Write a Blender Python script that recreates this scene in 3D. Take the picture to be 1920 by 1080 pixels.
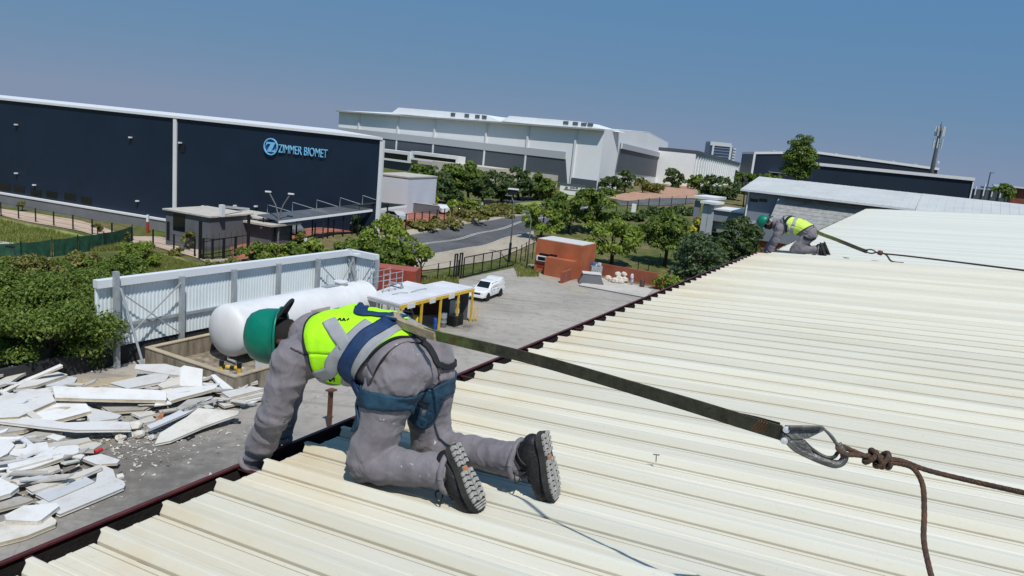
import bpy, bmesh, math, random
import numpy as np
from mathutils import Vector, Matrix, noise
from mathutils.bvhtree import BVHTree

scene = bpy.context.scene
for o in list(bpy.data.objects):
    bpy.data.objects.remove(o, do_unlink=True)
COL = scene.collection
random.seed(7)
rng = np.random.default_rng(7)
rad = math.radians

# ---------------------------------------------------------------- camera
FOC = 1400.0                      # focal length in pixels of a 1920 wide picture
PITCH, ROLL, EYE = rad(11.3), rad(5.6), 16.0
CF = Vector((0, math.cos(PITCH), -math.sin(PITCH)))
_r0 = Vector((1, 0, 0)); _u0 = Vector((0, math.sin(PITCH), math.cos(PITCH)))
CR = _r0 * math.cos(ROLL) + _u0 * math.sin(ROLL)
CU = _u0 * math.cos(ROLL) - _r0 * math.sin(ROLL)
CC = Vector((0, 0, EYE))
cam = bpy.data.cameras.new('camera'); cam_o = bpy.data.objects.new('camera', cam); COL.objects.link(cam_o)
cam.sensor_width = 36; cam.lens = FOC / 1920 * 36; cam.clip_start = 0.05; cam.clip_end = 6000
cam_o.matrix_world = Matrix(((CR.x, CU.x, -CF.x, CC.x), (CR.y, CU.y, -CF.y, CC.y), (CR.z, CU.z, -CF.z, CC.z), (0, 0, 0, 1)))
scene.camera = cam_o

# ---------------------------------------------------------------- world, sun, exposure
SUN = Vector((0.165, -0.49, 0.855)).normalized()      # direction towards the sun
elev = math.asin(SUN.z); azim = math.atan2(SUN.x, SUN.y)
w = bpy.data.worlds.new('World'); scene.world = w; w.use_nodes = True
nt = w.node_tree; nt.nodes.clear()
sky = nt.nodes.new('ShaderNodeTexSky'); sky.sky_type = 'NISHITA'; sky.sun_disc = False
sky.sun_elevation = elev; sky.sun_rotation = azim
sky.altitude = 3000; sky.air_density = 0.7; sky.dust_density = 0.5; sky.ozone_density = 8.0
# soft highveld haze: compress the range of the clear sky towards an even grey blue
STR = 0.085
tc = nt.nodes.new('ShaderNodeTexCoord'); lift = nt.nodes.new('ShaderNodeVectorMath'); lift.operation = 'MAXIMUM'; lift.inputs[1].default_value = (-1, -1, 0.012)
nt.links.new(tc.outputs['Generated'], lift.inputs[0]); nt.links.new(lift.outputs[0], sky.inputs['Vector'])      # below the horizon the haze colour simply goes on
vm0 = nt.nodes.new('ShaderNodeVectorMath'); vm0.operation = 'SCALE'; vm0.inputs['Scale'].default_value = STR
vm1 = nt.nodes.new('ShaderNodeVectorMath'); vm1.operation = 'POWER'; vm1.inputs[1].default_value = (0.43, 0.12, -0.07)
vm2 = nt.nodes.new('ShaderNodeVectorMath'); vm2.operation = 'MULTIPLY'; vm2.inputs[1].default_value = (0.335 / STR, 0.305 / STR, 0.405 / STR)
bg = nt.nodes.new('ShaderNodeBackground'); bg.inputs['Strength'].default_value = STR
out = nt.nodes.new('ShaderNodeOutputWorld')
nt.links.new(sky.outputs[0], vm0.inputs[0]); nt.links.new(vm0.outputs[0], vm1.inputs[0]); nt.links.new(vm1.outputs[0], vm2.inputs[0])
nt.links.new(vm2.outputs[0], bg.inputs[0]); nt.links.new(bg.outputs[0], out.inputs[0])
sl = bpy.data.lights.new('sun', 'SUN'); sl.energy = 4.15; sl.angle = rad(0.53); sl.color = (1.0, 0.965, 0.9)
so = bpy.data.objects.new('sun', sl); COL.objects.link(so)
so.rotation_euler = SUN.to_track_quat('Z', 'Y').to_euler(); so.location = (0, 0, 60)
vs = scene.view_settings
vs.view_transform = 'Standard'; vs.look = 'None'; vs.exposure = 0.0; vs.gamma = 1.0; vs.use_curve_mapping = False
scene.cycles.max_bounces = 6

# ---------------------------------------------------------------- survey helpers
def ray(px, py):
    return CF + CR * ((px - 960) / FOC) - CU * ((py - 540) / FOC)
def at_depth(px, py, d):
    return CC + ray(px, py) * d
def on_level(px, py, z=0.0):
    d = ray(px, py); return CC + d * ((z - EYE) / d.z)
def on_plane(px, py, n, o):
    d = ray(px, py); return CC + d * ((o - CC).dot(n) / d.dot(n))

# terrain: survey points (x, y, height), blended smoothly
_TP = np.array([
    (0, 0, 0), (-15, 20, 0), (15, 20, 0), (-30, 30, 0), (-20, 45, 0), (-5, 45, 0), (10, 45, 0), (30, 40, 0), (-14, 60, 0), (0, 60, 0), (15, 65, 0), (30, 65, 0),
    (-5, 72, 0), (5, 78, 0), (15, 82, 0), (-15, 70, 0), (-8, 84, 0), (0, 92, 0.0), (8, 92, 0), (20, 88, 0), (-25, 55, -0.1), (-23, 72, -0.2), (28, 85, 0.1),
    (-54, 108, -2.9), (-70, 114, -3.0), (-86, 122, -3.1), (-100, 128, -3.1), (-72, 98, -2.6), (-60, 94, -2.2), (-62, 82, -1.6), (-48, 90, -1.2), (-40, 88, -0.6), (-34, 82, -0.3),
    (-33, 70, -0.3), (-48, 68, -0.9), (-62, 62, -1.2), (-44, 50, -0.5), (-60, 40, -0.6), (-40, 34, -0.2), (-90, 80, -2.2), (-95, 50, -1.5), (-38, 98, -1.2), (-45, 112, -2.4),
    (-30, 92, 0.2), (-24, 101, 1.4), (-19, 110, 2.3), (-14, 120, 2.8), (-16, 95, 0.5), (-9, 104, 0.8), (-2, 114, 1.4), (4, 130, 2.3), (8, 150, 3.1), (14, 175, 3.8),
    (20, 110, 0.8), (35, 105, 0.6), (45, 120, 0.8), (30, 130, 1.6), (50, 160, 2.4), (24, 150, 2.6), (25, 210, 4.2), (60, 260, 4.4), (-20, 200, 4.0), (-60, 250, 3.6),
    (-30, 140, 2.6), (-60, 160, 0.0), (-90, 180, -1.5), (100, 200, 3.2), (150, 160, 2.0), (100, 100, 1.0), (80, 50, 0), (-200, 150, -3), (-200, 400, 0), (0, 420, 4), (200, 420, 4), (400, 300, 3),
    (300, 100, 1), (-300, 60, -3), (0, -300, 0), (-300, -300, 0), (300, -300, 0), (0, 900, -30), (500, 900, -30), (-500, 500, -25), (-700, 900, -50), (700, 500, -20), (0, 1600, -90), (800, 1400, -90), (-1200, 1400, -110), (1500, 800, -90), (-1500, 800, -110), (1800, 2500, -190), (-1800, 2500, -200), (0, 2800, -190), (0, 4400, -330), (3000, 3500, -330), (-3000, 3500, -340), (4300, 1000, -300), (-4300, 1000, -320)], float)
def zg_np(x, y):
    x = np.asarray(x, float); y = np.asarray(y, float)
    num = np.zeros_like(x); den = np.zeros_like(x)
    for px, py, pz in _TP:
        wgt = 1.0 / ((x - px) ** 2 + (y - py) ** 2 + 9.0) ** 1.8
        num += wgt * pz; den += wgt
    return num / den
def zg(x, y):
    wgt = 1.0 / ((x - _TP[:, 0]) ** 2 + (y - _TP[:, 1]) ** 2 + 9.0) ** 1.8
    return float((wgt * _TP[:, 2]).sum() / wgt.sum())
def on_ground(px, py, dz=0.0):
    d = ray(px, py); lo, t = 5.0, 5.0
    while t < 2500:
        p = CC + d * t
        if p.z < zg(p.x, p.y) + dz: break
        lo = t; t *= 1.05
    hi = t
    for _ in range(18):
        m = (lo + hi) / 2; p = CC + d * m
        if p.z < zg(p.x, p.y) + dz: hi = m
        else: lo = m
    return CC + d * hi

# roof frame: x along the eaves (away), y down the slope towards the eaves, z normal to the sheets
_A, _S = rad(28.1), rad(4.8)
RE_ = Vector((math.sin(_A), math.cos(_A), 0))
RL_ = Vector((-RE_.y, RE_.x, 0)) * math.cos(_S) - Vector((0, 0, 1)) * math.sin(_S)
RN_ = RE_.cross(RL_)
RO_ = at_depth(920, 965, 2.9)
ROOF = Matrix(((RE_.x, RL_.x, RN_.x, RO_.x), (RE_.y, RL_.y, RN_.y, RO_.y), (RE_.z, RL_.z, RN_.z, RO_.z), (0, 0, 0, 1)))
ROOF_I = ROOF.inverted()
def roof_dir(v): return ROOF.to_3x3() @ Vector(v)

# ---------------------------------------------------------------- object helpers
def tag(o, label=None, cat=None, group=None, kind=None):
    if label: o['label'] = label
    if cat: o['category'] = cat
    if group: o['group'] = group
    if kind: o['kind'] = kind
    return o
def thing(name, label, cat, loc=(0, 0, 0), rz=0.0, group=None, mat=None):
    o = bpy.data.objects.new(name, None); COL.objects.link(o); o.empty_display_size = 0.2
    if mat is not None: o.matrix_world = mat
    else: o.location = loc; o.rotation_euler = (0, 0, rz)
    return tag(o, label, cat, group)

def frame_from(d, up=Vector((0, 0, 1))):
    d = Vector(d).normalized()
    up = Vector(up)
    if abs(d.dot(up)) > 0.98: up = Vector((1, 0, 0))
    s = d.cross(up).normalized(); u = s.cross(d).normalized()
    return s, u, d

class MB:
    def __init__(self): self.v = []; self.f = []; self.m = []; self.cur = 0
    def add(self, vs, fs):
        b = len(self.v); self.v += [tuple(p) for p in vs]
        for f in fs: self.f.append(tuple(i + b for i in f)); self.m.append(self.cur)
        return self
    def box(self, c, s, rz=0.0, mat=None):
        hx, hy, hz = s[0] / 2, s[1] / 2, s[2] / 2; c = Vector(c)
        R = Matrix.Rotation(rz, 3, 'Z') if mat is None else mat
        vs = [c + R @ Vector((x * hx, y * hy, z * hz)) for x, y, z in ((-1,-1,-1),(1,-1,-1),(1,1,-1),(-1,1,-1),(-1,-1,1),(1,-1,1),(1,1,1),(-1,1,1))]
        return self.add(vs, [(0,3,2,1),(4,5,6,7),(0,1,5,4),(1,2,6,5),(2,3,7,6),(3,0,4,7)])
    def bar(self, a, b, w, h, up=(0, 0, 1)):
        a = Vector(a); b = Vector(b); s, u, d = frame_from(b - a, Vector(up))
        vs = [p + s * (x * w / 2) + u * (z * h / 2) for p in (a, b) for x, z in ((-1,-1),(1,-1),(1,1),(-1,1))]
        return self.add(vs, [(0,1,2,3),(7,6,5,4),(0,4,5,1),(1,5,6,2),(2,6,7,3),(3,7,4,0)])
    def tube(self, pts, r, n=8, caps=True):
        pts = [Vector(p) for p in pts]; k = len(pts)
        rs = r if hasattr(r, '__len__') else [r] * k
        vs = []; prev = None
        for i, p in enumerate(pts):
            d = (pts[min(i + 1, k - 1)] - pts[max(i - 1, 0)])
            if d.length < 1e-9: d = Vector((0, 0, 1))
            d.normalize()
            if prev is None: s, u, _ = frame_from(d)
            else:
                s = (prev - d * prev.dot(d))
                s = s.normalized() if s.length > 1e-6 else frame_from(d)[0]
                u = s.cross(d)
            prev = s
            for j in range(n):
                a = 2 * math.pi * j / n; vs.append(p + (s * math.cos(a) + u * math.sin(a)) * rs[i])
        fs = [(i*n+j, (i+1)*n+j, (i+1)*n+(j+1) % n, i*n+(j+1) % n) for i in range(k-1) for j in range(n)]
        if caps: fs += [tuple(range(n)), tuple(range((k-1)*n, k*n))[::-1]]
        return self.add(vs, fs)
    def lathe(self, prof, o=(0, 0, 0), axis=(0, 0, 1), n=24, ref=None):
        o = Vector(o); s, u, d = frame_from(axis, Vector(ref) if ref else Vector((0, 0, 1)))
        vs = []
        for r, h in prof:
            for j in range(n):
                a = 2 * math.pi * j / n; vs.append(o + d * h + (s * math.cos(a) + u * math.sin(a)) * max(r, 1e-4))
        k = len(prof)
        fs = [(i*n+j, i*n+(j+1) % n, (i+1)*n+(j+1) % n, (i+1)*n+j) for i in range(k-1) for j in range(n)]
        fs += [tuple(range(n))[::-1], tuple(range((k-1)*n, k*n))]
        return self.add(vs, fs)
    def prism(self, poly, vec):
        poly = [Vector(p) for p in poly]; vec = Vector(vec); n = len(poly)
        vs = poly + [p + vec for p in poly]
        return self.add(vs, [tuple(range(n))[::-1], tuple(range(n, 2*n))] + [(i, (i+1) % n, n+(i+1) % n, n+i) for i in range(n)])
    def quad(self, a, b, c, d): return self.add([a, b, c, d], [(0, 1, 2, 3)])
    def capsule(self, a, b, ra, rb, n=14, k=5, flat=1.0, up=(0, 0, 1)):
        a = Vector(a); b = Vector(b); s, u, d = frame_from(b - a, Vector(up)); L = (b - a).length
        prof = []
        for i in range(k + 1):
            t = math.pi / 2 * i / k; prof.append((ra * math.sin(t), -ra * math.cos(t)))
        for i in range(k + 1):
            t = math.pi / 2 * i / k; prof.append((rb * math.cos(t), L + rb * math.sin(t)))
        vs = []
        for r, h in prof:
            for j in range(n):
                an = 2 * math.pi * j / n; vs.append(a + d * h + (s * math.cos(an) + u * math.sin(an) * flat) * max(r, 1e-4))
        m = len(prof)
        fs = [(i*n+j, i*n+(j+1) % n, (i+1)*n+(j+1) % n, (i+1)*n+j) for i in range(m-1) for j in range(n)]
        fs += [tuple(range(n))[::-1], tuple(range((m-1)*n, m*n))]
        return self.add(vs, fs)
    def mesh(self, name='mesh', smooth=False, fix=True):
        me = bpy.data.meshes.new(name); me.from_pydata(self.v, [], self.f)
        if fix:
            bm = bmesh.new(); bm.from_mesh(me); bmesh.ops.recalc_face_normals(bm, faces=bm.faces); bm.to_mesh(me); bm.free()
        if any(self.m): me.polygons.foreach_set('material_index', self.m)
        if smooth: me.polygons.foreach_set('use_smooth', [True] * len(me.polygons))
        me.update(); return me
    def build(self, name, mat, parent=None, smooth=False, fix=True, sharp=None):
        me = self.mesh(name, smooth, fix)
        for m in (mat if isinstance(mat, (list, tuple)) else [mat]): me.materials.append(m)
        if sharp is not None:
            me.polygons.foreach_set('use_smooth', [True] * len(me.polygons)); me.set_sharp_from_angle(angle=rad(sharp))
        o = bpy.data.objects.new(name, me); COL.objects.link(o)
        if parent is not None: o.parent = parent
        return o
def obj(name, me, mat=None, parent=None):
    if mat is not None and not me.materials: me.materials.append(mat)
    o = bpy.data.objects.new(name, me); COL.objects.link(o)
    if parent is not None: o.parent = parent
    return o
def copy_tree(o, parent=None):
    c = o.copy(); COL.objects.link(c)
    if parent is not None: c.parent = parent
    for ch in list(o.children): copy_tree(ch, c)
    return c

# ---------------------------------------------------------------- materials
_MC = {}
def M(name, col, rough=0.6, metal=0.0, var=0.0, vscale=3.0, bump=0.0, bscale=40.0, col2=None, spec=0.4, stretch=None, coat=0.0, alpha=None, trans=0.0, detail=5.0):
    if name in _MC: return _MC[name]
    m = bpy.data.materials.new(name); m.use_nodes = True; t = m.node_tree; L = t.links
    b = t.nodes['Principled BSDF']
    b.inputs['Roughness'].default_value = rough; b.inputs['Metallic'].default_value = metal
    b.inputs['Specular IOR Level'].default_value = spec; b.inputs['Coat Weight'].default_value = coat
    b.inputs['Base Color'].default_value = (*col, 1)
    if trans: b.inputs['Transmission Weight'].default_value = trans
    if var or col2 or bump:
        g = t.nodes.new('ShaderNodeNewGeometry'); mp = t.nodes.new('ShaderNodeMapping'); L.new(g.outputs['Position'], mp.inputs[0])
        if stretch: mp.inputs['Scale'].default_value = stretch
    if var or col2:
        n = t.nodes.new('ShaderNodeTexNoise'); n.inputs['Scale'].default_value = vscale; n.inputs['Detail'].default_value = detail; n.inputs['Roughness'].default_value = 0.62
        L.new(mp.outputs[0], n.inputs['Vector'])
        r = t.nodes.new('ShaderNodeValToRGB'); L.new(n.outputs[0], r.inputs[0])
        c2 = col2 if col2 else tuple(c * (1 + var) for c in col)
        c1 = col if col2 else tuple(c * (1 - var) for c in col)
        r.color_ramp.elements[0].position = 0.33; r.color_ramp.elements[1].position = 0.67
        r.color_ramp.elements[0].color = (*c1, 1); r.color_ramp.elements[1].color = (*c2, 1)
        L.new(r.outputs[0], b.inputs['Base Color'])
    if bump:
        n2 = t.nodes.new('ShaderNodeTexNoise'); n2.inputs['Scale'].default_value = bscale; n2.inputs['Detail'].default_value = 4
        L.new(mp.outputs[0], n2.inputs['Vector'])
        bp = t.nodes.new('ShaderNodeBump'); bp.inputs['Strength'].default_value = bump; bp.inputs['Distance'].default_value = 0.02
        L.new(n2.outputs[0], bp.inputs['Height']); L.new(bp.outputs[0], b.inputs['Normal'])
    _MC[name] = m; return m

class NT:
    """small node helper"""
    def __init__(self, name):
        self.m = bpy.data.materials.new(name); self.m.use_nodes = True; self.t = self.m.node_tree; self.b = self.t.nodes['Principled BSDF']
    def n(self, kind, **kw):
        x = self.t.nodes.new(kind)
        for k, v in kw.items(): setattr(x, k, v)
        return x
    def l(self, a, b): self.t.links.new(a, b)
    def pos(self, scale=(1, 1, 1), obj=False):
        if obj: s = self.n('ShaderNodeTexCoord').outputs['Object']
        else: s = self.n('ShaderNodeNewGeometry').outputs['Position']
        mp = self.n('ShaderNodeMapping'); mp.inputs['Scale'].default_value = scale; self.l(s, mp.inputs[0]); return mp.outputs[0]
    def noise(self, vec, scale, detail=5, rough=0.6):
        x = self.n('ShaderNodeTexNoise'); x.inputs['Scale'].default_value = scale; x.inputs['Detail'].default_value = detail; x.inputs['Roughness'].default_value = rough
        self.l(vec, x.inputs['Vector']); return x.outputs[0]
    def ramp(self, fac, stops):
        x = self.n('ShaderNodeValToRGB'); e = x.color_ramp.elements
        while len(e) < len(stops): e.new(0.5)
        for el, (p, c) in zip(e, stops): el.position = p; el.color = (*c, 1) if len(c) == 3 else c
        self.l(fac, x.inputs[0]); return x.outputs[0]
    def mix(self, fac, a, b, mode='MIX'):
        x = self.n('ShaderNodeMixRGB', blend_type=mode)
        for s, v in ((x.inputs[0], fac), (x.inputs[1], a), (x.inputs[2], b)):
            if isinstance(v, (int, float)): s.default_value = v
            elif isinstance(v, tuple): s.default_value = (*v, 1)
            else: self.l(v, s)
        return x.outputs[0]
    def math(self, op, a, b=0.0):
        x = self.n('ShaderNodeMath', operation=op)
        for s, v in ((x.inputs[0], a), (x.inputs[1], b)):
            if isinstance(v, (int, float)): s.default_value = v
            else: self.l(v, s)
        return x.outputs[0]
    def bump(self, h, strength=0.3, dist=0.02):
        x = self.n('ShaderNodeBump'); x.inputs['Strength'].default_value = strength; x.inputs['Distance'].default_value = dist
        self.l(h, x.inputs['Height']); self.l(x.outputs[0], self.b.inputs['Normal'])
# ================================================================ SETTING
def Y(u, v, z=0.0):                    # yard frame: u along the warehouse wall, v out from it
    return Vector((0.471 * u - 0.882 * v, 2.67 + 0.882 * u + 0.471 * v, z))
YA = math.atan2(0.882, 0.471)          # heading of u

def mat_terrain():
    t = NT('ground_soil_grass'); p = t.pos()
    n1 = t.noise(p, 0.06, 6); n2 = t.noise(p, 0.8, 6, 0.7); n3 = t.noise(p, 6.0, 4, 0.7)
    grass = t.ramp(n2, [(0.3, (0.05, 0.075, 0.018)), (0.5, (0.10, 0.13, 0.035)), (0.7, (0.21, 0.19, 0.07))])
    dry = t.ramp(n2, [(0.3, (0.14, 0.11, 0.06)), (0.7, (0.30, 0.24, 0.13))])
    c = t.mix(t.ramp(n1, [(0.45, (0, 0, 0)), (0.6, (1, 1, 1))]), grass, dry)
    c = t.mix(t.math('MULTIPLY', n3, 0.5), c, (0.04, 0.05, 0.015))
    t.l(c, t.b.inputs['Base Color']); t.b.inputs['Roughness'].default_value = 0.95; t.b.inputs['Specular IOR Level'].default_value = 0.1
    t.bump(n3, 0.8, 0.1); return t.m
def mat_concrete(name, base, dark, joint=None, stain=0.5):
    t = NT(name); p = t.pos(); n1 = t.noise(p, 0.12, 6, 0.6); n2 = t.noise(p, 1.3, 6, 0.65); n3 = t.noise(p, 14, 4, 0.7)
    c = t.ramp(n1, [(0.35, dark), (0.62, base)])
    c = t.mix(t.math('MULTIPLY', t.ramp(n2, [(0.5, (0, 0, 0)), (0.75, (1, 1, 1))]), stain), c, tuple(x * 0.45 for x in dark))
    c = t.mix(t.math('MULTIPLY', n3, 0.35), c, tuple(min(1, x * 1.5) for x in base))
    w_ = t.n('ShaderNodeTexVoronoi', feature='DISTANCE_TO_EDGE'); w_.inputs['Scale'].default_value = 0.16
    wp = t.n('ShaderNodeVectorMath', operation='ADD'); nz = t.n('ShaderNodeTexNoise'); nz.inputs['Scale'].default_value = 0.5
    t.l(p, nz.inputs['Vector']); t.l(p, wp.inputs[0]); sc = t.n('ShaderNodeVectorMath', operation='SCALE'); sc.inputs['Scale'].default_value = 3.0
    t.l(nz.outputs['Color'], sc.inputs[0]); t.l(sc.outputs[0], wp.inputs[1]); t.l(wp.outputs[0], w_.inputs['Vector'])
    crack = t.ramp(w_.outputs['Distance'], [(0.0, (1, 1, 1)), (0.006, (0, 0, 0))])
    c = t.mix(t.math('MULTIPLY', crack, 0.35), c, tuple(x * 0.35 for x in dark))
    t.l(c, t.b.inputs['Base Color']); t.b.inputs['Roughness'].default_value = 0.85; t.b.inputs['Specular IOR Level'].default_value = 0.2
    t.bump(n3, 0.25, 0.02); return t.m

def mat_yard(name, base, dark, stain):
    """yard concrete: the common concrete plus oil stains, tyre marks and washed in sand at their own places"""
    m = mat_concrete(name, base, dark, stain=stain); t = NT.__new__(NT); t.m = m; t.t = m.node_tree; t.b = t.t.nodes['Principled BSDF']
    old = t.b.inputs['Base Color'].links[0].from_socket; p = t.pos(); c = old
    n = t.noise(p, 1.1, 5, 0.65); n8 = t.n('ShaderNodeVectorMath', operation='ADD'); nv = t.n('ShaderNodeTexNoise'); nv.inputs['Scale'].default_value = 0.45; t.l(p, nv.inputs['Vector'])
    sc = t.n('ShaderNodeVectorMath', operation='SCALE'); sc.inputs['Scale'].default_value = 3.5; t.l(nv.outputs['Color'], sc.inputs[0]); t.l(p, n8.inputs[0]); t.l(sc.outputs[0], n8.inputs[1])
    def spot(px, py, rx, col, amt):
        g_ = on_level(px, py, 0.05); d = t.n('ShaderNodeVectorMath', operation='DISTANCE'); t.l(n8.outputs[0], d.inputs[0]); d.inputs[1].default_value = (g_.x + 1.75, g_.y + 1.75, 1.75)
        f = t.ramp(t.math('DIVIDE', d.outputs['Value'], rx), [(0.35, (1, 1, 1)), (1.0, (0, 0, 0))]); return t.mix(t.math('MULTIPLY', t.math('MULTIPLY', f, amt), t.ramp(n, [(0.3, (0.35, 0.35, 0.35)), (0.6, (1, 1, 1))])), c, col)
    for px, py, rx, col, amt in ((855, 606, 3.2, (0.05, 0.048, 0.045), 0.75), (840, 640, 4.0, (0.10, 0.095, 0.09), 0.5), (850, 590, 3.4, (0.42, 0.33, 0.22), 0.6), (900, 575, 3.0, (0.42, 0.34, 0.24), 0.5), (420, 860, 7.0, (0.12, 0.105, 0.095), 0.55), (250, 900, 7.0, (0.10, 0.09, 0.08), 0.6), (330, 950, 7.0, (0.13, 0.12, 0.11), 0.5), (120, 860, 6.0, (0.14, 0.12, 0.10), 0.6)):
        c = spot(px, py, rx, col, amt)
    wv = t.n('ShaderNodeMapping'); wv.inputs['Rotation'].default_value = (0, 0, -YA); wv.inputs['Scale'].default_value = (0.05, 1.3, 1); t.l(p, wv.inputs[0]); tm = t.noise(wv.outputs[0], 1.0, 4, 0.6)
    c = t.mix(t.math('MULTIPLY', t.ramp(tm, [(0.52, (0, 0, 0)), (0.68, (1, 1, 1))]), 0.35), c, (0.13, 0.125, 0.12))
    t.l(c, t.b.inputs['Base Color']); return m
MT_GROUND = mat_terrain()
MT_YARD = mat_yard('yard_concrete', (0.365, 0.335, 0.295), (0.25, 0.228, 0.20), stain=0.6)
MT_SLAB = mat_concrete('pale_slab_concrete', (0.50, 0.47, 0.43), (0.36, 0.33, 0.29))
MT_TAN = mat_concrete('tan_apron_concrete', (0.42, 0.35, 0.25), (0.30, 0.245, 0.17))
MT_PAVE = mat_concrete('sandy_pavement', (0.38, 0.33, 0.26), (0.26, 0.225, 0.175))
MT_ROAD = mat_concrete('road_asphalt', (0.115, 0.115, 0.12), (0.060, 0.061, 0.066), stain=0.7)
MT_BRICK = M('red_brick_paving', (0.30, 0.115, 0.075), 0.9, var=0.28, vscale=1.2, bump=0.2)
MT_REDROAD = M('reddish_side_road', (0.40, 0.24, 0.16), 0.9, var=0.2, vscale=0.5)
MT_LINE = M('road_paint', (0.70, 0.68, 0.62), 0.7, var=0.25, vscale=4)
MT_KERB = M('kerb_concrete', (0.46, 0.43, 0.38), 0.9, var=0.15, vscale=2)
MT_DRY = M('dry_grass_ground', (0.17, 0.17, 0.05), 0.95, col2=(0.40, 0.36, 0.14), vscale=0.6, bump=0.8, bscale=5)
MT_LAWN = M('lawn_grass', (0.12, 0.17, 0.035), 0.95, col2=(0.30, 0.31, 0.09), vscale=0.45, bump=0.8, bscale=5)

def axis(fine0, fine1, step, far):
    a = list(np.arange(fine0, fine1 + 0.01, step)); s = step; x = fine1
    while x < far: s *= 1.22; x += s; a.append(x)
    s = step; x = fine0; b = []
    while x > -far: s *= 1.22; x -= s; b.append(x)
    return np.array(b[::-1] + a)
xs = axis(-112, 90, 2.0, 4500); ys = axis(-10, 205, 2.0, 4500)
gx, gy = np.meshgrid(xs, ys, indexing='ij'); gz = zg_np(gx, gy)
nx, ny = len(xs), len(ys)
tv = np.stack([gx.ravel(), gy.ravel(), gz.ravel()], 1)
tf = [(i*ny+j, (i+1)*ny+j, (i+1)*ny+j+1, i*ny+j+1) for i in range(nx-1) for j in range(ny-1)]
me = bpy.data.meshes.new('ground'); me.from_pydata(tv.tolist(), [], tf); me.polygons.foreach_set('use_smooth', [True]*len(tf))
tag(obj('ground', me, MT_GROUND), kind='structure')

def resample(pts, n):
    pts = [Vector(p) for p in pts]; d = [0.0]
    for a, b in zip(pts, pts[1:]): d.append(d[-1] + (b - a).length)
    o = []
    for i in range(n):
        t = d[-1] * i / (n - 1); k = 0
        while k < len(d) - 2 and d[k + 1] < t: k += 1
        seg = d[k + 1] - d[k]; o.append(pts[k].lerp(pts[k + 1], (t - d[k]) / seg if seg else 0))
    return o
def sheet(name, left, right, mat, dz, step=2.0, kind='structure', edge=0.0):
    """draped sheet between two ground polylines"""
    ln = max(sum((Vector(b) - Vector(a)).length for a, b in zip(l, l[1:])) for l in (left, right))
    n = max(2, int(ln / step) + 1); A = resample(left, n); B = resample(right, n)
    m = max(2, int(max((a - b).length for a, b in zip(A, B)) / step) + 1)
    vs = []
    for a, b in zip(A, B):
        for j in range(m):
            p = a.lerp(b, j / (m - 1)); vs.append((p.x, p.y, zg(p.x, p.y) + dz))
    fs = [(i*m+j, (i+1)*m+j, (i+1)*m+j+1, i*m+j+1) for i in range(n-1) for j in range(m-1)]
    me = bpy.data.meshes.new(name); me.from_pydata(vs, [], fs)
    bm = bmesh.new(); bm.from_mesh(me); bmesh.ops.recalc_face_normals(bm, faces=bm.faces)
    if sum(f.normal.z for f in bm.faces) < 0: bmesh.ops.reverse_faces(bm, faces=bm.faces)
    bm.to_mesh(me); bm.free()
    o = obj(name, me, mat)
    if kind: tag(o, kind=kind)
    return o
g = on_ground
# yard
sheet('yard', [Y(-25, 0.5), Y(84, 0.5)], [Y(-25, 42.5), Y(84, 42.5)], MT_YARD, 0.05, 3.0)
sheet('apron', [g(60, 722), g(330, 700)], [g(160, 760), g(420, 745)], MT_TAN, 0.055, 1.5)
sheet('rough_bed', [g(735, 530), g(850, 520)], [g(720, 560), g(860, 532)], M('bare_soil', (0.22, 0.14, 0.085), 0.95, var=0.3, vscale=1.0, bump=0.5, bscale=8), 0.06, 1.0)
sheet('dirt_strip', [g(965, 503), g(1005, 515), g(1110, 548)], [g(970, 512), g(1016, 524), g(1090, 552)], MT_PAVE, 0.06, 1.0)
# road and its edges (far edge, near edge), running away to the right
far_e = [g(560, 486), g(690, 458), g(770, 442), g(870, 422), g(985, 404), g(1040, 392), g(1100, 377)]
near_e = [g(600, 535), g(760, 490), g(800, 480), g(900, 464), g(1000, 436), g(1060, 412), g(1140, 388)]
sheet('road', far_e, near_e, MT_ROAD, 0.10, 2.0)
sheet('cross_road', [g(940, 376), g(1040, 372), g(1140, 375), g(1300, 372)], [g(955, 389), g(1050, 388), g(1140, 390), g(1300, 382)], MT_ROAD, 0.115, 2.5)
sheet('side_road', [g(1140, 372), g(1230, 352), g(1300, 345)], [g(1170, 377), g(1260, 372), g(1310, 371)], MT_REDROAD, 0.13, 4)
sheet('far_pavement', [g(690, 447), g(770, 432), g(870, 412), g(985, 397)], [p for p in far_e[1:5]], MT_PAVE, 0.14, 2)
sheet('near_pavement', near_e[0:5], [g(640, 552), g(770, 510), g(830, 505), g(930, 488), g(1005, 455)], MT_PAVE, 0.13, 2)
def ribbon_line(name, pts, wdt, dz, mat, n=40):
    A = resample(pts, n); L_, R_ = [], []
    for i, p in enumerate(A):
        d = (A[min(i+1, n-1)] - A[max(i-1, 0)]); d.z = 0; d.normalize(); s = Vector((-d.y, d.x, 0)) * wdt / 2
        L_.append(p + s); R_.append(p - s)
    return sheet(name, L_, R_, mat, dz, 1.5)
mid = [a.lerp(b, 0.42) for a, b in zip(resample(far_e, 30), resample(near_e, 30))]
for k, o_ in enumerate((0.0, 0.045)):
    ribbon_line('centre_line', [a.lerp(b, 0.44 + o_) for a, b in zip(resample(far_e, 30), resample(near_e, 30))], 0.11, 0.118, MT_LINE)
def kerb(pts, out_h=0.12):
    A = resample(pts, 50); mb = MB()
    for a, b in zip(A, A[1:]):
        za, zb = zg(a.x, a.y), zg(b.x, b.y)
        mb.bar((a.x, a.y, za + 0.13), (b.x, b.y, zb + 0.13), 0.16, 0.2)
    return tag(mb.build('kerb', MT_KERB), kind='structure')
kerb(far_e[1:5]); kerb(near_e[:5])
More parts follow.
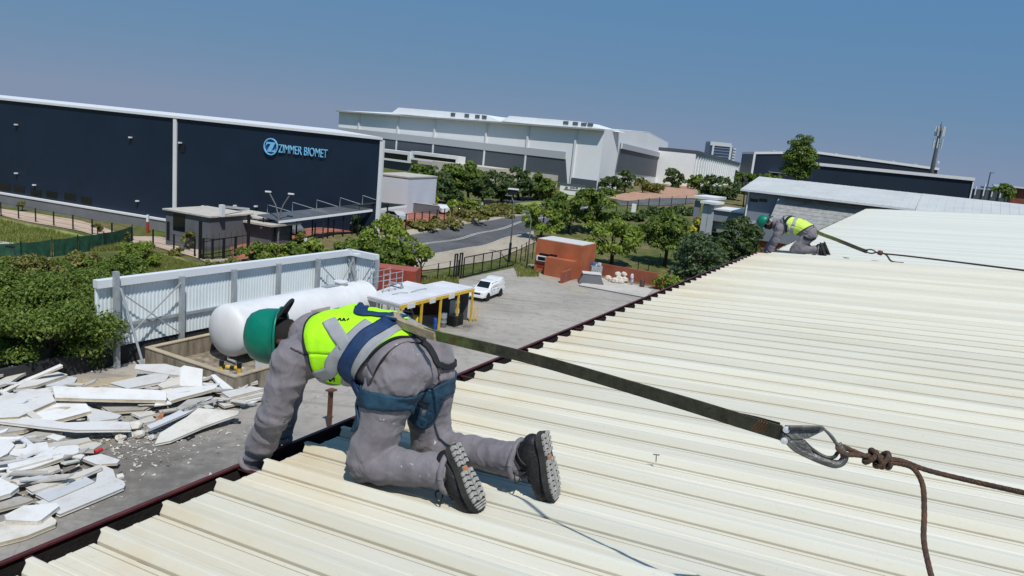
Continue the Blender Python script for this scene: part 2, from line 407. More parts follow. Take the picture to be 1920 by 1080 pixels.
# brick parking lot, pale path, grass banks left of the yard
sheet('brick_lot', [g(420, 452), g(560, 430), g(700, 405), g(800, 398), g(880, 402)], [g(440, 492), g(560, 456), g(700, 436), g(800, 424), g(890, 412)], MT_BRICK, 0.09, 2)
sheet('gate_drive', [g(375, 488), g(440, 486)], [g(430, 512), g(500, 502)], MT_PAVE, 0.10, 1)
sheet('sandy_path', [g(-60, 378), g(0, 392), g(150, 414), g(310, 447), g(380, 470)], [g(-60, 395), g(0, 404), g(150, 434), g(300, 466), g(378, 488)], M('pinkish_paving', (0.47, 0.36, 0.28), 0.9, var=0.15, vscale=0.8), 0.09, 2)
sheet('grass_bank', [g(-60, 398), g(0, 408), g(150, 440), g(245, 462)], [g(-60, 470), g(0, 474), g(120, 468), g(240, 466)], MT_LAWN, 0.07, 2)
sheet('grass_bank', [g(265, 470), g(330, 480), g(380, 505)], [g(230, 540), g(300, 540), g(380, 525)], MT_DRY, 0.07, 1.5)
sheet('verge', [g(950, 385), g(1060, 368), g(1140, 372)], [g(950, 394), g(1060, 376), g(1140, 378)], MT_LAWN, 0.16, 3)

# ================================================================ OUR WAREHOUSE ROOF
def mat_roof(name, tint, plain=1.0):
    t = NT(name); p = t.pos(obj=True)
    oi = t.n('ShaderNodeObjectInfo')
    off = t.n('ShaderNodeVectorMath', operation='ADD'); sc = t.n('ShaderNodeVectorMath', operation='SCALE')
    cb = t.n('ShaderNodeCombineXYZ'); t.l(oi.outputs['Random'], cb.inputs[0]); t.l(oi.outputs['Random'], cb.inputs[2])
    t.l(cb.outputs[0], sc.inputs[0]); sc.inputs['Scale'].default_value = 37.0
    t.l(p, off.inputs[0]); t.l(sc.outputs[0], off.inputs[1]); v = off.outputs[0]
    st = t.n('ShaderNodeMapping'); st.inputs['Scale'].default_value = (26, 1.1, 4); t.l(v, st.inputs[0])
    st2 = t.n('ShaderNodeMapping'); st2.inputs['Scale'].default_value = (9, 0.7, 3); t.l(v, st2.inputs[0])
    streak = t.noise(st.outputs[0], 1.0, 6, 0.7); broad = t.noise(st2.outputs[0], 1.0, 5, 0.6); fine = t.noise(v, 55, 5, 0.75); blot = t.noise(v, 2.2, 6, 0.65)
    c = t.ramp(broad, [(0.30, (0.605, 0.575, 0.475)), (0.52, (0.650, 0.635, 0.555)), (0.72, (0.645, 0.650, 0.605))]) if plain == 1.0 else t.ramp(broad, [(0.3, (0.60, 0.605, 0.565)), (0.7, (0.645, 0.655, 0.625))])
    c = t.mix(t.math('MULTIPLY', t.ramp(streak, [(0.50, (0, 0, 0)), (0.74, (1, 1, 1))]), 0.2 * plain), c, (0.43, 0.42, 0.37))
    # sheet flanks and tops: the coating has weathered to grey green there (height of the profile)
    sx = t.n('ShaderNodeSeparateXYZ'); t.l(p, sx.inputs[0])
    rib = t.ramp(sx.outputs['Z'], [(0.004, (0, 0, 0)), (0.012, (1, 1, 1))])
    c = t.mix(t.math('MULTIPLY', rib, 0.4), c, (0.60, 0.62, 0.575))
    # yellow brown rust wash by the eaves
    ya = t.ramp(sx.outputs['Y'], [(0.15, (0, 0, 0)), (0.99, (1, 1, 1))])
    yw = t.math('MULTIPLY', ya, t.ramp(blot, [(0.36, (0, 0, 0)), (0.68, (1, 1, 1))]))
    c = t.mix(t.math('MULTIPLY', yw, 0.5 * plain), c, (0.58, 0.44, 0.24))
    c = t.mix(t.math('MULTIPLY', t.ramp(fine, [(0.60, (0, 0, 0)), (0.78, (1, 1, 1))]), 0.40), c, (0.30, 0.28, 0.23))
    rn = t.n('ShaderNodeMapRange'); rn.inputs[3].default_value = 0.9; rn.inputs[4].default_value = 1.05; t.l(oi.outputs['Random'], rn.inputs[0])
    c = t.mix(1.0, c, t.mix(1.0, (1, 1, 1), rn.outputs[0], 'MULTIPLY'), 'MULTIPLY')
    c = t.mix(1.0, c, tint, 'MULTIPLY')
    t.l(c, t.b.inputs['Base Color']); t.b.inputs['Roughness'].default_value = 0.62; t.b.inputs['Specular IOR Level'].default_value = 0.28
    t.bump(t.mix(0.5, fine, streak), 0.12, 0.01); return t.m
MT_ROOF = mat_roof('cream_roof_sheet', (1.03, 1.0, 0.945))
MT_ROOF_B = mat_roof('pale_roof_sheet', (1.0, 1.0, 0.98), 0.3)
MT_MAROON = M('maroon_gutter_paint', (0.085, 0.020, 0.018), 0.5, var=0.35, vscale=6, bump=0.2)
MT_MARDK = M('dark_purlin_steel', (0.05, 0.014, 0.012), 0.6, var=0.3, vscale=6)
MT_WALLG = M('warehouse_wall_sheet', (0.45, 0.43, 0.38), 0.7, var=0.1)

def sheet_profile(pitch=0.25):
    h = 0.036
    # pan with two shallow flutes, a lap groove, then the rib
    return [(0.0, 0.0), (0.012, 0.0), (0.016, 0.0022), (0.030, 0.0022), (0.034, 0.0), (0.070, 0.0), (0.074, 0.0025), (0.090, 0.0025), (0.094, 0.0), (0.126, 0.0), (0.1460, 0.0), (0.1465, -0.006), (0.1492, -0.006), (0.1497, 0.001),
            (0.1690, 0.0), (0.1700, -0.030), (0.1810, -0.030), (0.1822, 0.003), (0.198, h * 0.80), (0.202, h * 0.96), (0.207, h), (0.222, h), (0.227, h * 0.96), (0.231, h * 0.80), (0.2492, 0.0)]
def sheet_mesh(name, y0, y1, mat, seg=10, rib_over=0.012):
    pr = sheet_profile(); vs = []; n = len(pr)
    for i in range(seg + 1):
        y = y0 + (y1 - y0) * i / seg
        for k, (x, z) in enumerate(pr):
            yy = y + (rib_over if i == 0 and z > 0.03 else 0.0)
            vs.append((x, yy, z))
    fs = [(i*n+k, i*n+k+1, (i+1)*n+k+1, (i+1)*n+k) for i in range(seg) for k in range(n-1)]
    b = len(vs)
    for i in range(seg + 1):
        y = y0 + (y1 - y0) * i / seg
        for k, (x, z) in enumerate(pr): vs.append((x, y + (rib_over if i == 0 and z > 0.03 else 0.0), z - 0.0018))
    fs += [(b+i*n+k, b+(i+1)*n+k, b+(i+1)*n+k+1, b+i*n+k+1) for i in range(seg) for k in range(n-1)]
    fs += [(k, b+k, b+k+1, k+1) for k in range(n-1)]
    me = bpy.data.meshes.new(name); me.from_pydata(vs, [], fs)
    bm = bmesh.new(); bm.from_mesh(me); bmesh.ops.recalc_face_normals(bm, faces=bm.faces); bm.to_mesh(me); bm.free()
    me.materials.append(mat)
    return me

wh = thing('warehouse', 'warehouse with cream ribbed roof sheets, rusty eaves and a maroon gutter, nearest the viewer', 'warehouse', mat=ROOF)
EAVE = 1.075
sm = sheet_mesh('roof_sheet', EAVE, -9.0, MT_ROOF, 14)
RIB0 = -0.622 - 0.216          # so that a rib stands where the photograph has one
k0 = -16; x_end = 10.86
k = k0
rr = random.Random(3)
while RIB0 + k * 0.25 < x_end - 0.2:
    o = obj('roof_sheet', sm, None, wh); o.location = (RIB0 + k * 0.25, rr.uniform(-0.006, 0.006), 0); k += 1
x_last = RIB0 + k * 0.25; x_first = RIB0 + k0 * 0.25
mb = MB(); mb.box(((x_last + 0.012), -3.9, -0.10), (0.02, 9.9, 0.26)); mb.build('end_flashing', M('dark_edge_flashing', (0.12, 0.10, 0.085), 0.6, var=0.3), wh)
# gutter: thin pressed channel, outer lip higher, with straps
MT_GUTSHADE = M('gutter_inner_shade', (0.012, 0.008, 0.007), 0.95, var=0.4, vscale=9, bump=0.4)  # near-black colour stands in for the shadow inside the channel
def gutter(parent, xa, xb, ye, zo, mat):
    """pressed channel: inside coloured near black as shade, painted outside and lip"""
    t = 0.006; y_in, y_out = ye - 0.20, ye + 0.20; xm, xl = (xa + xb) / 2, xb - xa
    mb = MB(); mb.box((xm, y_out - 0.006, zo - 0.125), (xl, t, 0.21)); mb.box((xm, (y_in + y_out) / 2, zo - 0.24), (xl, y_out - y_in - 0.01, t)); mb.box((xm, y_in, zo - 0.13), (xl, t, 0.2)); g_ = mb.build('gutter', MT_GUTSHADE, parent)
    mb = MB(); mb.box((xm, y_out, zo - 0.115), (xl, 0.005, 0.23)); mb.box((xm, y_out - 0.006, zo + 0.004), (xl, 0.022, 0.008)); mb.build('gutter_lip', mat, g_)
    return g_
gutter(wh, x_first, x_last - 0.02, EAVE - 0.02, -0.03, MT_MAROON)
for i, x in enumerate(np.arange(-1.05, 10.7, 0.92)):
    mb = MB(); mb.bar((x, EAVE - 0.21, -0.055), (x, EAVE + 0.172, -0.04), 0.028, 0.005); mb.build('gutter_strap', MT_MARDK, wh)
for y in np.arange(0.82, -9, -1.25):
    mb = MB(); mb.box(((x_first+x_last)/2, y, -0.085), (x_last-x_first-0.03, 0.06, 0.15)); mb.build('purlin', MT_MARDK, wh)
ri = ROOF_I.to_3x3(); down = ri @ Vector((0, 0, -1))
mb = MB()
a, b = Vector((x_first, 0.70, -0.17)), Vector((x_last - 0.02, 0.70, -0.17))
mb.prism([a, b, b + Vector((0, -0.2, 0)), a + Vector((0, -0.2, 0))], down * 14.2); mb.build('wall', MT_WALLG, wh)
mb = MB(); a, b = Vector((x_last - 0.23, 0.45, -0.17)), Vector((x_last - 0.23, -9.0, -0.17))
mb.prism([a, b, b + Vector((0.2, 0, 0)), a + Vector((0.2, 0, 0))], down * 14.1); mb.build('wall', MT_WALLG, wh)

# second, lower roof beyond
DROP = -0.27
wh2 = thing('warehouse', 'farther warehouse with smooth pale roof, lower than the ribbed one, under the distant worker', 'warehouse', mat=ROOF)
sm2 = sheet_mesh('roof_sheet', 1.37, -16.0, MT_ROOF_B, 4)
k = 0
while x_last + 0.03 + (k + 1) * 0.25 < 39.9:
    o = obj('roof_sheet', sm2, None, wh2); o.location = (x_last + 0.03 + k * 0.25, rr.uniform(-0.008, 0.008), DROP + rr.uniform(-0.002, 0.002)); k += 1
x2 = x_last + 0.03 + k * 0.25
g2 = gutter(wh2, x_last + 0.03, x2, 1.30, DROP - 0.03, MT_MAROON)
mb = MB(); mb.box((x2 + 0.02, -7.4, DROP - 0.1), (0.05, 17.2, 0.3)); mb.build('end_flashing', M('pale_flashing', (0.55, 0.55, 0.52), 0.6), wh2)
mb = MB(); a, b = Vector((x_last + 0.05, 0.8, DROP - 0.1)), Vector((x2, 0.8, DROP - 0.1))
mb.prism([a, b, b + Vector((0, -0.2, 0)), a + Vector((0, -0.2, 0))], down * 14.2); mb.build('wall', MT_WALLG, wh2)
mb = MB(); a, b = Vector((x2 - 0.25, 0.58, DROP - 0.1)), Vector((x2 - 0.25, -15.5, DROP - 0.1))
mb.prism([a, b, b + Vector((0.2, 0, 0)), a + Vector((0.2, 0, 0))], down * 14.0); mb.build('wall', MT_WALLG, wh2)
# loose sheet clip with a T shaped top lying on a rib
p = ROOF_I @ on_plane(1230, 866, RN_, RO_ + RN_ * 0.03)
mb = MB(); mb.bar(p + Vector((0, 0, 0.0)), p + Vector((0, 0, 0.032)), 0.004, 0.004); mb.bar(p + Vector((-0.004, 0.014, 0.034)), p + Vector((0.004, -0.014, 0.034)), 0.005, 0.004)
cl = mb.build('roof_screw', M('dull_steel', (0.25, 0.24, 0.22), 0.5, metal=0.6)); cl.matrix_world = ROOF
tag(cl, 'small T shaped steel screw standing on the cream roof sheets below the webbing strap', 'screw')
# ================================================================ BUILDINGS
MT_NAVY = M('navy_cladding', (0.011, 0.021, 0.042), 0.45, var=0.12, vscale=0.15, spec=0.3)
MT_NAVY2 = M('navy_cladding_far', (0.016, 0.025, 0.045), 0.5, var=0.1, vscale=0.1, spec=0.3)
MT_WTRIM = M('white_trim', (0.70, 0.71, 0.72), 0.5, var=0.05)
MT_GPLINTH = M('grey_plaster', (0.17, 0.175, 0.185), 0.8, var=0.12, vscale=0.4)
MT_DGREY = M('dark_grey_plaster', (0.115, 0.12, 0.13), 0.8, var=0.12, vscale=0.4)
MT_GLASS = M('dark_window_glass', (0.008, 0.010, 0.013), 0.08, spec=0.6)
MT_WHITEW = M('white_wall_sheet', (0.82, 0.83, 0.84), 0.55, var=0.05, vscale=0.05)
MT_WROOF = M('white_roof_sheet', (0.72, 0.74, 0.74), 0.5, var=0.05, vscale=0.2)
MT_SLATE = M('slate_grey_cladding', (0.075, 0.088, 0.105), 0.6, var=0.1, vscale=0.06)
MT_CREAM = M('cream_plaster', (0.50, 0.47, 0.40), 0.85, var=0.1, vscale=0.3)
MT_BLACK = M('black_steel', (0.012, 0.012, 0.014), 0.5)
MT_LAMPW = M('lamp_white', (0.75, 0.76, 0.78), 0.4)
MT_BLUESIGN = M('sky_blue_sign', (0.20, 0.52, 0.80), 0.4, var=0.05)
MT_BLUEEDGE = M('blue_sign_return', (0.02, 0.07, 0.22), 0.4)
MT_ORANGE = M('orange_plaster', (0.36, 0.105, 0.045), 0.85, var=0.18, vscale=0.5, bump=0.15)
MT_REDWALL = M('brick_red_plaster', (0.28, 0.085, 0.05), 0.85, var=0.2, vscale=0.5, bump=0.15)
Z3 = Vector((0, 0, 1))

class Face:
    """a facade: origin o, horizontal direction d, outward normal n; points by (along, height, out)"""
    def __init__(self, o, ang, flip=False):
        self.o = Vector((o[0], o[1], 0)); self.d = Vector((math.cos(ang), math.sin(ang), 0)); self.n = self.d.cross(Z3)
        if self.n.dot(CC - self.o) < 0: self.n = -self.n
    def P(self, s, z, out=0.0): return self.o + self.d * s + Z3 * z + self.n * out
    def at(self, px, py, out=0.0):
        p = on_plane(px, py, self.n, self.o + self.n * out) - self.o; return p.dot(self.d), p.z
    def block(self, mb, s0, s1, z0, z1, o0, o1):
        vs = [self.P(s, z, q) for q in (o0, o1) for s, z in ((s0, z0), (s1, z0), (s1, z1), (s0, z1))]
        return mb.add(vs, [(0,1,2,3),(7,6,5,4),(0,4,5,1),(1,5,6,2),(2,6,7,3),(3,7,4,0)])
    def piece(self, name, mat, parent, s0, s1, z0, z1, o0, o1):
        mb = MB(); self.block(mb, s0, s1, z0, z1, o0, o1); return mb.build(name, mat, parent)
    def pix(self, name, mat, parent, x0, y0, x1, y1, o0, o1, ref=0.0):
        """upright block whose face spans two opposite picture points"""
        s0, z0 = self.at(x0, y0, ref); s1, z1 = self.at(x1, y1, ref)
        return self.piece(name, mat, parent, min(s0, s1), max(s0, s1), min(z0, z1), max(z0, z1), o0, o1)

def text_mesh(body, size, depth, mat, bold=0.0):
    cu = bpy.data.curves.new('lettering', 'FONT'); cu.body = body; cu.size = size; cu.extrude = depth; cu.offset = bold; cu.align_x = 'LEFT'
    o = bpy.data.objects.new('lettering', cu); COL.objects.link(o)
    dg = bpy.context.evaluated_depsgraph_get(); me = bpy.data.meshes.new_from_object(o.evaluated_get(dg))
    bpy.data.objects.remove(o); me.materials.clear(); me.materials.append(mat); return me

# ---------------------------------------------------------------- navy warehouse with the blue sign
cz = CC + ray(712, 380) * (100.0 / ray(712, 380).y)
fz = Face(cz, rad(160.5))
nv = thing('navy_warehouse', 'long navy clad warehouse with a light blue sign high on its wall', 'warehouse', (cz.x, cz.y, 0)); _inv = Matrix.Translation(-Vector((cz.x, cz.y, 0)))
def under(parent, o):                 # keep world placement when parenting to an Empty that is not at the origin
    o.parent = parent; o.matrix_parent_inverse = parent.matrix_world.inverted(); return o
def wthing(name, label, cat, p, group=None):
    o = thing(name, label, cat, (p[0], p[1], p[2] if len(p) > 2 else 0), 0, group); bpy.context.view_layer.update(); o.matrix_world; return o
for _o in (nv,): pass
class Part:
    """build parts in world coordinates under an Empty placed at the base of the thing"""
    def __init__(self, name, label, cat, p, group=None):
        self.o = thing(name, label, cat, (p[0], p[1], p[2] if len(p) > 2 else zg(p[0], p[1])), 0, group)
        self.inv = Matrix.Translation(-self.o.location)
    def __call__(self, ob, parent=None):
        ob.parent = parent if parent is not None else self.o
        if parent is None: ob.matrix_parent_inverse = self.inv
        return ob
bpy.data.objects.remove(nv)
T = Part('navy_warehouse', 'long navy clad warehouse with a white roof edge and a light blue sign', 'warehouse', (cz.x, cz.y))
top = 14.12; s_l = 105.0
sidev = Vector((math.cos(rad(112)), math.sin(rad(112)), 0)) * 45
def slab(s0, s1, z0, z1, out, grow=0.0):
    a, b = fz.P(s0, z0, out), fz.P(s1, z0, out); mb = MB(); mb.prism([a, b, b + sidev * (1 + grow), a + sidev * (1 + grow)], Vector((0, 0, z1 - z0))); return mb
T(slab(0.15, s_l, -6, top, 0.0).build('wall', MT_NAVY)); T(slab(-0.05, s_l + 0.2, top, top + 0.34, 0.30).build('roof_edge', MT_WTRIM))
s_j, _ = fz.at(329, 300)
T(fz.piece('joint_trim', MT_WTRIM, None, s_j - 0.30, s_j + 0.30, -1.4, top - 0.01, 0.0, 0.22))
T(fz.piece('corner_trim', MT_WTRIM, None, -0.12, 0.40, -2, top - 0.01, -0.2, 0.20))
zb = fz.at(150, 387)[1]
s_p, _ = fz.at(300, 410)
T(fz.piece('plinth', MT_GPLINTH, None, s_p - 2, s_l, -6, zb - 0.02, 0.0, 0.5))
T(fz.piece('plinth_cap', MT_WTRIM, None, s_p - 2.02, s_l, zb - 0.02, zb + 0.26, 0.0, 0.62))
for x, y in ((9, 351), (36, 354), (68, 362), (97, 365), (131, 369), (162, 376)):
    a = fz.at(x - 10.5, y)[0]; b = fz.at(x + 10.5, y)[0]; z = fz.at(x, y)[1]
    wn = T(fz.piece('window', M('navy_frame', (0.01, 0.014, 0.022), 0.5), None, b, a, z - 0.62, z + 0.62, 0.0, 0.05))
    mb = MB(); fz.block(mb, b + 0.12, a - 0.12, z - 0.5, z + 0.5, 0.05, 0.07); o = mb.build('pane', MT_GLASS); o.parent = wn; o.matrix_parent_inverse = Matrix()
for i, (x, y) in enumerate(((33, 235), (247, 259), (340, 269), (33, 326), (67, 348), (260, 378), (383, 388), (443, 387), (482, 388))):
    s, z = fz.at(x, y)
    mb = MB(); fz.block(mb, s - 0.10, s + 0.10, z - 0.22, z + 0.0, 0.0, 0.35)
    l = T(mb.build('wall_lamp', MT_BLACK)); mb = MB(); fz.block(mb, s - 0.17, s + 0.17, z, z + 0.2, 0.05, 0.5); mb.build('lamp_head', MT_LAMPW, l)
s, z = fz.at(343, 278); T(fz.piece('louvre', MT_BLACK, None, s - 0.4, s + 0.4, z - 0.55, z + 0.5, 0.0, 0.12))
# sign
s0, z0 = fz.at(510, 275); 
sg = Part('company_sign', 'light blue raised lettering and round emblem on the navy wall', 'sign', fz.P(s0, z0, 0.1))
_, zt = fz.at(510, 259); _, zbm = fz.at(510, 291); R_ = (zt - zbm) / 2
mb = MB(); Rm = Matrix((( -fz.d.x, 0, fz.n.x), (-fz.d.y, 0, fz.n.y), (0, 1, 0)))      # sign local: x to the viewer's right, y up, z out
def slocal(x, y, out): return fz.P(s0 - x, z0 + y, out)
n = 40
for k in range(n):
    a0, a1 = 2*math.pi*k/n, 2*math.pi*(k+1)/n
    mb.prism([slocal(math.cos(a)*r, math.sin(a)*r, 0.18) for a, r in ((a0, R_), (a1, R_), (a1, R_*0.87), (a0, R_*0.87))], fz.n * 0.16)
sg(mb.build('emblem_ring', MT_BLUESIGN))
mb = MB(); mb.prism([slocal(math.cos(2*math.pi*k/n)*R_*0.9, math.sin(2*math.pi*k/n)*R_*0.9, 0.06) for k in range(n)], fz.n * 0.10); sg(mb.build('emblem_disc', MT_BLUEEDGE))
mb = MB()
for poly in ([(-0.62, 0.52), (0.66, 0.52), (0.05, -0.62), (-0.55, -0.62), (-0.02, 0.30), (-0.45, 0.30), (-0.70, 0.02)], [(0.66, -0.20), (0.62, -0.62), (0.12, -0.62), (0.24, -0.42), (0.45, -0.42)]):
    mb.prism([slocal(x * R_, y * R_, 0.18) for x, y in poly], fz.n * 0.12)
sg(mb.build('emblem_letter', MT_BLUESIGN))
xs0 = s0 - fz.at(524, 278)[0]; xs1 = s0 - fz.at(616, 283)[0]; hcap = abs(fz.at(570, 270)[1] - fz.at(570, 287)[1]) * 0.92
me = text_mesh('ZIMMER BIOMET', 1.0, 0.06, MT_BLUESIGN, -0.004)
co = np.array([v.co for v in me.vertices]); mnx, mxx = co[:, 0].min(), co[:, 0].max(); mxy = co[:, 1].max()
for v in me.vertices:
    x = xs0 + (v.co.x - mnx) / (mxx - mnx) * (xs1 - xs0); y = (v.co.y / mxy - 0.45) * hcap - 0.15
    v.co = slocal(x, y, 0.2 + (v.co.z))
sg(obj('lettering', me))

# guard house block in front of the navy warehouse
fg = Face(on_level(395, 408, 3.6), rad(157)); P = fg.o
T = Part('guard_house', 'grey flat roofed guard house with a dark window below the blue sign', 'building', (P.x, P.y))
lw = fg.at(311, 400)[0]
T(fg.piece('wall', MT_DGREY, None, 0, lw, -2, 3.6, -6.5, 0)); T(fg.piece('roof_slab', MT_KERB, None, -0.25, lw + 0.25, 3.6, 3.78, -6.7, 0.3))
for x0, y0, x1, y1, nm, mt in ((325, 400, 347, 435, 'window', MT_GLASS), (313, 415, 318, 450, 'door', MT_BLACK)):
    T(fg.pix(nm, mt, None, x0, y0, x1, y1, 0.0, 0.04))
fh = Face(on_level(508, 421, 3.0), rad(157)); P = fh.o; lw = fh.at(418, 408)[0]
T = Part('entrance_block', 'low grey entrance block with two thin white canopy slabs beside the carport', 'building', (P.x, P.y))
T(fh.piece('wall', MT_DGREY, None, 0.5, lw - 0.3, -1.5, 2.7, -4.5, -0.6)); T(fh.piece('canopy_slab', MT_KERB, None, -0.3, lw, 2.72, 2.95, -5.2, 0.2)); T(fh.piece('canopy_slab', MT_KERB, None, 2.0, lw + 1.5, 3.15, 3.32, -6.2, -1.2))
for x, y in ((457, 427), (491, 429)): 
    s, z = fh.at(x, y, -0.6); mb = MB(); mb.lathe([(0.02, 0), (0.16, 0.05), (0.16, 0.2), (0.02, 0.25)], fh.P(s, 2.2, -0.5)); T(mb.build('wall_lamp', MT_LAMPW))
T(fh.pix('door', MT_BLACK, None, 447, 432, 462, 470, -0.62, -0.56, -0.6))
for x, y, hgt in ((416, 385, 1.6), (481, 383, 1.8), (277, 393, 1.6)):
    pass
# white upstand boxes on the roofs
P = on_level(416, 403, 3.9)
T = Part('roof_upstand', 'white upstand and sloping handrail above the guard house roof', 'railing', (P.x, P.y, 3.8))
q = on_level(466, 400, 3.4)
mb = MB(); mb.box((P.x, P.y, 4.4), (0.5, 0.5, 1.4), rad(157)); T(mb.build('post', MT_WTRIM)); mb = MB(); mb.bar((P.x, P.y, 4.9), (q.x, q.y, 3.95), 0.25, 0.28); T(mb.build('rail', MT_WTRIM))
# black portal gates by the guard house
def black_gate(pts, h, label, rails=(0.15, 1.0), wide=0.18):
    P = pts[0]; T = Part('steel_gate', label, 'gate', (P.x, P.y))
    for p in pts:
        z = zg(p.x, p.y); mb = MB(); mb.box((p.x, p.y, z + h / 2), (wide, wide, h), rad(157)); T(mb.build('post', MT_BLACK))
    for a, b in zip(pts, pts[1:]):
        for r in rails:
            mb = MB(); mb.bar((a.x, a.y, zg(a.x, a.y) + h * r - 0.05), (b.x, b.y, zg(b.x, b.y) + h * r - 0.05), 0.08, 0.08); T(mb.build('rail', MT_BLACK))
        for k in range(1, 8):
            p = a.lerp(b, k / 8); z = zg(p.x, p.y); mb = MB(); mb.box((p.x, p.y, z + h * 0.32), (0.03, 0.03, h * 0.6)); T(mb.build('bar', MT_BLACK))
black_gate([on_ground(375, 486), on_ground(465, 470)], 4.3, 'tall black portal frame with bars before the guard house', (0.98, 0.45, 0.1), 0.26)
black_gate([on_ground(381, 487), on_ground(398, 488), on_ground(419, 486), on_ground(441, 482)], 2.4, 'low black barred gate on the sandy drive before the guard house')

# ---------------------------------------------------------------- white block and planted terrace right of the navy warehouse
fw = Face(CC + ray(764, 372) * (118 / ray(764, 372).y), rad(160.5))
T = Part('white_block', 'plain white rendered block beside the end of the navy warehouse', 'building', (fw.o.x, fw.o.y))
s1 = fw.at(700, 350)[0]; zt = fw.at(740, 331)[1]
T(fw.piece('wall', M('white_render', (0.60, 0.63, 0.70), 0.7, var=0.04, vscale=0.3), None, 0, s1, -1, zt, -10, 0)); T(fw.piece('coping', MT_KERB, None, -0.1, s1, zt, zt + 0.2, -10.1, 0.1))

# ---------------------------------------------------------------- big white warehouse
c0 = CC + ray(1133, 243) * 198; ztop = c0.z
def at_z(px, py, z): return on_level(px, py, z)
_d = Vector((math.cos(rad(150)), math.sin(rad(150)), 0)); lft = on_plane(636, 208, _d.cross(Z3), c0); rgt = at_z(1253, 269, ztop - 0.2)
ff = Face(c0, math.atan2((lft - c0).y, (lft - c0).x)); fg2 = Face(c0, math.atan2((rgt - c0).y, (rgt - c0).x))
T = Part('white_warehouse', 'huge white warehouse with grey lower cladding and roof ventilators', 'warehouse', (c0.x, c0.y))
Lf = (Vector((lft.x, lft.y, 0)) - Vector((c0.x, c0.y, 0))).length; Lg = (Vector((rgt.x, rgt.y, 0)) - Vector((c0.x, c0.y, 0))).length
z_ridge = ztop + 2.1
far_c = Vector((lft.x, lft.y, 0)) + Vector((rgt.x, rgt.y, 0)) - Vector((c0.x, c0.y, 0))
base = 0.0
def P0(p, z): return Vector((p.x, p.y, z))
mb = MB()
mid_g = P0(c0, 0).lerp(P0(rgt, 0), 0.56); mid_l = P0(lft, 0).lerp(far_c, 0.56)
gv = [P0(c0, base), P0(rgt, base), P0(rgt, ztop), P0(mid_g, z_ridge), P0(c0, ztop)]; gl = [P0(lft, base), P0(far_c, base), P0(far_c, ztop), P0(mid_l, z_ridge), P0(lft, lft.z)]
mb.add(gv + gl, [(0, 1, 2, 3, 4), (9, 8, 7, 6, 5), (0, 4, 9, 5), (1, 6, 7, 2)]); T(mb.build('wall', MT_WHITEW))
up = Vector((0, 0, 0.35)); outv = ff.n * 1.3
mb = MB(); a, b, c, d = P0(c0, ztop) + outv + up * 0.2, P0(lft, lft.z) + outv + up * 0.2, P0(mid_l, z_ridge) + up, P0(mid_g, z_ridge) + up
mb.prism([a, b, c, d], Vector((0, 0, -0.3))); mb.prism([d, c, P0(far_c, ztop) + up, P0(rgt, ztop) + up], Vector((0, 0, -0.3))); T(mb.build('roof', MT_WROOF))
mb = MB(); mb.prism([ff.P(-0.3, ztop - 0.35, 0.05), ff.P(Lf, lft.z - 0.35, 0.05), ff.P(Lf, lft.z - 0.35, 1.6), ff.P(-0.3, ztop - 0.35, 1.6)], Z3 * 0.45); T(mb.build('eaves_gutter', M('grey_gutter', (0.33, 0.35, 0.36), 0.5)))
for x, y in ((675, 211), (748, 218), (817, 226), (914, 233), (992, 239), (1082, 245)):
    s = ff.at(x, y)[0]; T(ff.piece('pilaster', MT_WTRIM, None, s - 0.28, s + 0.28, base, ztop + (lft.z - ztop) * s / Lf - 0.4, 0.0, 0.42))
# grey lower band with slanted end, and the white rail above it
sE, zE = ff.at(1061, 298); sE2, zE2 = ff.at(1071, 338); zbot = ff.at(1071, 339)[1]
mb = MB(); zEl = ff.at(640, 250)[1]; mb.prism([ff.P(Lf, 0, 0.05), ff.P(sE2, 0, 0.05), ff.P(sE, zE, 0.05), ff.P(Lf, zEl, 0.05)], ff.n * 0.25); T(mb.build('grey_band', MT_SLATE))
mb = MB(); mb.prism([ff.P(sE, zE - 0.1, 0.3), ff.P(Lf, zEl - 0.1, 0.3), ff.P(Lf, zEl - 0.1, 0.5), ff.P(sE, zE - 0.1, 0.5)], Z3 * 2.0); T(mb.build('band_rail', M('pale_grey_trim', (0.42, 0.44, 0.46), 0.5)))
T(ff.piece('base_wall', MT_CREAM, None, sE2 + 4, Lf, -1, zbot + 1.0, 0.3, 0.8)); T(ff.piece('base_wall', MT_SLATE, None, 0.3, sE2 - 0.3, -1, zbot + 0.9, 0.02, 0.6))
# gable grey panel
pts = [fg2.at(x, y) for x, y in ((1163, 268), (1251, 290), (1249, 334), (1153, 322))]
mb = MB(); mb.prism([fg2.P(s, z, 0.04) for s, z in pts], fg2.n * 0.3); T(mb.build('gable_panel', MT_SLATE))
mb = MB(); mb.prism([fg2.P(s, z, 0.35) for s, z in ((pts[0][0], pts[0][1]), (pts[1][0], pts[1][1]), (pts[1][0], pts[1][1] - 1.9), (pts[0][0] - 0.4, pts[0][1] - 1.6))], fg2.n * 0.5); T(mb.build('gable_rail', M('pale_grey_trim', (0.42, 0.44, 0.46))))
s0_, s1_ = fg2.at(1155, 330)[0], fg2.at(1250, 335)[0]
T(fg2.piece('base_wall', MT_WTRIM, None, s0_, s1_, -1, fg2.at(1190, 337)[1], 0.05, 0.5))
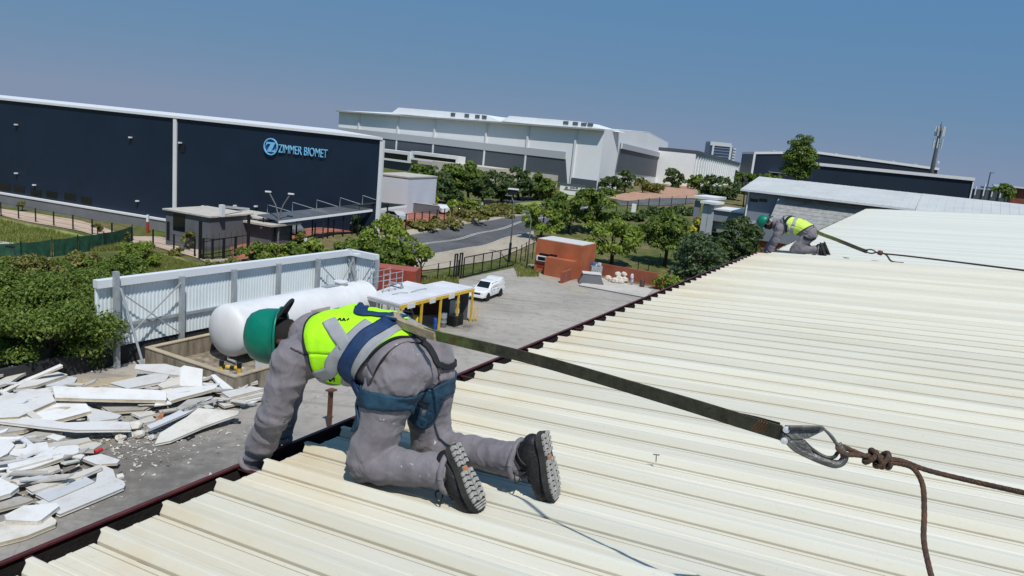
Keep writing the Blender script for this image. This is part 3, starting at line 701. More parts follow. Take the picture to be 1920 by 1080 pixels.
# roof monitors with dark vents
for (xa, xb), vents in (((733, 950), (849, 875, 895, 908)), ((940, 1138), (1062, 1080, 1096, 1108))):
    off = -7.0
    sa = ff.at(xa, 212, off)[0]; sb = ff.at(xb, 235, off)[0]; zt0 = ztop + (lft.z - ztop) * (sa + sb) / 2 / Lf + 0.3; ex = 1.1
    hh = ff.at((xa + xb) / 2, 213 + ((xa + xb) / 2 - 800) * 0.077, off)[1] - zt0 + ex
    mb = MB(); mb.prism([ff.P(sa, zt0, off), ff.P(sb, zt0, off), ff.P(sb + 9, zt0 + hh, off), ff.P(sa - 3.0, zt0 + hh, off)], -ff.n * 14.0); mo = T(mb.build('roof_monitor', MT_WROOF))
    for x in vents:
        s = ff.at(x, 222, off)[0]; mb = MB(); ff.block(mb, s - 0.8, s + 0.8, zt0 + hh * 0.35, zt0 + hh * 0.88, off - 0.3, off + 0.12); o = mb.build('vent', MT_SLATE); o.parent = mo; o.matrix_parent_inverse = Matrix()
# framed window boxes on the white warehouse's office front
fo = Face(CC + ray(860, 300) * 215, rad(148))
T = Part('office_wing', 'office wing with white framed dark windows in front of the white warehouse', 'building', (fo.o.x, fo.o.y))
def framed(x0, y0, x1, y1, d0):
    s0, z0 = fo.at(x0, y0); s1, z1 = fo.at(x1, y1); sm, sM = min(s0, s1), max(s0, s1); zm, zM = min(z0, z1), max(z0, z1)
    fr = MB(); t = 0.9
    fo.block(fr, sm, sM, zM - t, zM, -3, d0); fo.block(fr, sm, sM, zm, zm + t * 0.6, -3, d0); fo.block(fr, sm, sm + t, zm + t * 0.6, zM - t, -3, d0); fo.block(fr, sM - t, sM, zm + t * 0.6, zM - t, -3, d0)
    w_ = T(fr.build('window_frame', MT_WTRIM)); gl = MB(); fo.block(gl, sm + t, sM - t, zm + t * 0.6, zM - t, -2.9, d0 - 0.9); o = gl.build('pane', MT_GLASS); o.parent = w_; o.matrix_parent_inverse = Matrix()
framed(700, 277, 771, 306, 0.8); framed(772, 283, 860, 310, 0.4)
s0_, z0_ = fo.at(690, 330); s1_, z1_ = fo.at(860, 296)
T(fo.piece('wall', MT_SLATE, None, min(s0_, s1_), max(s0_, s1_), 0, fo.at(800, 308)[1] - 0.4, -10, -0.2))
s0_ = fo.at(823, 306)[0]; s1_ = fo.at(938, 320)[0]
T(fo.piece('parapet', MT_CREAM, None, min(s0_, s1_), max(s0_, s1_), 0, fo.at(880, 309)[1], -6, 3.0))
for k in range(6):
    s = fo.at(918 + k * 3.5, 320)[0]; T(fo.piece('louvre', M('grey_gutter', (0.33, 0.35, 0.36)), None, s - 0.12, s + 0.12, 6, fo.at(880, 313)[1] - 0.3, 3.0, 3.15))

# ---------------------------------------------------------------- sign wall at the junction
fs_ = Face(on_ground(1075, 366), rad(165)); s0_, s1_ = fs_.at(1049, 360)[0], fs_.at(1096, 362)[0]; zt = fs_.at(1072, 348)[1]; zb0 = zg(fs_.o.x, fs_.o.y)
T = Part('sign_wall', 'white roadside sign wall with faint dark lettering before the white warehouse', 'sign', (fs_.o.x, fs_.o.y))
T(fs_.piece('wall', M('white_paint_sign', (0.78, 0.78, 0.75), 0.7, var=0.05), None, min(s0_, s1_), max(s0_, s1_), zb0 - 1, zt, -0.6, 0)); T(fs_.piece('coping', MT_SLATE, None, min(s0_, s1_) - 0.1, max(s0_, s1_) + 0.1, zt, zt + 0.35, -0.7, 0.15))
for x0, x1, y0, y1 in ((1060, 1064.5, 349.5, 354.5), (1069, 1072.5, 350.5, 354), (1073.3, 1078, 350.8, 354.3), (1079.3, 1083.8, 351, 355), (1057, 1087, 356, 357)):
    T(fs_.pix('lettering', M('sign_dark_paint', (0.16, 0.16, 0.17), 0.6), None, x0, y0, x1, y1, 0.0, 0.03))

# ---------------------------------------------------------------- peach office, ribbed white warehouse, tower
def box_between(px0, py0, px1, py1, d0, zbot, depth, mat, T, name='wall'):
    """block whose top edge runs between two picture points at one height; left end at distance d0"""
    a = CC + ray(px0, py0) * d0; b = on_level(px1, py1, a.z) if abs(ray(px1, py1).z) > 1e-4 and (a.z - EYE) / ray(px1, py1).z > 0 else CC + ray(px1, py1) * d0
    f_ = Face(a, math.atan2(b.y - a.y, b.x - a.x)); L_ = (Vector((b.x, b.y, 0)) - Vector((a.x, a.y, 0))).length
    if T is not None: T(f_.piece(name, mat, None, 0, L_, zbot, a.z, -depth, 0))
    return f_, L_, a.z
a = CC + ray(1250, 279) * 330
T = Part('peach_office', 'white and peach office block just right of the white warehouse', 'building', (a.x, a.y))
fp = Face(a, math.atan2(0.15, 1.0)); zt = a.z; LL = abs(fp.at(1306, 290)[0])
T(fp.piece('wall', MT_WHITEW, None, -6, LL, 0, zt, -30, 0)); T(fp.piece('roof_edge', MT_SLATE, None, -6, LL + 0.2, zt, zt + 0.5, -30, 0.4))
z1_ = fp.at(1280, 303)[1]; z2_ = fp.at(1280, 318)[1]
T(fp.piece('peach_band', M('peach_plaster', (0.50, 0.30, 0.17), 0.8, var=0.1), None, -6, LL - 0.5, z2_, z1_, 0, 1.2))
for x in (1258, 1278, 1292): 
    w_ = T(fp.pix('window', MT_GLASS, None, x - 3.5, 307, x + 3.5, 312.5, 1.2, 1.3, 1.2))
for x in (1256, 1270, 1284, 1297): T(fp.pix('column', MT_CREAM, None, x - 1, 318, x + 1, 332, 0.2, 1.0))
a = CC + ray(1305, 289) * 300
T = Part('ribbed_warehouse', 'low white warehouse of ribbed sheets with a dark roof edge, left of the tall tower', 'warehouse', (a.x, a.y))
b = CC + ray(1385, 309) * 420
fr_ = Face(a, math.atan2(b.y - a.y, b.x - a.x)); LL = (Vector((b.x, b.y)) - Vector((a.x, a.y))).length
mb = MB(); n_ = 44
for k in range(n_):
    s = LL * k / n_; zt_ = a.z + (b.z - a.z) * k / n_
    mb2 = MB(); fr_.block(mb2, s + 0.02, s + LL / n_ - 0.02, 0, zt_, -25, 0.35 if k % 2 else 0.0); T(mb2.build('wall_panel', MT_WHITEW))
mb = MB(); mb.prism([fr_.P(0, a.z, 0.8), fr_.P(LL, b.z, 0.8), fr_.P(LL, b.z + 1.2, 0.8), fr_.P(0, a.z + 1.4, 0.8)], -fr_.n * 26); T(mb.build('roof_edge', MT_SLATE))
D_ = 900.0
a = CC + ray(1332, 265) * D_; b = CC + ray(1382, 268) * D_
ft = Face(a, math.atan2(b.y - a.y, b.x - a.x) ); LL = (Vector((b.x, b.y)) - Vector((a.x, a.y))).length; zt = a.z
T = Part('office_tower', 'distant office tower with blue glass and white frame on the skyline', 'tower', (a.x, a.y))
MT_TGLASS = M('blue_tower_glass', (0.045, 0.07, 0.13), 0.2, spec=0.5); MT_TW = M('tower_white', (0.52, 0.56, 0.62), 0.6)
T(ft.piece('core', MT_TGLASS, None, 0, LL * 0.80, -60, zt - 2, -22, 0))
T(ft.piece('frame_top', MT_TW, None, 0.2, LL * 0.80, zt - 4.5, zt, -22, 0.8)); T(ft.piece('frame_pillar', MT_TW, None, LL * 0.10, LL * 0.17, -60, zt - 4.5, 0, 0.8))
T(ft.piece('stair_core', MT_TW, None, LL * 0.76, LL * 0.84, -60, zt - 2.5, -22, 1.0)); T(ft.piece('side_block', M('tower_grey', (0.36, 0.40, 0.47), 0.6), None, LL * 0.88, LL, -60, zt - 5, -18, 0.4)); T(ft.piece('link_block', MT_TGLASS, None, LL * 0.84, LL * 0.88, -60, zt - 4, -15, -1))
for k in range(13):
    z = zt - 7.2 - k * 3.3
    T(ft.piece('floor_band', M('tower_band', (0.20, 0.25, 0.33), 0.5), None, LL * 0.17, LL * 0.76, z, z + 0.8, 0, 0.4)); T(ft.piece('balcony', MT_TW, None, LL * 0.90, LL * 0.985, z, z + 1.4, 0.4, 1.2))

# ---------------------------------------------------------------- two navy sheds behind the right hand building, mast
T = Part('navy_shed', 'nearer navy shed with a white roof edge, right of the tall tree', 'warehouse', (CC + ray(1505, 308) * 190)[:2])
a = CC + ray(1505, 308) * 190; fn = Face(a, math.atan2((CC + ray(1825, 329) * 176 - a).y, (CC + ray(1825, 329) * 176 - a).x)); LL = abs(fn.at(1825, 335)[0]); zt = a.z
T(fn.piece('wall', MT_NAVY2, None, 0, LL, 0, zt, -30, 0)); T(fn.piece('roof_edge', MT_WTRIM, None, -0.2, LL + 0.3, zt, zt + 0.75, -30, 0.4)); T(fn.piece('corner_trim', MT_WTRIM, None, LL, LL + 0.25, 0, zt, -0.4, 0.3))
a = CC + ray(1415, 289) * 260; b = on_level(1640, 305, a.z) if False else CC + ray(1757, 319) * 250
fb = Face(a, math.atan2(b.y - a.y, b.x - a.x)); LL = abs(fb.at(1757, 325)[0])
T = Part('navy_shed', 'taller navy shed far behind, with its gable peak hidden by the tall tree', 'warehouse', (a.x, a.y))
za = a.z; zr = fb.at(1530, 288)[1]; zb_ = b.z; sr = fb.at(1530, 290)[0]
mb = MB(); mb.prism([fb.P(0, 0), fb.P(LL, 0), fb.P(LL, zb_), fb.P(sr, zr), fb.P(0, za)], -fb.n * 40); T(mb.build('wall', MT_NAVY2))
mb = MB(); mb.prism([fb.P(-0.2, za, 0.3), fb.P(sr, zr, 0.3), fb.P(sr, zr + 0.8, 0.3), fb.P(-0.2, za + 0.8, 0.3)], -fb.n * 40.6); mb.prism([fb.P(sr, zr, 0.3), fb.P(LL + 0.3, zb_, 0.3), fb.P(LL + 0.3, zb_ + 0.8, 0.3), fb.P(sr, zr + 0.8, 0.3)], -fb.n * 40.6); T(mb.build('roof_edge', MT_WTRIM))
T(fb.piece('corner_trim', MT_WTRIM, None, -0.3, 0.4, 0, za, -0.3, 0.3)); T(fb.pix('canopy', MT_WTRIM, None, 1440, 322, 1468, 325, 0, 3))
for x in (1450, 1568, 1610, 1675, 1717):
    s, z = fb.at(x, 289 + max(0, (x - 1530)) * 0.137); mb = MB(); mb.lathe([(0.25, 0), (0.3, 0.5), (0.7, 0.7), (0.7, 0.9), (0.05, 1.1)], fb.P(s, z + 0.3, -1.0), n=10); T(mb.build('roof_vent', M('grey_gutter', (0.33, 0.35, 0.36))))
pm = CC + ray(1747, 322) * 240
T = Part('phone_mast', 'tall grey phone mast with white antennas standing above the navy sheds', 'mast', (pm.x, pm.y))
zt = (CC + ray(1762, 228) * 240).z; zg_ = zg(pm.x, pm.y)
mb = MB(); mb.lathe([(0.75, 0), (0.62, (zt - zg_) * 0.6), (0.45, (zt - zg_) * 0.93), (0.05, (zt - zg_))], (pm.x, pm.y, zg_), n=12); T(mb.build('pole', M('mast_grey', (0.10, 0.115, 0.12), 0.6), smooth=True))
for lvl, rr_ in ((zt - 3.2, 1.3), (zt - 7.0, 1.35)):
    for k in range(6):
        an = k * math.pi / 3 + lvl; p = Vector((pm.x + rr_ * math.cos(an), pm.y + rr_ * math.sin(an), lvl))
        mb = MB(); mb.box(p, (0.32, 0.32, 3.0), an); ant = T(mb.build('antenna', M('antenna_white', (0.55, 0.57, 0.58), 0.5)))
        mb = MB(); mb.bar((pm.x, pm.y, lvl), p, 0.09, 0.09); mb.build('bracket', M('mast_grey', (0.1, 0.115, 0.12)), ant)
mb = MB(); mb.lathe([(0.05, 0), (0.6, 0.15), (0.6, 0.25), (0.1, 0.3)], (pm.x + 0.9, pm.y - 0.8, zt - 13), axis=(0.5, -0.8, 0), n=12); T(mb.build('dish', M('antenna_white', (0.55, 0.57, 0.58))))
mb = MB(); mb.lathe([(0.6, 0), (1.1, 0.1), (1.1, 0.3), (0.6, 0.4)], (pm.x, pm.y, zt - 19), n=10); T(mb.build('platform', M('mast_grey', (0.1, 0.115, 0.12))))
pl_ = CC + ray(1851, 352) * 150; zt = (CC + ray(1854, 324) * 150).z
T = Part('street_lamp', 'thin lamp post standing against the sky right of the navy sheds', 'lamp post', (pl_.x, pl_.y))
mb = MB(); mb.tube([(pl_.x, pl_.y, zg(pl_.x, pl_.y)), (pl_.x, pl_.y, zt)], 0.12, 8); T(mb.build('pole', M('mast_grey', (0.1, 0.115, 0.12)))); mb = MB(); mb.box((pl_.x + 0.3, pl_.y, zt + 0.05), (0.7, 0.25, 0.14)); T(mb.build('lamp_head', M('mast_grey', (0.1, 0.115, 0.12))))
a = CC + ray(1826, 352) * 210
T = Part('pipe_rack', 'low dark plant building with pipes beyond the end of the navy shed', 'building', (a.x, a.y))
fq = Face(a, rad(-28)); 
T(fq.piece('wall', MT_SLATE, None, 0, 9, 0, a.z - 0.3, -8, 0)); T(fq.piece('roof', MT_SLATE, None, 2, 26, a.z + 0.2, a.z + 0.6, -9, 0.3))
for k in range(4): mb = MB(); mb.tube([fq.P(0.5 + k * 2, a.z - 2, 0.4), fq.P(0.5 + k * 2, a.z + 0.5 + (k % 2), 0.4)], 0.18, 8); T(mb.build('pipe', MT_WTRIM))
a = CC + ray(1890, 348) * 150; fq = Face(a, rad(-30))
T = Part('brick_house', 'red brick building with a pale roof at the far right edge', 'building', (a.x, a.y))
T(fq.piece('wall', M('red_brick_far', (0.22, 0.07, 0.05), 0.9, var=0.2, vscale=1.0), None, 0.8, 20, 0, a.z - 0.3, -8, 0)); T(fq.piece('roof', MT_WTRIM, None, -2.5, 21, a.z - 0.3, a.z, -9, 0.8)); T(fq.pix('window', MT_WTRIM, None, 1897, 356, 1904, 362, 0, 0.06))
# ---------------------------------------------------------------- grey two storey building with the white roof, right
fR = Face(CC + ray(1393, 356) * 112, rad(150))
T = Part('grey_building', 'grey office building with a long white roof, tiled lean-to and orange wall at the right', 'building', (fR.o.x, fR.o.y))
MT_GREYW = M('blue_grey_plaster', (0.21, 0.235, 0.265), 0.8, var=0.08, vscale=0.3)
MT_RROOF = M('dull_white_roof', (0.50, 0.515, 0.50), 0.55, var=0.07, vscale=0.4)
MT_TILE = M('grey_roof_tile', (0.27, 0.275, 0.27), 0.85, var=0.22, vscale=1.5, bump=0.4, bscale=10)
sA = fR.at(1395, 400)[0]; sC = fR.at(1465, 400)[0]; sEnd = fR.at(1990, 420)[0] - 30; zE = fR.at(1395, 357)[1]
lo, hi = min(sA, sEnd), max(sA, sEnd)
T(fR.piece('wall', MT_GREYW, None, lo, hi, -1, zE - 0.2, -16, 0))
# roof: front eaves to a ridge behind
zR = zE + 1.9
def rq(s0, s1, ze, out, zr, back, name='roof'):
    mb = MB(); mb.prism([fR.P(s0, ze, out), fR.P(s1, ze, out), fR.P(s1, zr, back), fR.P(s0, zr, back)], Vector((0, 0, 0.22))); return T(mb.build(name, MT_RROOF))
sg_ = -1 if sEnd < sA else 1
r1 = rq(sA - sg_ * 0.8, sC, zE, 0.9, zR, -9.5)
sD = fR.at(1717, 388, 1.5)[0]
r2 = rq(sC + sg_ * 0.03, sD, zE + 0.05, 2.2, zR + 0.03, -9.5); r3 = rq(sD + sg_ * 0.03, sEnd, zE - 0.55, 3.6, zR + 0.06, -9.5)
mb = MB(); mb.prism([fR.P(sA - sg_ * 0.8, zE, -20), fR.P(sEnd, zE, -20), fR.P(sEnd, zR, -9.6), fR.P(sA - sg_ * 0.8, zR, -9.6)], Vector((0, 0, 0.2))); T(mb.build('roof', MT_RROOF))
# standing seams of the long roof
for k in range(60):
    s = sC + (sEnd - sC) * (k + 0.5) / 60
    e0, z0 = (2.2, zE + 0.05) if (s - sD) * sg_ < 0 else (3.6, zE - 0.55)
    mb = MB(); mb.bar(fR.P(s, z0 + 0.235, e0), fR.P(s, zR + 0.25, -9.4), 0.10, 0.07); o = mb.build('roof_seam', MT_RROOF); T(o)
T(fR.piece('eaves_gutter', MT_WTRIM, None, min(sA - sg_ * 0.8, sC), max(sA - sg_ * 0.8, sC), zE - 0.05, zE + 0.15, 0.95, 1.15))
T(fR.piece('eaves_gutter', MT_WTRIM, None, min(sC, sD), max(sC, sD), zE, zE + 0.2, 2.25, 2.45)); T(fR.piece('eaves_gutter', MT_WTRIM, None, min(sD, sEnd), max(sD, sEnd), zE - 0.6, zE - 0.4, 3.65, 3.85))
# downpipe, upper windows
mb = MB(); mb.tube([fR.P(sA + sg_ * 0.3, zE - 0.1, 0.25), fR.P(sA + sg_ * 0.3, fR.at(1397, 412)[1], 0.25)], 0.12, 8); T(mb.build('downpipe', MT_WTRIM))
for x in (1414, 1431): T(fR.pix('window', MT_GLASS, None, x - 7, 372, x + 7, 379.5, 0.0, 0.05))
# clerestory strip under the long eaves
for k in range(12):
    xa = 1468 + k * 21; w_ = 17 if k % 2 == 0 else 8
    ya = 361 + (xa - 1465) * 0.118
    T(fR.pix('clerestory_window', MT_GLASS if k % 3 else MT_GREYW, None, xa, ya + 1, xa + w_, ya + 9, 0.0, 0.06))
# tiled lean-to
pA, pB, pC_, pD_ = fR.at(1463, 366), fR.at(1740, 399), fR.at(1450, 396, 5), fR.at(1640, 430, 5)
zt_, zl_ = pA[1], pA[1] - 4.2
s0_, s1_ = pA[0], sEnd
rows = 9
for r in range(rows):
    t0, t1 = r / rows, (r + 1) / rows
    mb = MB(); z0, z1 = zl_ + (zt_ - zl_) * t0, zl_ + (zt_ - zl_) * t1; o0, o1 = 5.5 * (1 - t0) + 0.1, 5.5 * (1 - t1) + 0.1
    mb.prism([fR.P(s0_, z0 + 0.05, o0), fR.P(s1_, z0 + 0.05, o0), fR.P(s1_, z1, o1), fR.P(s0_, z1, o1)], Vector((0, 0, 0.10))); T(mb.build('tile_course', MT_TILE))
# lower grey band and orange wall under the lean-to
T(fR.piece('lower_band', MT_GREYW, None, min(sA, sEnd), max(sA, sEnd), zl_ - 2.2, zl_ + 0.02, 0.02, 5.6))
T(fR.piece('orange_wall', MT_ORANGE, None, min(fR.at(1408, 430, 5)[0], sEnd), max(fR.at(1408, 430, 5)[0], sEnd), -1, zl_ - 2.22, 0.5, 5.2))
# front porch block with glazed wall
fP = Face(CC + ray(1335, 395) * 118, rad(150)); s1_ = fP.at(1408, 420)[0]; zt = fP.at(1337, 393)[1]
T2 = Part('porch_block', 'grey flat roofed porch with white columns and a glazed front left of the grey building', 'building', (fP.o.x, fP.o.y))
z2 = fP.at(1360, 417)[1]; lo, hi = min(0, s1_), max(0, s1_)
T2(fP.piece('fascia', MT_GREYW, None, lo, hi, z2, zt, -8, 0)); T2(fP.piece('coping', MT_WTRIM, None, lo - 0.2, hi, zt, zt + 0.25, -8, 0.3))
z3 = fP.at(1352, 462)[1]
T2(fP.piece('soffit_wall', M('pale_grey_plaster', (0.42, 0.45, 0.48), 0.8), None, lo, hi, fP.at(1355, 432)[1], z2 - 0.01, -2, -1.2)); T2(fP.piece('back_wall', MT_DGREY, None, lo, hi, -1, z3, -2, -1.3))
x0, x1, y0, y1 = 1334, 1374, 434, 461
sa, za = fP.at(x0, y0, -1.3); sb, zb_ = fP.at(x1, y1, -1.3)
for i in range(3):
    for j in range(2):
        a_, b_ = sa + (sb - sa) * i / 3, sa + (sb - sa) * (i + 1) / 3; c_, d_ = za + (zb_ - za) * j / 2, za + (zb_ - za) * (j + 1) / 2
        T2(fP.piece('pane', MT_GLASS, None, min(a_, b_) + 0.06, max(a_, b_) - 0.06, min(c_, d_) + 0.06, max(c_, d_) - 0.06, -1.6, -1.35))
for i in range(4): s = sa + (sb - sa) * i / 3; T2(fP.piece('mullion', MT_WTRIM, None, s - 0.06, s + 0.06, min(za, zb_), max(za, zb_), -1.6, -1.22))
for j in range(3): z = za + (zb_ - za) * j / 2; T2(fP.piece('transom', MT_WTRIM, None, min(sa, sb), max(sa, sb), z - 0.06, z + 0.06, -1.6, -1.25))
for x in (1321, 1331): T2(fP.pix('column', M('pale_grey_plaster', (0.42, 0.45, 0.48)), None, x - 1.6, 384, x + 1.6, 440, -0.15, 0.15)); 
T2(fP.pix('canopy', MT_WTRIM, None, 1316, 376, 1345, 384, -4, 0.8)); T2(fP.pix('dark_screen', MT_BLACK, None, 1322.5, 384, 1329.5, 440, -0.4, -0.2))
mb = MB(); o_ = fP.P(*fP.at(1318, 372, -6), -6)
T3 = Part('white_canopy', 'pale flat canopy behind the trees left of the grey building', 'canopy', (o_.x, o_.y))
T3(fP.pix('roof', MT_WTRIM, None, 1300, 366, 1340, 376, -12, -5, -5))
for x in (1302, 1320, 1338): T3(fP.pix('post', MT_GREYW, None, x - 0.8, 376, x + 0.8, 440, -6, -5.6, -5))
# ================================================================ YARD OBJECTS
MT_GALV = M('galvanised_steel', (0.40, 0.43, 0.45), 0.45, metal=0.35, var=0.12, vscale=2)
MT_SCREEN = M('pale_blue_screen_sheet', (0.68, 0.74, 0.76), 0.5, var=0.05, vscale=0.6)
MT_TANK = M('white_tank_paint', (0.60, 0.60, 0.60), 0.5, col2=(0.68, 0.69, 0.70), vscale=0.8, stretch=(1, 1, 0.4))
MT_RUST = M('rusty_steel', (0.10, 0.045, 0.025), 0.8, var=0.4, vscale=4)
MT_YEL = M('safety_yellow', (0.62, 0.40, 0.03), 0.5, var=0.15, vscale=3)
MT_GAPSHADE = M('under_screen_shade', (0.03, 0.03, 0.032), 0.9, var=0.3, vscale=1)  # near-black colour stands in for the shadow beneath the screen sheets
MT_SHEDROOF = M('white_shed_roof', (0.64, 0.64, 0.65), 0.5, var=0.09, vscale=0.5)
MT_STAINW = M('stained_concrete_wall', (0.33, 0.28, 0.21), 0.9, col2=(0.11, 0.092, 0.07), vscale=1.2, stretch=(1.5, 1.5, 0.35), bump=0.2)

# ---- tall pale screen wall of corrugated sheets
def corr_panel(a, b, z0, z1, pitch=0.25, amp=0.045, side=1):
    """corrugated upright sheet from a to b"""
    a = Vector((a.x, a.y, 0)); b = Vector((b.x, b.y, 0)); d = (b - a); L_ = d.length; d.normalize(); nrm = d.cross(Z3) * side
    vs = []; n = int(L_ / pitch); xs_ = []
    for k in range(n):
        x = L_ * k / n; w_ = L_ / n
        xs_ += [(x, 0), (x + w_ * 0.35, 0), (x + w_ * 0.5, amp), (x + w_ * 0.85, amp)]
    xs_.append((L_, 0))
    for x, o in xs_:
        p = a + d * x + nrm * o
        vs += [(p.x, p.y, z0), (p.x, p.y, z1)]
    m = MB(); m.add(vs, [(2*i, 2*i+2, 2*i+3, 2*i+1) for i in range(len(xs_) - 1)]); return m
fF = Face(on_ground(211, 690), math.atan2(0.882, 0.471))
T = Part('screen_wall', 'tall pale blue corrugated steel screen wall braced with grey posts behind the white tank', 'wall', (fF.o.x, fF.o.y))
px_posts = (211, 334, 432, 516, 590, 657)
tops = {211: 530, 334: 520, 432: 509, 516: 500, 590: 493, 657: 484}
s_posts = [fF.at(x, tops[x])[0] for x in px_posts]; s_posts[0] = fF.at(211, 600)[0]
z_tops = [fF.at(x, tops[x])[1] for x in px_posts]; zTop = sum(z_tops[:3]) / 3
zBot = fF.at(211, 652)[1]; zMid = fF.at(333, 590)[1]
spans = [(fF.at(180, 600)[0], s_posts[0])] + list(zip(s_posts, s_posts[1:]))
for a_, b_ in spans:
    for (q0, q1) in ((zBot, zMid - 0.02), (zMid + 0.02, zTop)):
        T(corr_panel(fF.P(a_ + 0.01, 0, -0.12), fF.P(b_ - 0.01, 0, -0.12), q0, q1, side=1).build('screen_sheet', MT_SCREEN))
    T(fF.piece('cap_rail', M('white_cap', (0.66, 0.69, 0.72), 0.5), None, a_ + 0.005, b_ - 0.005, zTop - 0.05, zTop + 0.42, -0.26, 0.22)); T(fF.piece('mid_rail', MT_GALV, None, a_ + 0.005, b_ - 0.005, zMid - 0.1, zMid + 0.1, -0.06, 0.08))
for i, s in enumerate(s_posts):
    zt_ = zTop + (0.9 if i == 0 else 0.1)
    T(fF.piece('post', MT_GALV, None, s - 0.14, s + 0.14, 0.0, zt_, 0.24, 0.52))
def bra(p, q, r=0.07): mb = MB(); mb.bar(p, q, r, r); T(mb.build('brace', MT_GALV))
bra(fF.P(s_posts[0], zTop - 0.2, 0.4), fF.P(s_posts[1], zBot + 0.1, 0.4)); bra(fF.P(s_posts[1], zTop - 0.2, 0.46), fF.P(s_posts[0], zBot + 0.1, 0.46))
bra(fF.P(s_posts[4], zTop - 0.2, 0.4), fF.P(s_posts[5], zMid - 1.2, 0.4)); bra(fF.P(s_posts[5], zTop - 0.2, 0.46), fF.P(s_posts[4] + 1.5, zMid - 1.2, 0.46))
mb = MB(); mb.tube([fF.P(s_posts[0] + 0.2, zTop - 0.1, 0.5), on_ground(274, 702)], 0.075, 8); T(mb.build('stay_pole', MT_GALV))
T(fF.piece('gap_shade_wall', MT_GAPSHADE, None, spans[0][0] - 9, s_posts[-1], -0.3, zBot - 0.05, -0.5, -0.2))  # dark strip filling the gap below the sheets, its shade put into the colour
# return wing of the screen
pc = fF.P(s_posts[-1], 0, 0); f2 = Face(pc, math.atan2(0.471, -0.882)); s2 = f2.at(712, 500)[0]; lo, hi = min(0, s2), max(0, s2)
for (q0, q1) in ((zBot, zMid - 0.02), (zMid + 0.02, zTop)):
    T(corr_panel(f2.P(lo + 0.15, 0, -0.1), f2.P(hi + 0.3, 0, -0.1), q0, q1).build('screen_sheet', MT_SCREEN))
T(f2.piece('cap_rail', M('white_cap', (0.66, 0.69, 0.72)), None, lo + 0.28, hi + 0.4, zTop - 0.05, zTop + 0.42, -0.22, 0.2)); T(f2.piece('mid_rail', MT_GALV, None, lo + 0.3, hi, zMid - 0.1, zMid + 0.1, -0.04, 0.08))
T(f2.piece('post', MT_GALV, None, s2 - 0.14, s2 + 0.14, 0, zTop + 0.1, 0.22, 0.46))
bra(f2.P(lo + 0.4, zTop - 0.2, 0.3), f2.P(hi - 0.4, zMid - 1.5, 0.3)); bra(f2.P(hi, zTop - 0.2, 0.34), f2.P(lo + 0.6, zMid - 1.5, 0.34))
pl0 = on_level(668, 478, zTop + 0.5)
mb = MB(); mb.box((pl0.x, pl0.y, zTop + 0.55), (0.7, 0.3, 0.15), YA); fl = mb.build('floodlight_head', MT_LAMPW); T(fl)

# ---- white fuel tank in its bund
tc0 = on_level(430, 618, 2.2); tdir = Vector((0.471, 0.882, 0)); R_t = 1.72
# far end of the tank
Lt = 13.0; tz = 2.15
tc0 = Vector((tc0.x, tc0.y, tz))
T = Part('fuel_tank', 'big white horizontal fuel tank behind the nearer worker', 'tank', (tc0.x, tc0.y, 0.3))
prof = []
for k in range(9):
    t_ = math.pi / 2 * k / 8; prof.append((R_t * math.sin(t_), -0.75 * math.cos(t_)))
prof += [(R_t, 0.05), (R_t + 0.015, 0.06), (R_t + 0.015, 0.14), (R_t, 0.15), (R_t, Lt - 0.1), (R_t + 0.015, Lt - 0.08), (R_t + 0.015, Lt)]
for k in range(9):
    t_ = math.pi / 2 * k / 8; prof.append((R_t * math.cos(t_), Lt + 0.75 * math.sin(t_)))
mb = MB(); mb.lathe(prof, tc0, tdir, n=48); T(mb.build('shell', MT_TANK, sharp=35))
for q in (3.2, 6.5, 9.8):
    mb = MB(); mb.lathe([(R_t - 0.01, -0.03), (R_t + 0.006, -0.02), (R_t + 0.006, 0.02), (R_t - 0.01, 0.03)], tc0 + tdir * q, tdir, n=48); T(mb.build('weld_seam', M('tank_seam', (0.60, 0.61, 0.62), 0.5), smooth=True))
for q in (2.2, Lt - 2.2):
    c = tc0 + tdir * q; mb = MB(); mb.box((c.x, c.y, 0.55), (0.5, 2.6, 1.1), YA); T(mb.build('saddle', MT_STAINW))
c = tc0 + tdir * (Lt * 0.80); mb = MB(); mb.lathe([(0.45, 0), (0.45, 0.25), (0.55, 0.25), (0.55, 0.33), (0.05, 0.36)], c + Z3 * (R_t - 0.05), n=20); T(mb.build('manhole', MT_TANK))
c = tc0 + tdir * (Lt * 0.72); mb = MB(); mb.box(c + Z3 * (R_t + 0.05), (1.6, 0.5, 0.08), YA); T(mb.build('step_plate', MT_GALV))
for q, (dx, r) in enumerate(((0.68, 0.05), (0.93, 0.06))):
    c = tc0 + tdir * (Lt * dx); mb = MB(); mb.tube([c + Z3 * (R_t - 0.05), c + Z3 * (R_t + 0.9), c + Z3 * (R_t + 0.95) + tdir * 0.3], r, 8); T(mb.build('vent_pipe', MT_GALV))
cs = tc0 + Vector((0.882, -0.471, 0)) * (R_t * 0.95) + tdir * (Lt * 0.5) + Z3 * 0.55
mb = MB(); mb.box(cs + Vector((0.882, -0.471, 0)) * 0.05, (1.9, 0.04, 0.5), YA); T(mb.build('name_plate', M('faded_plate', (0.50, 0.44, 0.38), 0.6)))
c = tc0 - tdir * 0.2 + Vector((0.882, -0.471, 0)) * 0.2; mb = MB(); mb.tube([c + Vector((0, 0, -1.55)) , c + Vector((0, 0, -1.85)), c + Vector((0.6, -0.3, -1.9))], 0.09, 8); T(mb.build('drain_pipe', MT_GALV))
c = on_level(492, 668, 0.9); mb = MB(); mb.box((c.x, c.y, 0.5), (0.8, 0.35, 0.9), YA); T(mb.build('valve_box', MT_TANK))
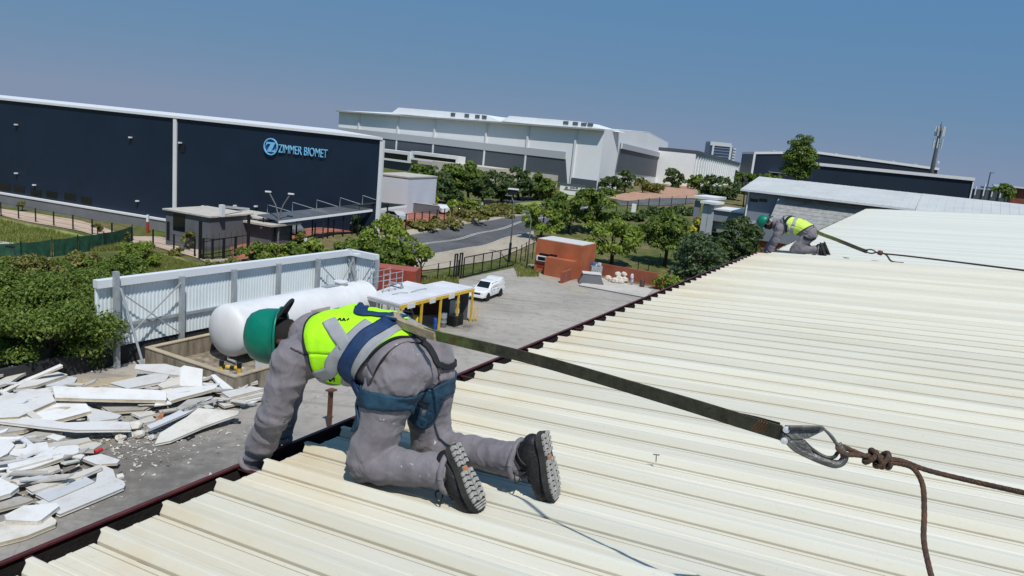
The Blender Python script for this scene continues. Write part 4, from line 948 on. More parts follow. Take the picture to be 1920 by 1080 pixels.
# stair cage at the tank's far end
cg = tc0 + tdir * (Lt + 1.6) + Vector((0.882, -0.471, 0)) * 1.0
T = Part('access_stair', 'thin steel access stair and railings at the far end of the fuel tank', 'stair', (cg.x, cg.y, 0))
V_ = Vector((0.882, -0.471, 0))
for i in range(4):
    for j in range(2):
        p = cg + tdir * (i * 0.8 - 1.2) + V_ * (j * 1.3 - 0.6); mb = MB(); mb.tube([(p.x, p.y, 0), (p.x, p.y, 4.6 + 0.2 * (i % 2))], 0.035, 6); T(mb.build('post', MT_GALV))
for z in (3.7, 4.1, 4.6):
    for j in range(2):
        p = cg + V_ * (j * 1.3 - 0.6); mb = MB(); mb.tube([p - tdir * 1.2 + Z3 * (z - p.z), p + tdir * 1.2 + Z3 * (z - p.z)], 0.03, 6); T(mb.build('rail', MT_GALV))
for i in range(9):
    p = cg + tdir * (1.3 + i * 0.25) ; mb = MB(); mb.box((p.x, p.y, 3.5 - i * 0.38), (0.26, 1.0, 0.04), YA); T(mb.build('tread', MT_GALV))
for j in range(2):
    p = cg + V_ * (j * 1.2 - 0.6); mb = MB(); mb.bar((p.x + tdir.x * 1.2, p.y + tdir.y * 1.2, 3.6), (p.x + tdir.x * 3.5, p.y + tdir.y * 3.5, 0.2), 0.05, 0.18); T(mb.build('stringer', MT_GALV)); mb = MB(); mb.bar((p.x - tdir.x * 1.2, p.y - tdir.y * 1.2, 0.3), (p.x + tdir.x * 1.2, p.y + tdir.y * 1.2, 3.4), 0.04, 0.04); T(mb.build('cross_brace', MT_GALV))
# bund wall round the tank
b0 = on_level(279, 652, 1.15); bu, bv = (Vector((b0.x, b0.y, 0)) - Y(0, 0)).dot(tdir), (Vector((b0.x, b0.y, 0)) - Y(0, 0)).dot(Vector((-0.882, 0.471, 0)))
b1 = on_level(455, 702, 1.15); bu1, bv1 = (Vector((b1.x, b1.y, 0)) - Y(0, 0)).dot(tdir), (Vector((b1.x, b1.y, 0)) - Y(0, 0)).dot(Vector((-0.882, 0.471, 0)))
T = Part('bund_wall', 'low stained concrete bund wall around the white tank', 'wall', (Y(bu, bv)[0], Y(bu, bv)[1], 0))
uu0, vv1, vv0, uu1 = min(bu, bu1), bv, bv1, min(bu, bu1) + 15
def bwall(ua, va, ub, vb, w_=0.3):
    mb = MB(); mb.bar(Y(ua, va, 0.55), Y(ub, vb, 0.55), w_, 1.2); T(mb.build('wall_section', MT_STAINW)); mb = MB(); mb.bar(Y(ua, va, 1.18), Y(ub, vb, 1.18), w_ + 0.08, 0.06); T(mb.build('coping', MT_TAN))
bwall(uu0, vv0 - 0.15, uu0, vv1 + 0.15); bwall(uu0 + 0.17, vv0, uu1, vv0); bwall(uu0 + 0.17, vv1, uu1, vv1); bwall(uu1 + 0.17, vv0 - 0.15, uu1 + 0.17, vv1 + 0.15)
mb = MB(); a_, b_, c_, d_ = Y(uu0 + .2, vv0 + .2, 0.075), Y(uu1 - .1, vv0 + .2, 0.075), Y(uu1 - .1, vv1 - .2, 0.075), Y(uu0 + .2, vv1 - .2, 0.075); mb.quad(a_, b_, c_, d_); T(mb.build('bund_floor', MT_STAINW))
# yellow and black pipe barrier
pb = on_ground(448, 712); pa = on_ground(415, 708)
T = Part('pipe_barrier', 'short yellow and black striped pipe barrier beside the bund wall', 'barrier', (pb.x, pb.y))
mt_blk = M('black_paint', (0.015, 0.015, 0.015), 0.5)
for p in (pa, pb):
    mb = MB(); mb.tube([(p.x, p.y, 0), (p.x, p.y, 0.75)], 0.14, 10); o1 = T(mb.build('post', MT_YEL)); mb = MB(); mb.tube([(p.x, p.y, 0.75), (p.x, p.y, 1.1)], 0.145, 10); T(mb.build('post_top', mt_blk))
for k in range(4):
    q0, q1 = pa.lerp(pb, k / 4), pa.lerp(pb, (k + 1) / 4); mb = MB(); mb.tube([(q0.x, q0.y, 0.72), (q1.x, q1.y, 0.72)], 0.12 + 0.002 * (k % 2), 10); T(mb.build('rail_band', MT_YEL if k % 2 else mt_blk))
# rusty post in front of the eaves
pp_ = on_ground(617, 800); zt_ = (CC + ray(626, 728) * ((pp_ - CC).dot(CF))).z
T = Part('steel_post', 'single rusty steel post standing in the yard behind the nearer worker', 'post', (pp_.x, pp_.y))
mb = MB(); mb.box((pp_.x, pp_.y, zt_ / 2), (0.30, 0.10, zt_), YA); T(mb.build('web', MT_RUST)); mb = MB(); mb.box((pp_.x + 0.02, pp_.y, zt_ + 0.03), (0.5, 0.4, 0.06), YA); T(mb.build('cap_plate', MT_RUST))

# ---- open store shed with white roof and yellow posts
zr = 3.0
A_, B_, Cc_, D__, E_ = (on_level(x, y, zr) for x, y in ((686, 556), (750, 573), (889, 541), (830, 529), (763, 529)))
F_ = on_level(795, 536, zr)
T = Part('store_shed', 'open store shed with a flat white roof on yellow posts beside the pickup', 'shed', (B_.x, B_.y))
mb = MB(); mb.prism([A_, B_, Cc_, D__, F_, E_], Vector((0, 0, 0.12))); T(mb.build('roof', MT_SHEDROOF))
# slight curled sheets laid on the roof
for (x0, y0), (x1, y1) in (((770, 548), (800, 541)), ((735, 552), (765, 549))):
    mb = MB(); p, q = on_level(x0, y0, zr + 0.16), on_level(x1, y1, zr + 0.16); mb.tube([p, p.lerp(q, 0.5) + Z3 * 0.08, q], 0.03, 6); T(mb.build('roof_cable', MT_GALV))
mb = MB(); mb.bar(B_ + Z3 * -0.12, Cc_ + Z3 * -0.12, 0.12, 0.24); T(mb.build('front_beam', MT_YEL)); mb = MB(); mb.bar(A_ + Z3 * -0.12, B_ + Z3 * -0.12, 0.12, 0.2); T(mb.build('end_beam', MT_GALV))
for t_ in (0.02, 0.27, 0.52, 0.77, 0.985):
    p = B_.lerp(Cc_, t_); mb = MB(); mb.box((p.x, p.y, (zr - 0.24) / 2), (0.15, 0.15, zr - 0.26), YA); T(mb.build('post', MT_YEL))
for t_ in (0.02, 0.35, 0.65):
    p = A_.lerp(B_, t_); mb = MB(); mb.box((p.x, p.y, (zr - 0.24) / 2), (0.1, 0.1, zr - 0.26), YA); T(mb.build('post', MT_GALV))
mb = MB(); q0, q1 = A_.lerp(E_, 0.9), D__; 
back = [A_.lerp(E_, 0.98), D__]
mb.prism([Vector((back[0].x, back[0].y, 0)), Vector((back[1].x, back[1].y, 0)), Vector((back[1].x, back[1].y, zr - 0.05)), Vector((back[0].x, back[0].y, zr - 0.05))], Vector((0.05, -0.03, 0))); T(mb.build('back_wall', MT_RUST))
mb = MB(); q = D__.lerp(Cc_, 0.12); mb.prism([Vector((D__.x, D__.y, 0)), Vector((Cc_.x, Cc_.y, 0)).lerp(Vector((D__.x, D__.y, 0)), 0.12), q.lerp(q, 0) - Z3 * 0.05, D__ - Z3 * 0.05][:0] or [Vector((D__.x, D__.y, 0)), Vector((Cc_.x, Cc_.y, 0)).lerp(Vector((D__.x, D__.y, 0)), 0.15), Cc_.lerp(D__, 0.15) - Z3 * 0.05, D__ - Z3 * 0.05], Vector((0.03, 0.05, 0))); T(mb.build('side_wall', MT_DGREY))
for t_, w_ in ((0.13, 0.9), (0.40, 0.75), (0.66, 0.8)):
    p = B_.lerp(Cc_, t_); d_ = (Cc_ - B_).normalized(); mb = MB(); mb.bar(p - d_ * w_ / 2 + Vector((0.06, -0.06, -0.2)), p + d_ * w_ / 2 + Vector((0.06, -0.06, -0.2)), 0.05, 0.36); T(mb.build('notice_board', M('white_board', (0.62, 0.62, 0.64), 0.6, var=0.1)))
# things in the shed
dirf = (Cc_ - B_); dirf.z = 0; dirf.normalize(); inn = Vector((-dirf.y, dirf.x, 0)); inn = inn if inn.dot(A_ - B_) > 0 else -inn
def in_shed(t_, back_): p = B_.lerp(Cc_, t_) + inn * back_; return Vector((p.x, p.y, 0.05))
def drum(p, col, label, nm='drum', h=0.95, r=0.3):
    T_ = Part(nm, label, nm.replace('_', ' '), p); mt = M('drum_' + str(col), col, 0.4, var=0.08)
    mb = MB(); mb.lathe([(r - 0.02, 0), (r, 0.03), (r, h * 0.33), (r + 0.02, h * 0.35), (r, h * 0.37), (r, h * 0.65), (r + 0.02, h * 0.67), (r, h * 0.69), (r, h - 0.03), (r - 0.02, h), (r - 0.05, h - 0.02), (0.02, h - 0.02)], p, n=18); T_(mb.build('body', mt, sharp=40))
    mb = MB(); mb.lathe([(0.05, 0), (0.05, 0.04), (0.01, 0.04)], Vector(p) + Vector((r * 0.5, 0, h - 0.02)), n=8); T_(mb.build('bung', MT_BLACK))
drum(in_shed(0.56, 0.5), (0.02, 0.09, 0.42), 'blue plastic drum standing in the store shed')
drum(in_shed(0.31, 0.7), (0.55, 0.42, 0.03), 'yellow drum standing in the store shed beside the second yellow post', h=1.5)
drum(in_shed(0.66, 0.6), (0.20, 0.23, 0.24), 'grey drum standing in the store shed next to the blue drum', h=1.2)
p = in_shed(0.86, 0.9); T_ = Part('dispenser', 'white upright pump dispenser in the right bay of the store shed', 'machine', p)
mb = MB(); mb.box(p + Z3 * 0.95, (0.7, 0.55, 1.9), YA); T_(mb.build('cabinet', MT_TANK)); mb = MB(); mb.box(p + Z3 * 1.5 - inn * 0.29, (0.5, 0.05, 0.45), math.atan2(dirf.y, dirf.x)); T_(mb.build('display', MT_BLACK)); mb = MB(); mb.tube([p + Z3 * 1.3 - inn * 0.3, p + Z3 * 0.5 - inn * 0.5, p + Z3 * 0.4 - inn * 0.3 + dirf * 0.4], 0.03, 6); T_(mb.build('hose', MT_BLACK))
for t_, b_, sx, sz, lb in ((0.12, 0.8, 1.2, 0.9, 'dark slatted crate in the left bay of the store shed'), (0.79, 0.3, 1.3, 0.9, 'dark slatted crate at the front of the right bay of the store shed')):
    p = in_shed(t_, b_); T_ = Part('crate', lb, 'crate', p)
    for k in range(5):
        mb = MB(); mb.box(p + Z3 * (0.1 + sz * k / 5), (sx, 0.8, sz / 5 * 0.7), math.atan2(dirf.y, dirf.x)); T_(mb.build('slat', MT_BLACK))
    for sx_ in (-1, 1): mb = MB(); mb.box(p + Z3 * sz * 0.48 + dirf * (sx_ * sx * 0.505) - inn * 0.36, (0.06, 0.08, sz), math.atan2(dirf.y, dirf.x)); T_(mb.build('corner_post', MT_BLACK))
p = in_shed(1.03, -0.2); T_ = Part('yellow_trolley', 'small yellow tube trolley beside the right post of the store shed', 'trolley', p)
for k in (-1, 1): mb = MB(); mb.tube([p + dirf * 0.25 * k, p + dirf * 0.25 * k + Z3 * 1.25], 0.035, 6); T_(mb.build('frame_tube', MT_YEL))
for z in (0.25, 0.75, 1.25): mb = MB(); mb.tube([p - dirf * 0.25 + Z3 * z, p + dirf * 0.25 + Z3 * z], 0.03, 6); T_(mb.build('rung', MT_YEL))
for i, px in enumerate((687, 696, 705)):
    p = on_ground(px, 588); p.z = 0.05; T_ = Part('gas_cylinder', ('leftmost', 'middle', 'rightmost')[i] + ' of three orange cylinders at the near end of the store shed', 'cylinder', p, 'orange cylinders by the store shed')
    mb = MB(); mb.lathe([(0.12, 0), (0.19, 0.04), (0.19, 1.0), (0.12, 1.18), (0.05, 1.25), (0.05, 1.35)], p, n=14); T_(mb.build('body', M('orange_cylinder', (0.42, 0.10, 0.03), 0.5), sharp=40)); mb = MB(); mb.box(p + Z3 * 1.4, (0.16, 0.06, 0.1)); T_(mb.build('valve', MT_GALV))
# ---- red shipping container
kc = on_level(779, 510, 2.5); fk = Face(kc, math.atan2(0.882, 0.471)); fk2 = Face(kc, math.atan2(-0.471, 0.882))
T = Part('shipping_container', 'red shipping container partly hidden between the screen wall and the store shed', 'container', (kc.x, kc.y, 0))
mt_c = M('container_red', (0.28, 0.055, 0.035), 0.5, var=0.15, vscale=1); V2 = Vector((-0.882, 0.471, 0)); U2 = Vector((-0.471, -0.882, 0))
cx = Vector((kc.x, kc.y, 0))
e1 = on_level(715, 503, 2.5); e1.z = 0
cdir = (e1 - cx); clen = 6.0; cdir.normalize(); cw = Vector((0.6, 0.9, 0)); cw = (cw - cdir * cw.dot(cdir)).normalized() * 2.4
mb = MB(); q = [cx, cx + cdir * clen, cx + cdir * clen + cw, cx + cw]; mb.prism([p + Z3 * 0.12 for p in q], Z3 * 2.36); T(mb.build('body', mt_c))
for k in range(22):
    p = cx + cdir * (0.25 + k * 0.26) - cw.normalized() * 0.03; mb = MB(); mb.box(p + Z3 * 1.3, (0.12, 0.06, 2.2), math.atan2(cdir.y, cdir.x)); T(mb.build('corrugation', mt_c))
for p in q: mb = MB(); mb.box(p + Z3 * 1.28, (0.16, 0.16, 2.56), math.atan2(cdir.y, cdir.x)); T(mb.build('corner_post', mt_c))
mb = MB(); mb.prism([p + Z3 * 2.49 for p in q], Z3 * 0.05); T(mb.build('roof', M('container_roof', (0.36, 0.09, 0.06), 0.5, var=0.1)))

# ---- white pickup with canopy
def pickup(loc, heading):
    T = Part('pickup_truck', 'white double cab pickup with a canopy parked beside the store shed', 'pickup', (loc.x, loc.y, loc.z))
    Mx = Matrix.Translation(loc) @ Matrix.Rotation(heading, 4, 'Z')
    def tr(p): return Mx @ Vector(p)
    MT_P = M('white_car_paint', (0.78, 0.78, 0.77), 0.25, coat=0.5); rub = M('tyre_rubber', (0.012, 0.012, 0.012), 0.8); chrome = M('wheel_alloy', (0.45, 0.45, 0.46), 0.35, metal=0.7)
    W = 0.88
    def loft(secs, name, mat, par=None, sharp=30):
        mb = MB(); vs = []; n = len(secs[0])
        for s in secs: vs += [tr(p) for p in s]
        fs = [(i*n+j, i*n+(j+1) % n, (i+1)*n+(j+1) % n, (i+1)*n+j) for i in range(len(secs)-1) for j in range(n)] + [tuple(range(n)), tuple(range((len(secs)-1)*n, len(secs)*n))[::-1]]
        mb.add(vs, fs); o = mb.build(name, mat, sharp=sharp); return T(o) if par is None else (setattr(o, 'parent', par), setattr(o, 'matrix_parent_inverse', Matrix()), o)[2]
    def sec(x, z0, z1, w0, w1, r=0.07): return [(x, -w0, z0), (x, w0, z0), (x, w0 + 0.03, (z0+z1)/2), (x, w1, z1 - r), (x, w1 - r, z1), (x, -w1 + r, z1), (x, -w1, z1 - r), (x, -w0 - 0.03, (z0+z1)/2)]
    # x forward
    loft([sec(2.60, 0.55, 0.95, 0.70, 0.66), sec(2.52, 0.45, 1.02, 0.82, 0.76), sec(2.2, 0.42, 1.08, W, 0.82), sec(1.25, 0.42, 1.14, W, 0.84), sec(1.1, 0.42, 1.16, W, 0.85), sec(-2.4, 0.45, 1.12, W, 0.86), sec(-2.55, 0.5, 1.08, W - 0.03, 0.84)], 'body', MT_P)
    loft([sec(1.22, 1.12, 1.16, 0.80, 0.80, 0.01), sec(0.55, 1.1, 1.74, 0.82, 0.66), sec(0.2, 1.1, 1.80, 0.82, 0.68), sec(-0.85, 1.1, 1.80, 0.82, 0.68), sec(-0.98, 1.1, 1.76, 0.82, 0.68)], 'cab', MT_P)
    loft([sec(-1.0, 1.1, 1.86, 0.84, 0.72), sec(-1.5, 1.1, 1.92, 0.84, 0.74), sec(-2.3, 1.1, 1.88, 0.84, 0.74), sec(-2.56, 1.1, 1.5, 0.83, 0.76)], 'canopy', MT_P)
    for sgn in (-1, 1):
        def win(pts, nm):
            mb = MB(); q = [tr((x, sgn * y, z)) for x, y, z in pts]; mb.prism(q, Mx.to_3x3() @ Vector((0, sgn * 0.012, 0))); T(mb.build(nm, MT_GLASS))
        def wy(z): return 0.825 - (z - 1.1) / 0.7 * 0.14 + 0.012
        win([(0.95, wy(1.18), 1.18), (0.18, wy(1.18), 1.18), (0.18, wy(1.66), 1.66), (0.52, wy(1.66), 1.66)], 'front_side_window'); win([(0.08, wy(1.18), 1.18), (-0.8, wy(1.18), 1.18), (-0.74, wy(1.66), 1.66), (0.08, wy(1.66), 1.66)], 'rear_side_window')
        for x, nm in ((0.13, 0), (-0.86, 1)):
            mb = MB(); mb.bar(tr((x, sgn * 0.905, 0.5)), tr((x, sgn * 0.895, 1.12)), 0.012, 0.012); T(mb.build('door_seam', MT_DGREY)); mb = MB(); mb.bar(tr((x + 0.12, sgn * 0.92, 0.98)), tr((x + 0.32, sgn * 0.92, 0.98)), 0.03, 0.03); T(mb.build('door_handle', MT_DGREY))
        mb = MB(); mb.box(tr((0.95, sgn * 1.0, 1.2)), (0.1, 0.2, 0.16), heading); T(mb.build('wing_mirror', MT_P))
        mb = MB(); mb.box(tr((2.44, sgn * 0.62, 0.86)), (0.22, 0.32, 0.18), heading); T(mb.build('headlight', M('lamp_glass', (0.5, 0.52, 0.55), 0.1))); mb = MB(); mb.box(tr((-2.54, sgn * 0.78, 0.95)), (0.08, 0.14, 0.3), heading); T(mb.build('tail_light', M('tail_red', (0.35, 0.02, 0.02), 0.3)))
        for x in (1.65, -1.45):
            c = tr((x, sgn * 0.80, 0.39)); ax = Mx.to_3x3() @ Vector((0, sgn, 0))
            mb = MB(); mb.lathe([(0.25, -0.13), (0.36, -0.12), (0.39, -0.06), (0.39, 0.06), (0.36, 0.12), (0.25, 0.13)], c, ax, n=22); wh_ = T(mb.build('tyre', rub, sharp=40))
            mb = MB(); mb.lathe([(0.25, 0.0), (0.25, 0.11), (0.20, 0.10), (0.08, 0.07), (0.01, 0.09)], c, ax, n=14); o = mb.build('rim', chrome, sharp=30); o.parent = wh_; o.matrix_parent_inverse = Matrix()
            mb = MB(); mb.lathe([(0.40, -0.02), (0.47, -0.02), (0.47, 0.115), (0.40, 0.115)], c, ax, n=22); T(mb.build('wheel_arch', M('arch_black', (0.02, 0.02, 0.02), 0.7)))
    mb = MB(); mb.prism([tr((1.20, -0.66, 1.19)), tr((1.20, 0.66, 1.19)), tr((0.60, 0.58, 1.70)), tr((0.60, -0.58, 1.70))], Mx.to_3x3() @ Vector((0.012, 0, 0.012))); T(mb.build('windscreen', MT_GLASS))
    mb = MB(); mb.prism([tr((-2.53, -0.6, 1.2)), tr((-2.53, 0.6, 1.2)), tr((-2.37, 0.55, 1.72)), tr((-2.37, -0.55, 1.72))], Mx.to_3x3() @ Vector((-0.05, 0, 0.02))); T(mb.build('canopy_window', MT_GLASS))
    mb = MB(); mb.box(tr((2.58, 0, 0.52)), (0.16, 1.6, 0.2), heading); T(mb.build('front_bumper', MT_P)); mb = MB(); mb.box(tr((-2.62, 0, 0.5)), (0.18, 1.6, 0.16), heading); T(mb.build('rear_bumper', MT_DGREY)); mb = MB(); mb.box(tr((2.595, 0, 0.80)), (0.05, 0.9, 0.16), heading); T(mb.build('grille', MT_BLACK))
    return T
fw_ = on_ground(900, 567); bk_ = on_ground(928, 552)
ctr = on_ground(912, 558); ctr.z = 0.05
pickup(ctr, math.atan2(-0.93, -0.37))

# ---- gatehouse, enclosure and slab
zt = 4.2
fG = Face(on_level(1007, 447, zt), math.atan2(-0.471, 0.882)); sR = fG.at(1094, 455)[0]
T = Part('gatehouse', 'orange plastered gatehouse with a pale flat roof beside the sliding gate', 'building', (fG.o.x, fG.o.y, 0))
lo, hi = min(0, sR), max(0, sR)
zt2 = fG.at(1050, 448)[1] - 0.05
T(fG.piece('wall', MT_ORANGE, None, lo, hi, 0, zt - 0.01, -4.2, 0)); T(fG.piece('parapet_roof', M('pale_roof_slab', (0.55, 0.54, 0.52), 0.8, var=0.08), None, lo + 0.12, hi - 0.12, zt - 0.01, zt + 0.06, -4.1, -0.15))
wn = T(fG.pix('window', MT_GLASS, None, 1012, 474, 1030, 489, 0.0, 0.03)); T(fG.pix('window', MT_GLASS, None, 1031.5, 476, 1043, 494, 0.0, 0.03))
ac = T(fG.pix('awning_frame', MT_WTRIM, None, 1008, 478, 1026, 491, 0.04, 0.25)); T(fG.pix('awning_glass', MT_GLASS, None, 1010.5, 480, 1023.5, 489, 0.25, 0.27))
T(fG.pix('notice', M('notice_red', (0.25, 0.03, 0.02), 0.6), None, 1007, 494, 1020, 503, 0.0, 0.03))
T(fG.piece('low_wall', MT_ORANGE, None, lo + 2.0, hi - 0.5, 0, 2.3, 0.02, 1.2))
# enclosure wall
zw = 1.55
k0_, k1_, k2_ = on_level(1072, 502, zw), on_level(1108, 490, zw), on_level(1236, 513, zw)
T = Part('enclosure_wall', 'orange plastered enclosure wall around a pale concrete slab right of the gatehouse', 'wall', (k1_.x, k1_.y, 0))
def seg(p, q, h, nm='wall_section', w_=0.25): mb = MB(); mb.bar((p.x, p.y, h / 2 - 0.1), (q.x, q.y, h / 2 - 0.1), w_, h + 0.2); return T(mb.build(nm, MT_REDWALL))
seg(k0_, k1_.lerp(k0_, 0.06), zw); seg(k1_, k2_, zw); seg(k0_, k0_ + (k0_ - k1_).normalized() * 3.2, zw - 0.15)
pk = on_level(1238, 517, zw + 0.1); mb = MB(); mb.box((pk.x, pk.y, zw / 2), (0.7, 0.7, zw + 0.3), YA); T(mb.build('pier', MT_ORANGE))
s0 = on_ground(1085, 537); s1 = on_ground(1110, 520); s2_ = on_ground(1225, 545); s3 = on_ground(1210, 560)
o = sheet('enclosure_slab', [s0, s3], [s1, s2_], MT_SLAB, 0.16, 2); mb = MB(); mb.bar((s0.x, s0.y, 0.08), (s3.x, s3.y, 0.08), 0.2, 0.16); tag(mb.build('slab_edge', MT_DGREY), kind='structure')
# fire place / hood, pallet stack, rubble sacks, upright bundle
p = on_ground(1107, 532); T = Part('skip_box', 'grey tapered steel hopper standing on the pale slab by the enclosure corner', 'hopper', (p.x, p.y, 0.16))
mb = MB(); w1, w2, h_ = 1.5, 1.0, 1.1
vs = [(p.x + x * w1, p.y + y * w1 * 0.6, 0.16) for x, y in ((-1,-1),(1,-1),(1,1),(-1,1))] + [(p.x + x * w2, p.y + y * w2 * 0.6, 0.16 + h_) for x, y in ((-1,-1),(1,-1),(1,1),(-1,1))]
mb.add(vs, [(0,3,2,1),(4,5,6,7),(0,1,5,4),(1,2,6,5),(2,3,7,6),(3,0,4,7)]); T(mb.build('body', MT_DGREY)); mb = MB(); mb.box((p.x, p.y, 0.16 + h_ + 0.05), (2.2, 1.4, 0.1)); T(mb.build('rim', M('pale_roof_slab', (0.55, 0.54, 0.52))))
p = on_ground(1113, 521); T = Part('bin_cage', 'grey wire bin cage filled with blue and white rubbish behind the steel hopper', 'cage', (p.x, p.y, 0.16))
mb = MB(); mb.box((p.x, p.y, 0.9), (1.5, 1.2, 1.4), 0.4); T(mb.build('cage', M('cage_grey', (0.30, 0.33, 0.35), 0.6, var=0.4, vscale=5)))
for k in range(7):
    mb = MB(); q = Vector((p.x + random.uniform(-.5, .5), p.y + random.uniform(-.4, .4), 1.65 + random.uniform(0, .25))); mb.box(q, (0.4, 0.3, 0.3), random.uniform(0, 3)); T(mb.build('rubbish', M(('rub_blue', 'rub_white')[k % 2], ((0.05, 0.12, 0.3), (0.6, 0.6, 0.58))[k % 2], 0.6)))
for i, (x, y) in enumerate(((1145, 530), (1152, 532), (1160, 529), (1163, 533), (1170, 530), (1168, 525), (1157, 526), (1140, 526))):
    p = on_ground(x, y); mb = MB(); r_ = random.uniform(0.38, 0.6)
    prof = [(r_ * 0.8, 0), (r_, r_ * 0.3), (r_ * 0.85, r_ * 0.9), (r_ * 0.4, r_ * 1.2), (0.05, r_ * 1.25)]; mb.lathe(prof, (p.x, p.y, 0.16 + (0.45 if i in (5, 6) else 0)), n=10)
    me = mb.mesh('rubble_sack', False)
    for v in me.vertices: v.co += Vector(noise.noise_vector(v.co * 3)) * 0.12
    ob = obj('rubble_sack', me, M('pale_sack', (0.55, 0.49, 0.42), 0.9, var=0.25, vscale=4)); tag(ob, 'pale rubble sack in the heap against the orange enclosure wall', 'sack', 'rubble sacks on the pale slab')
p = on_ground(1183, 536); T = Part('wrapped_bundle', 'tall pale wrapped bundle standing upright beside the rubble sacks', 'bundle', (p.x, p.y, 0.16))
mb = MB(); mb.tube([(p.x, p.y, 0.16), (p.x + 0.05, p.y, 0.7), (p.x - 0.03, p.y, 1.2), (p.x, p.y, 1.5)], [0.16, 0.2, 0.22, 0.12], 10); T(mb.build('wrap', M('pale_wrap', (0.50, 0.45, 0.45), 0.7, var=0.3, vscale=5), smooth=True)); mb = MB(); mb.lathe([(0.24, 0), (0.25, 0.05), (0.2, 0.06)], (p.x, p.y, 0.9), n=12); T(mb.build('strap', M('strap_blue', (0.08, 0.14, 0.35), 0.6)))
p = on_ground(1203, 540); drum(Vector((p.x, p.y, 0.16)), (0.10, 0.05, 0.04), 'dark rusty drum with a pale lid near the enclosure pier', h=0.9)

# ---- sliding gate and palisade
gl, gr = on_ground(868, 521), on_ground(966, 497)
T = Part('sliding_gate', 'black sliding gate with upright bars across the yard entrance', 'gate', (gl.x, gl.y, 0))
hG = 2.35
for k in range(7):
    p = gl.lerp(gr, k / 6); mb = MB(); mb.box((p.x, p.y, hG / 2), (0.12 if k in (0, 3, 6) else 0.07, 0.1, hG), YA); T(mb.build('upright', MT_BLACK))
for z, w_ in ((0.12, 0.16), (hG, 0.1)): mb = MB(); mb.bar(gl + Z3 * (z - gl.z), gr + Z3 * (z - gr.z), 0.08, w_); T(mb.build('rail', MT_BLACK))
dg_ = (gr - gl).normalized()
for k in range(48):
    p = gl.lerp(gr, (k + 0.5) / 48); mb = MB(); mb.box((p.x, p.y, hG / 2), (0.015, 0.015, hG - 0.1), YA); T(mb.build('bar', MT_BLACK))
T = Part('gate_guides', 'pair of tall black looped guide posts at the left end of the sliding gate', 'posts', (gl.x, gl.y, 0))
for k in (0.5, 1.0, 1.6, 2.1):
    p = gl - dg_ * k; mb = MB(); mb.tube([(p.x, p.y, 0), (p.x, p.y, 2.9)], 0.09, 8); T(mb.build('guide_post', MT_BLACK))
for k in (0.75, 1.85): p = gl - dg_ * k; mb = MB(); mb.bar(p + Z3 * (2.9 - p.z) - dg_ * 0.28, p + Z3 * (2.9 - p.z) + dg_ * 0.28, 0.15, 0.12); T(mb.build('loop_top', MT_BLACK))
def post_fence(pts_px, h, label, mat=MT_BLACK, npp=1, wires=(0.3, 0.6, 0.97), r=0.045, dzb=0.0, group=None):
    P_ = [on_ground(x, y) for x, y in pts_px]
    T = Part('wire_fence', label, 'fence', (P_[0].x, P_[0].y), group)
    for p in P_: mb = MB(); mb.box((p.x, p.y, zg(p.x, p.y) + h / 2), (r * 2, r * 2, h), YA); T(mb.build('post', mat))
    for a_, b_ in zip(P_, P_[1:]):
        for w_ in wires: mb = MB(); mb.bar((a_.x, a_.y, zg(a_.x, a_.y) + h * w_), (b_.x, b_.y, zg(b_.x, b_.y) + h * w_), 0.025, 0.025); T(mb.build('wire', mat))
    return T
post_fence([(788, 535), (820, 527), (842, 522), (858, 520)], 2.0, 'dark wire fence left of the sliding gate beside a small round tree')
post_fence([(975, 496), (984, 490), (998, 485)], 2.6, 'short dark fence between the sliding gate and the gatehouse')
post_fence([(2, 405), (35, 411), (67, 417), (101, 424), (137, 431), (173, 440), (210, 449), (247, 459), (287, 463), (326, 473), (365, 482)], 2.1, 'long dark post fence along the pinkish path below the navy warehouse', r=0.07)
post_fence([(515, 462), (545, 457), (590, 450), (625, 444), (660, 440), (715, 436), (745, 434), (760, 431), (776, 428), (790, 426), (804, 424), (818, 421), (832, 419), (846, 416), (858, 413), (870, 411)], 2.3, 'dark post fence along the front of the red brick parking lot', r=0.06)
post_fence([(1155, 402), (1175, 398), (1195, 394), (1215, 391), (1235, 388), (1258, 386), (1285, 384), (1305, 384)], 2.4, 'dark fence beside the clipped hedge in front of the side road', r=0.07)
post_fence([(1160, 520), (1195, 512), (1215, 508), (1235, 503)], 2.0, 'thin dark fence under the trees behind the orange enclosure wall')
p = on_ground(950, 492)
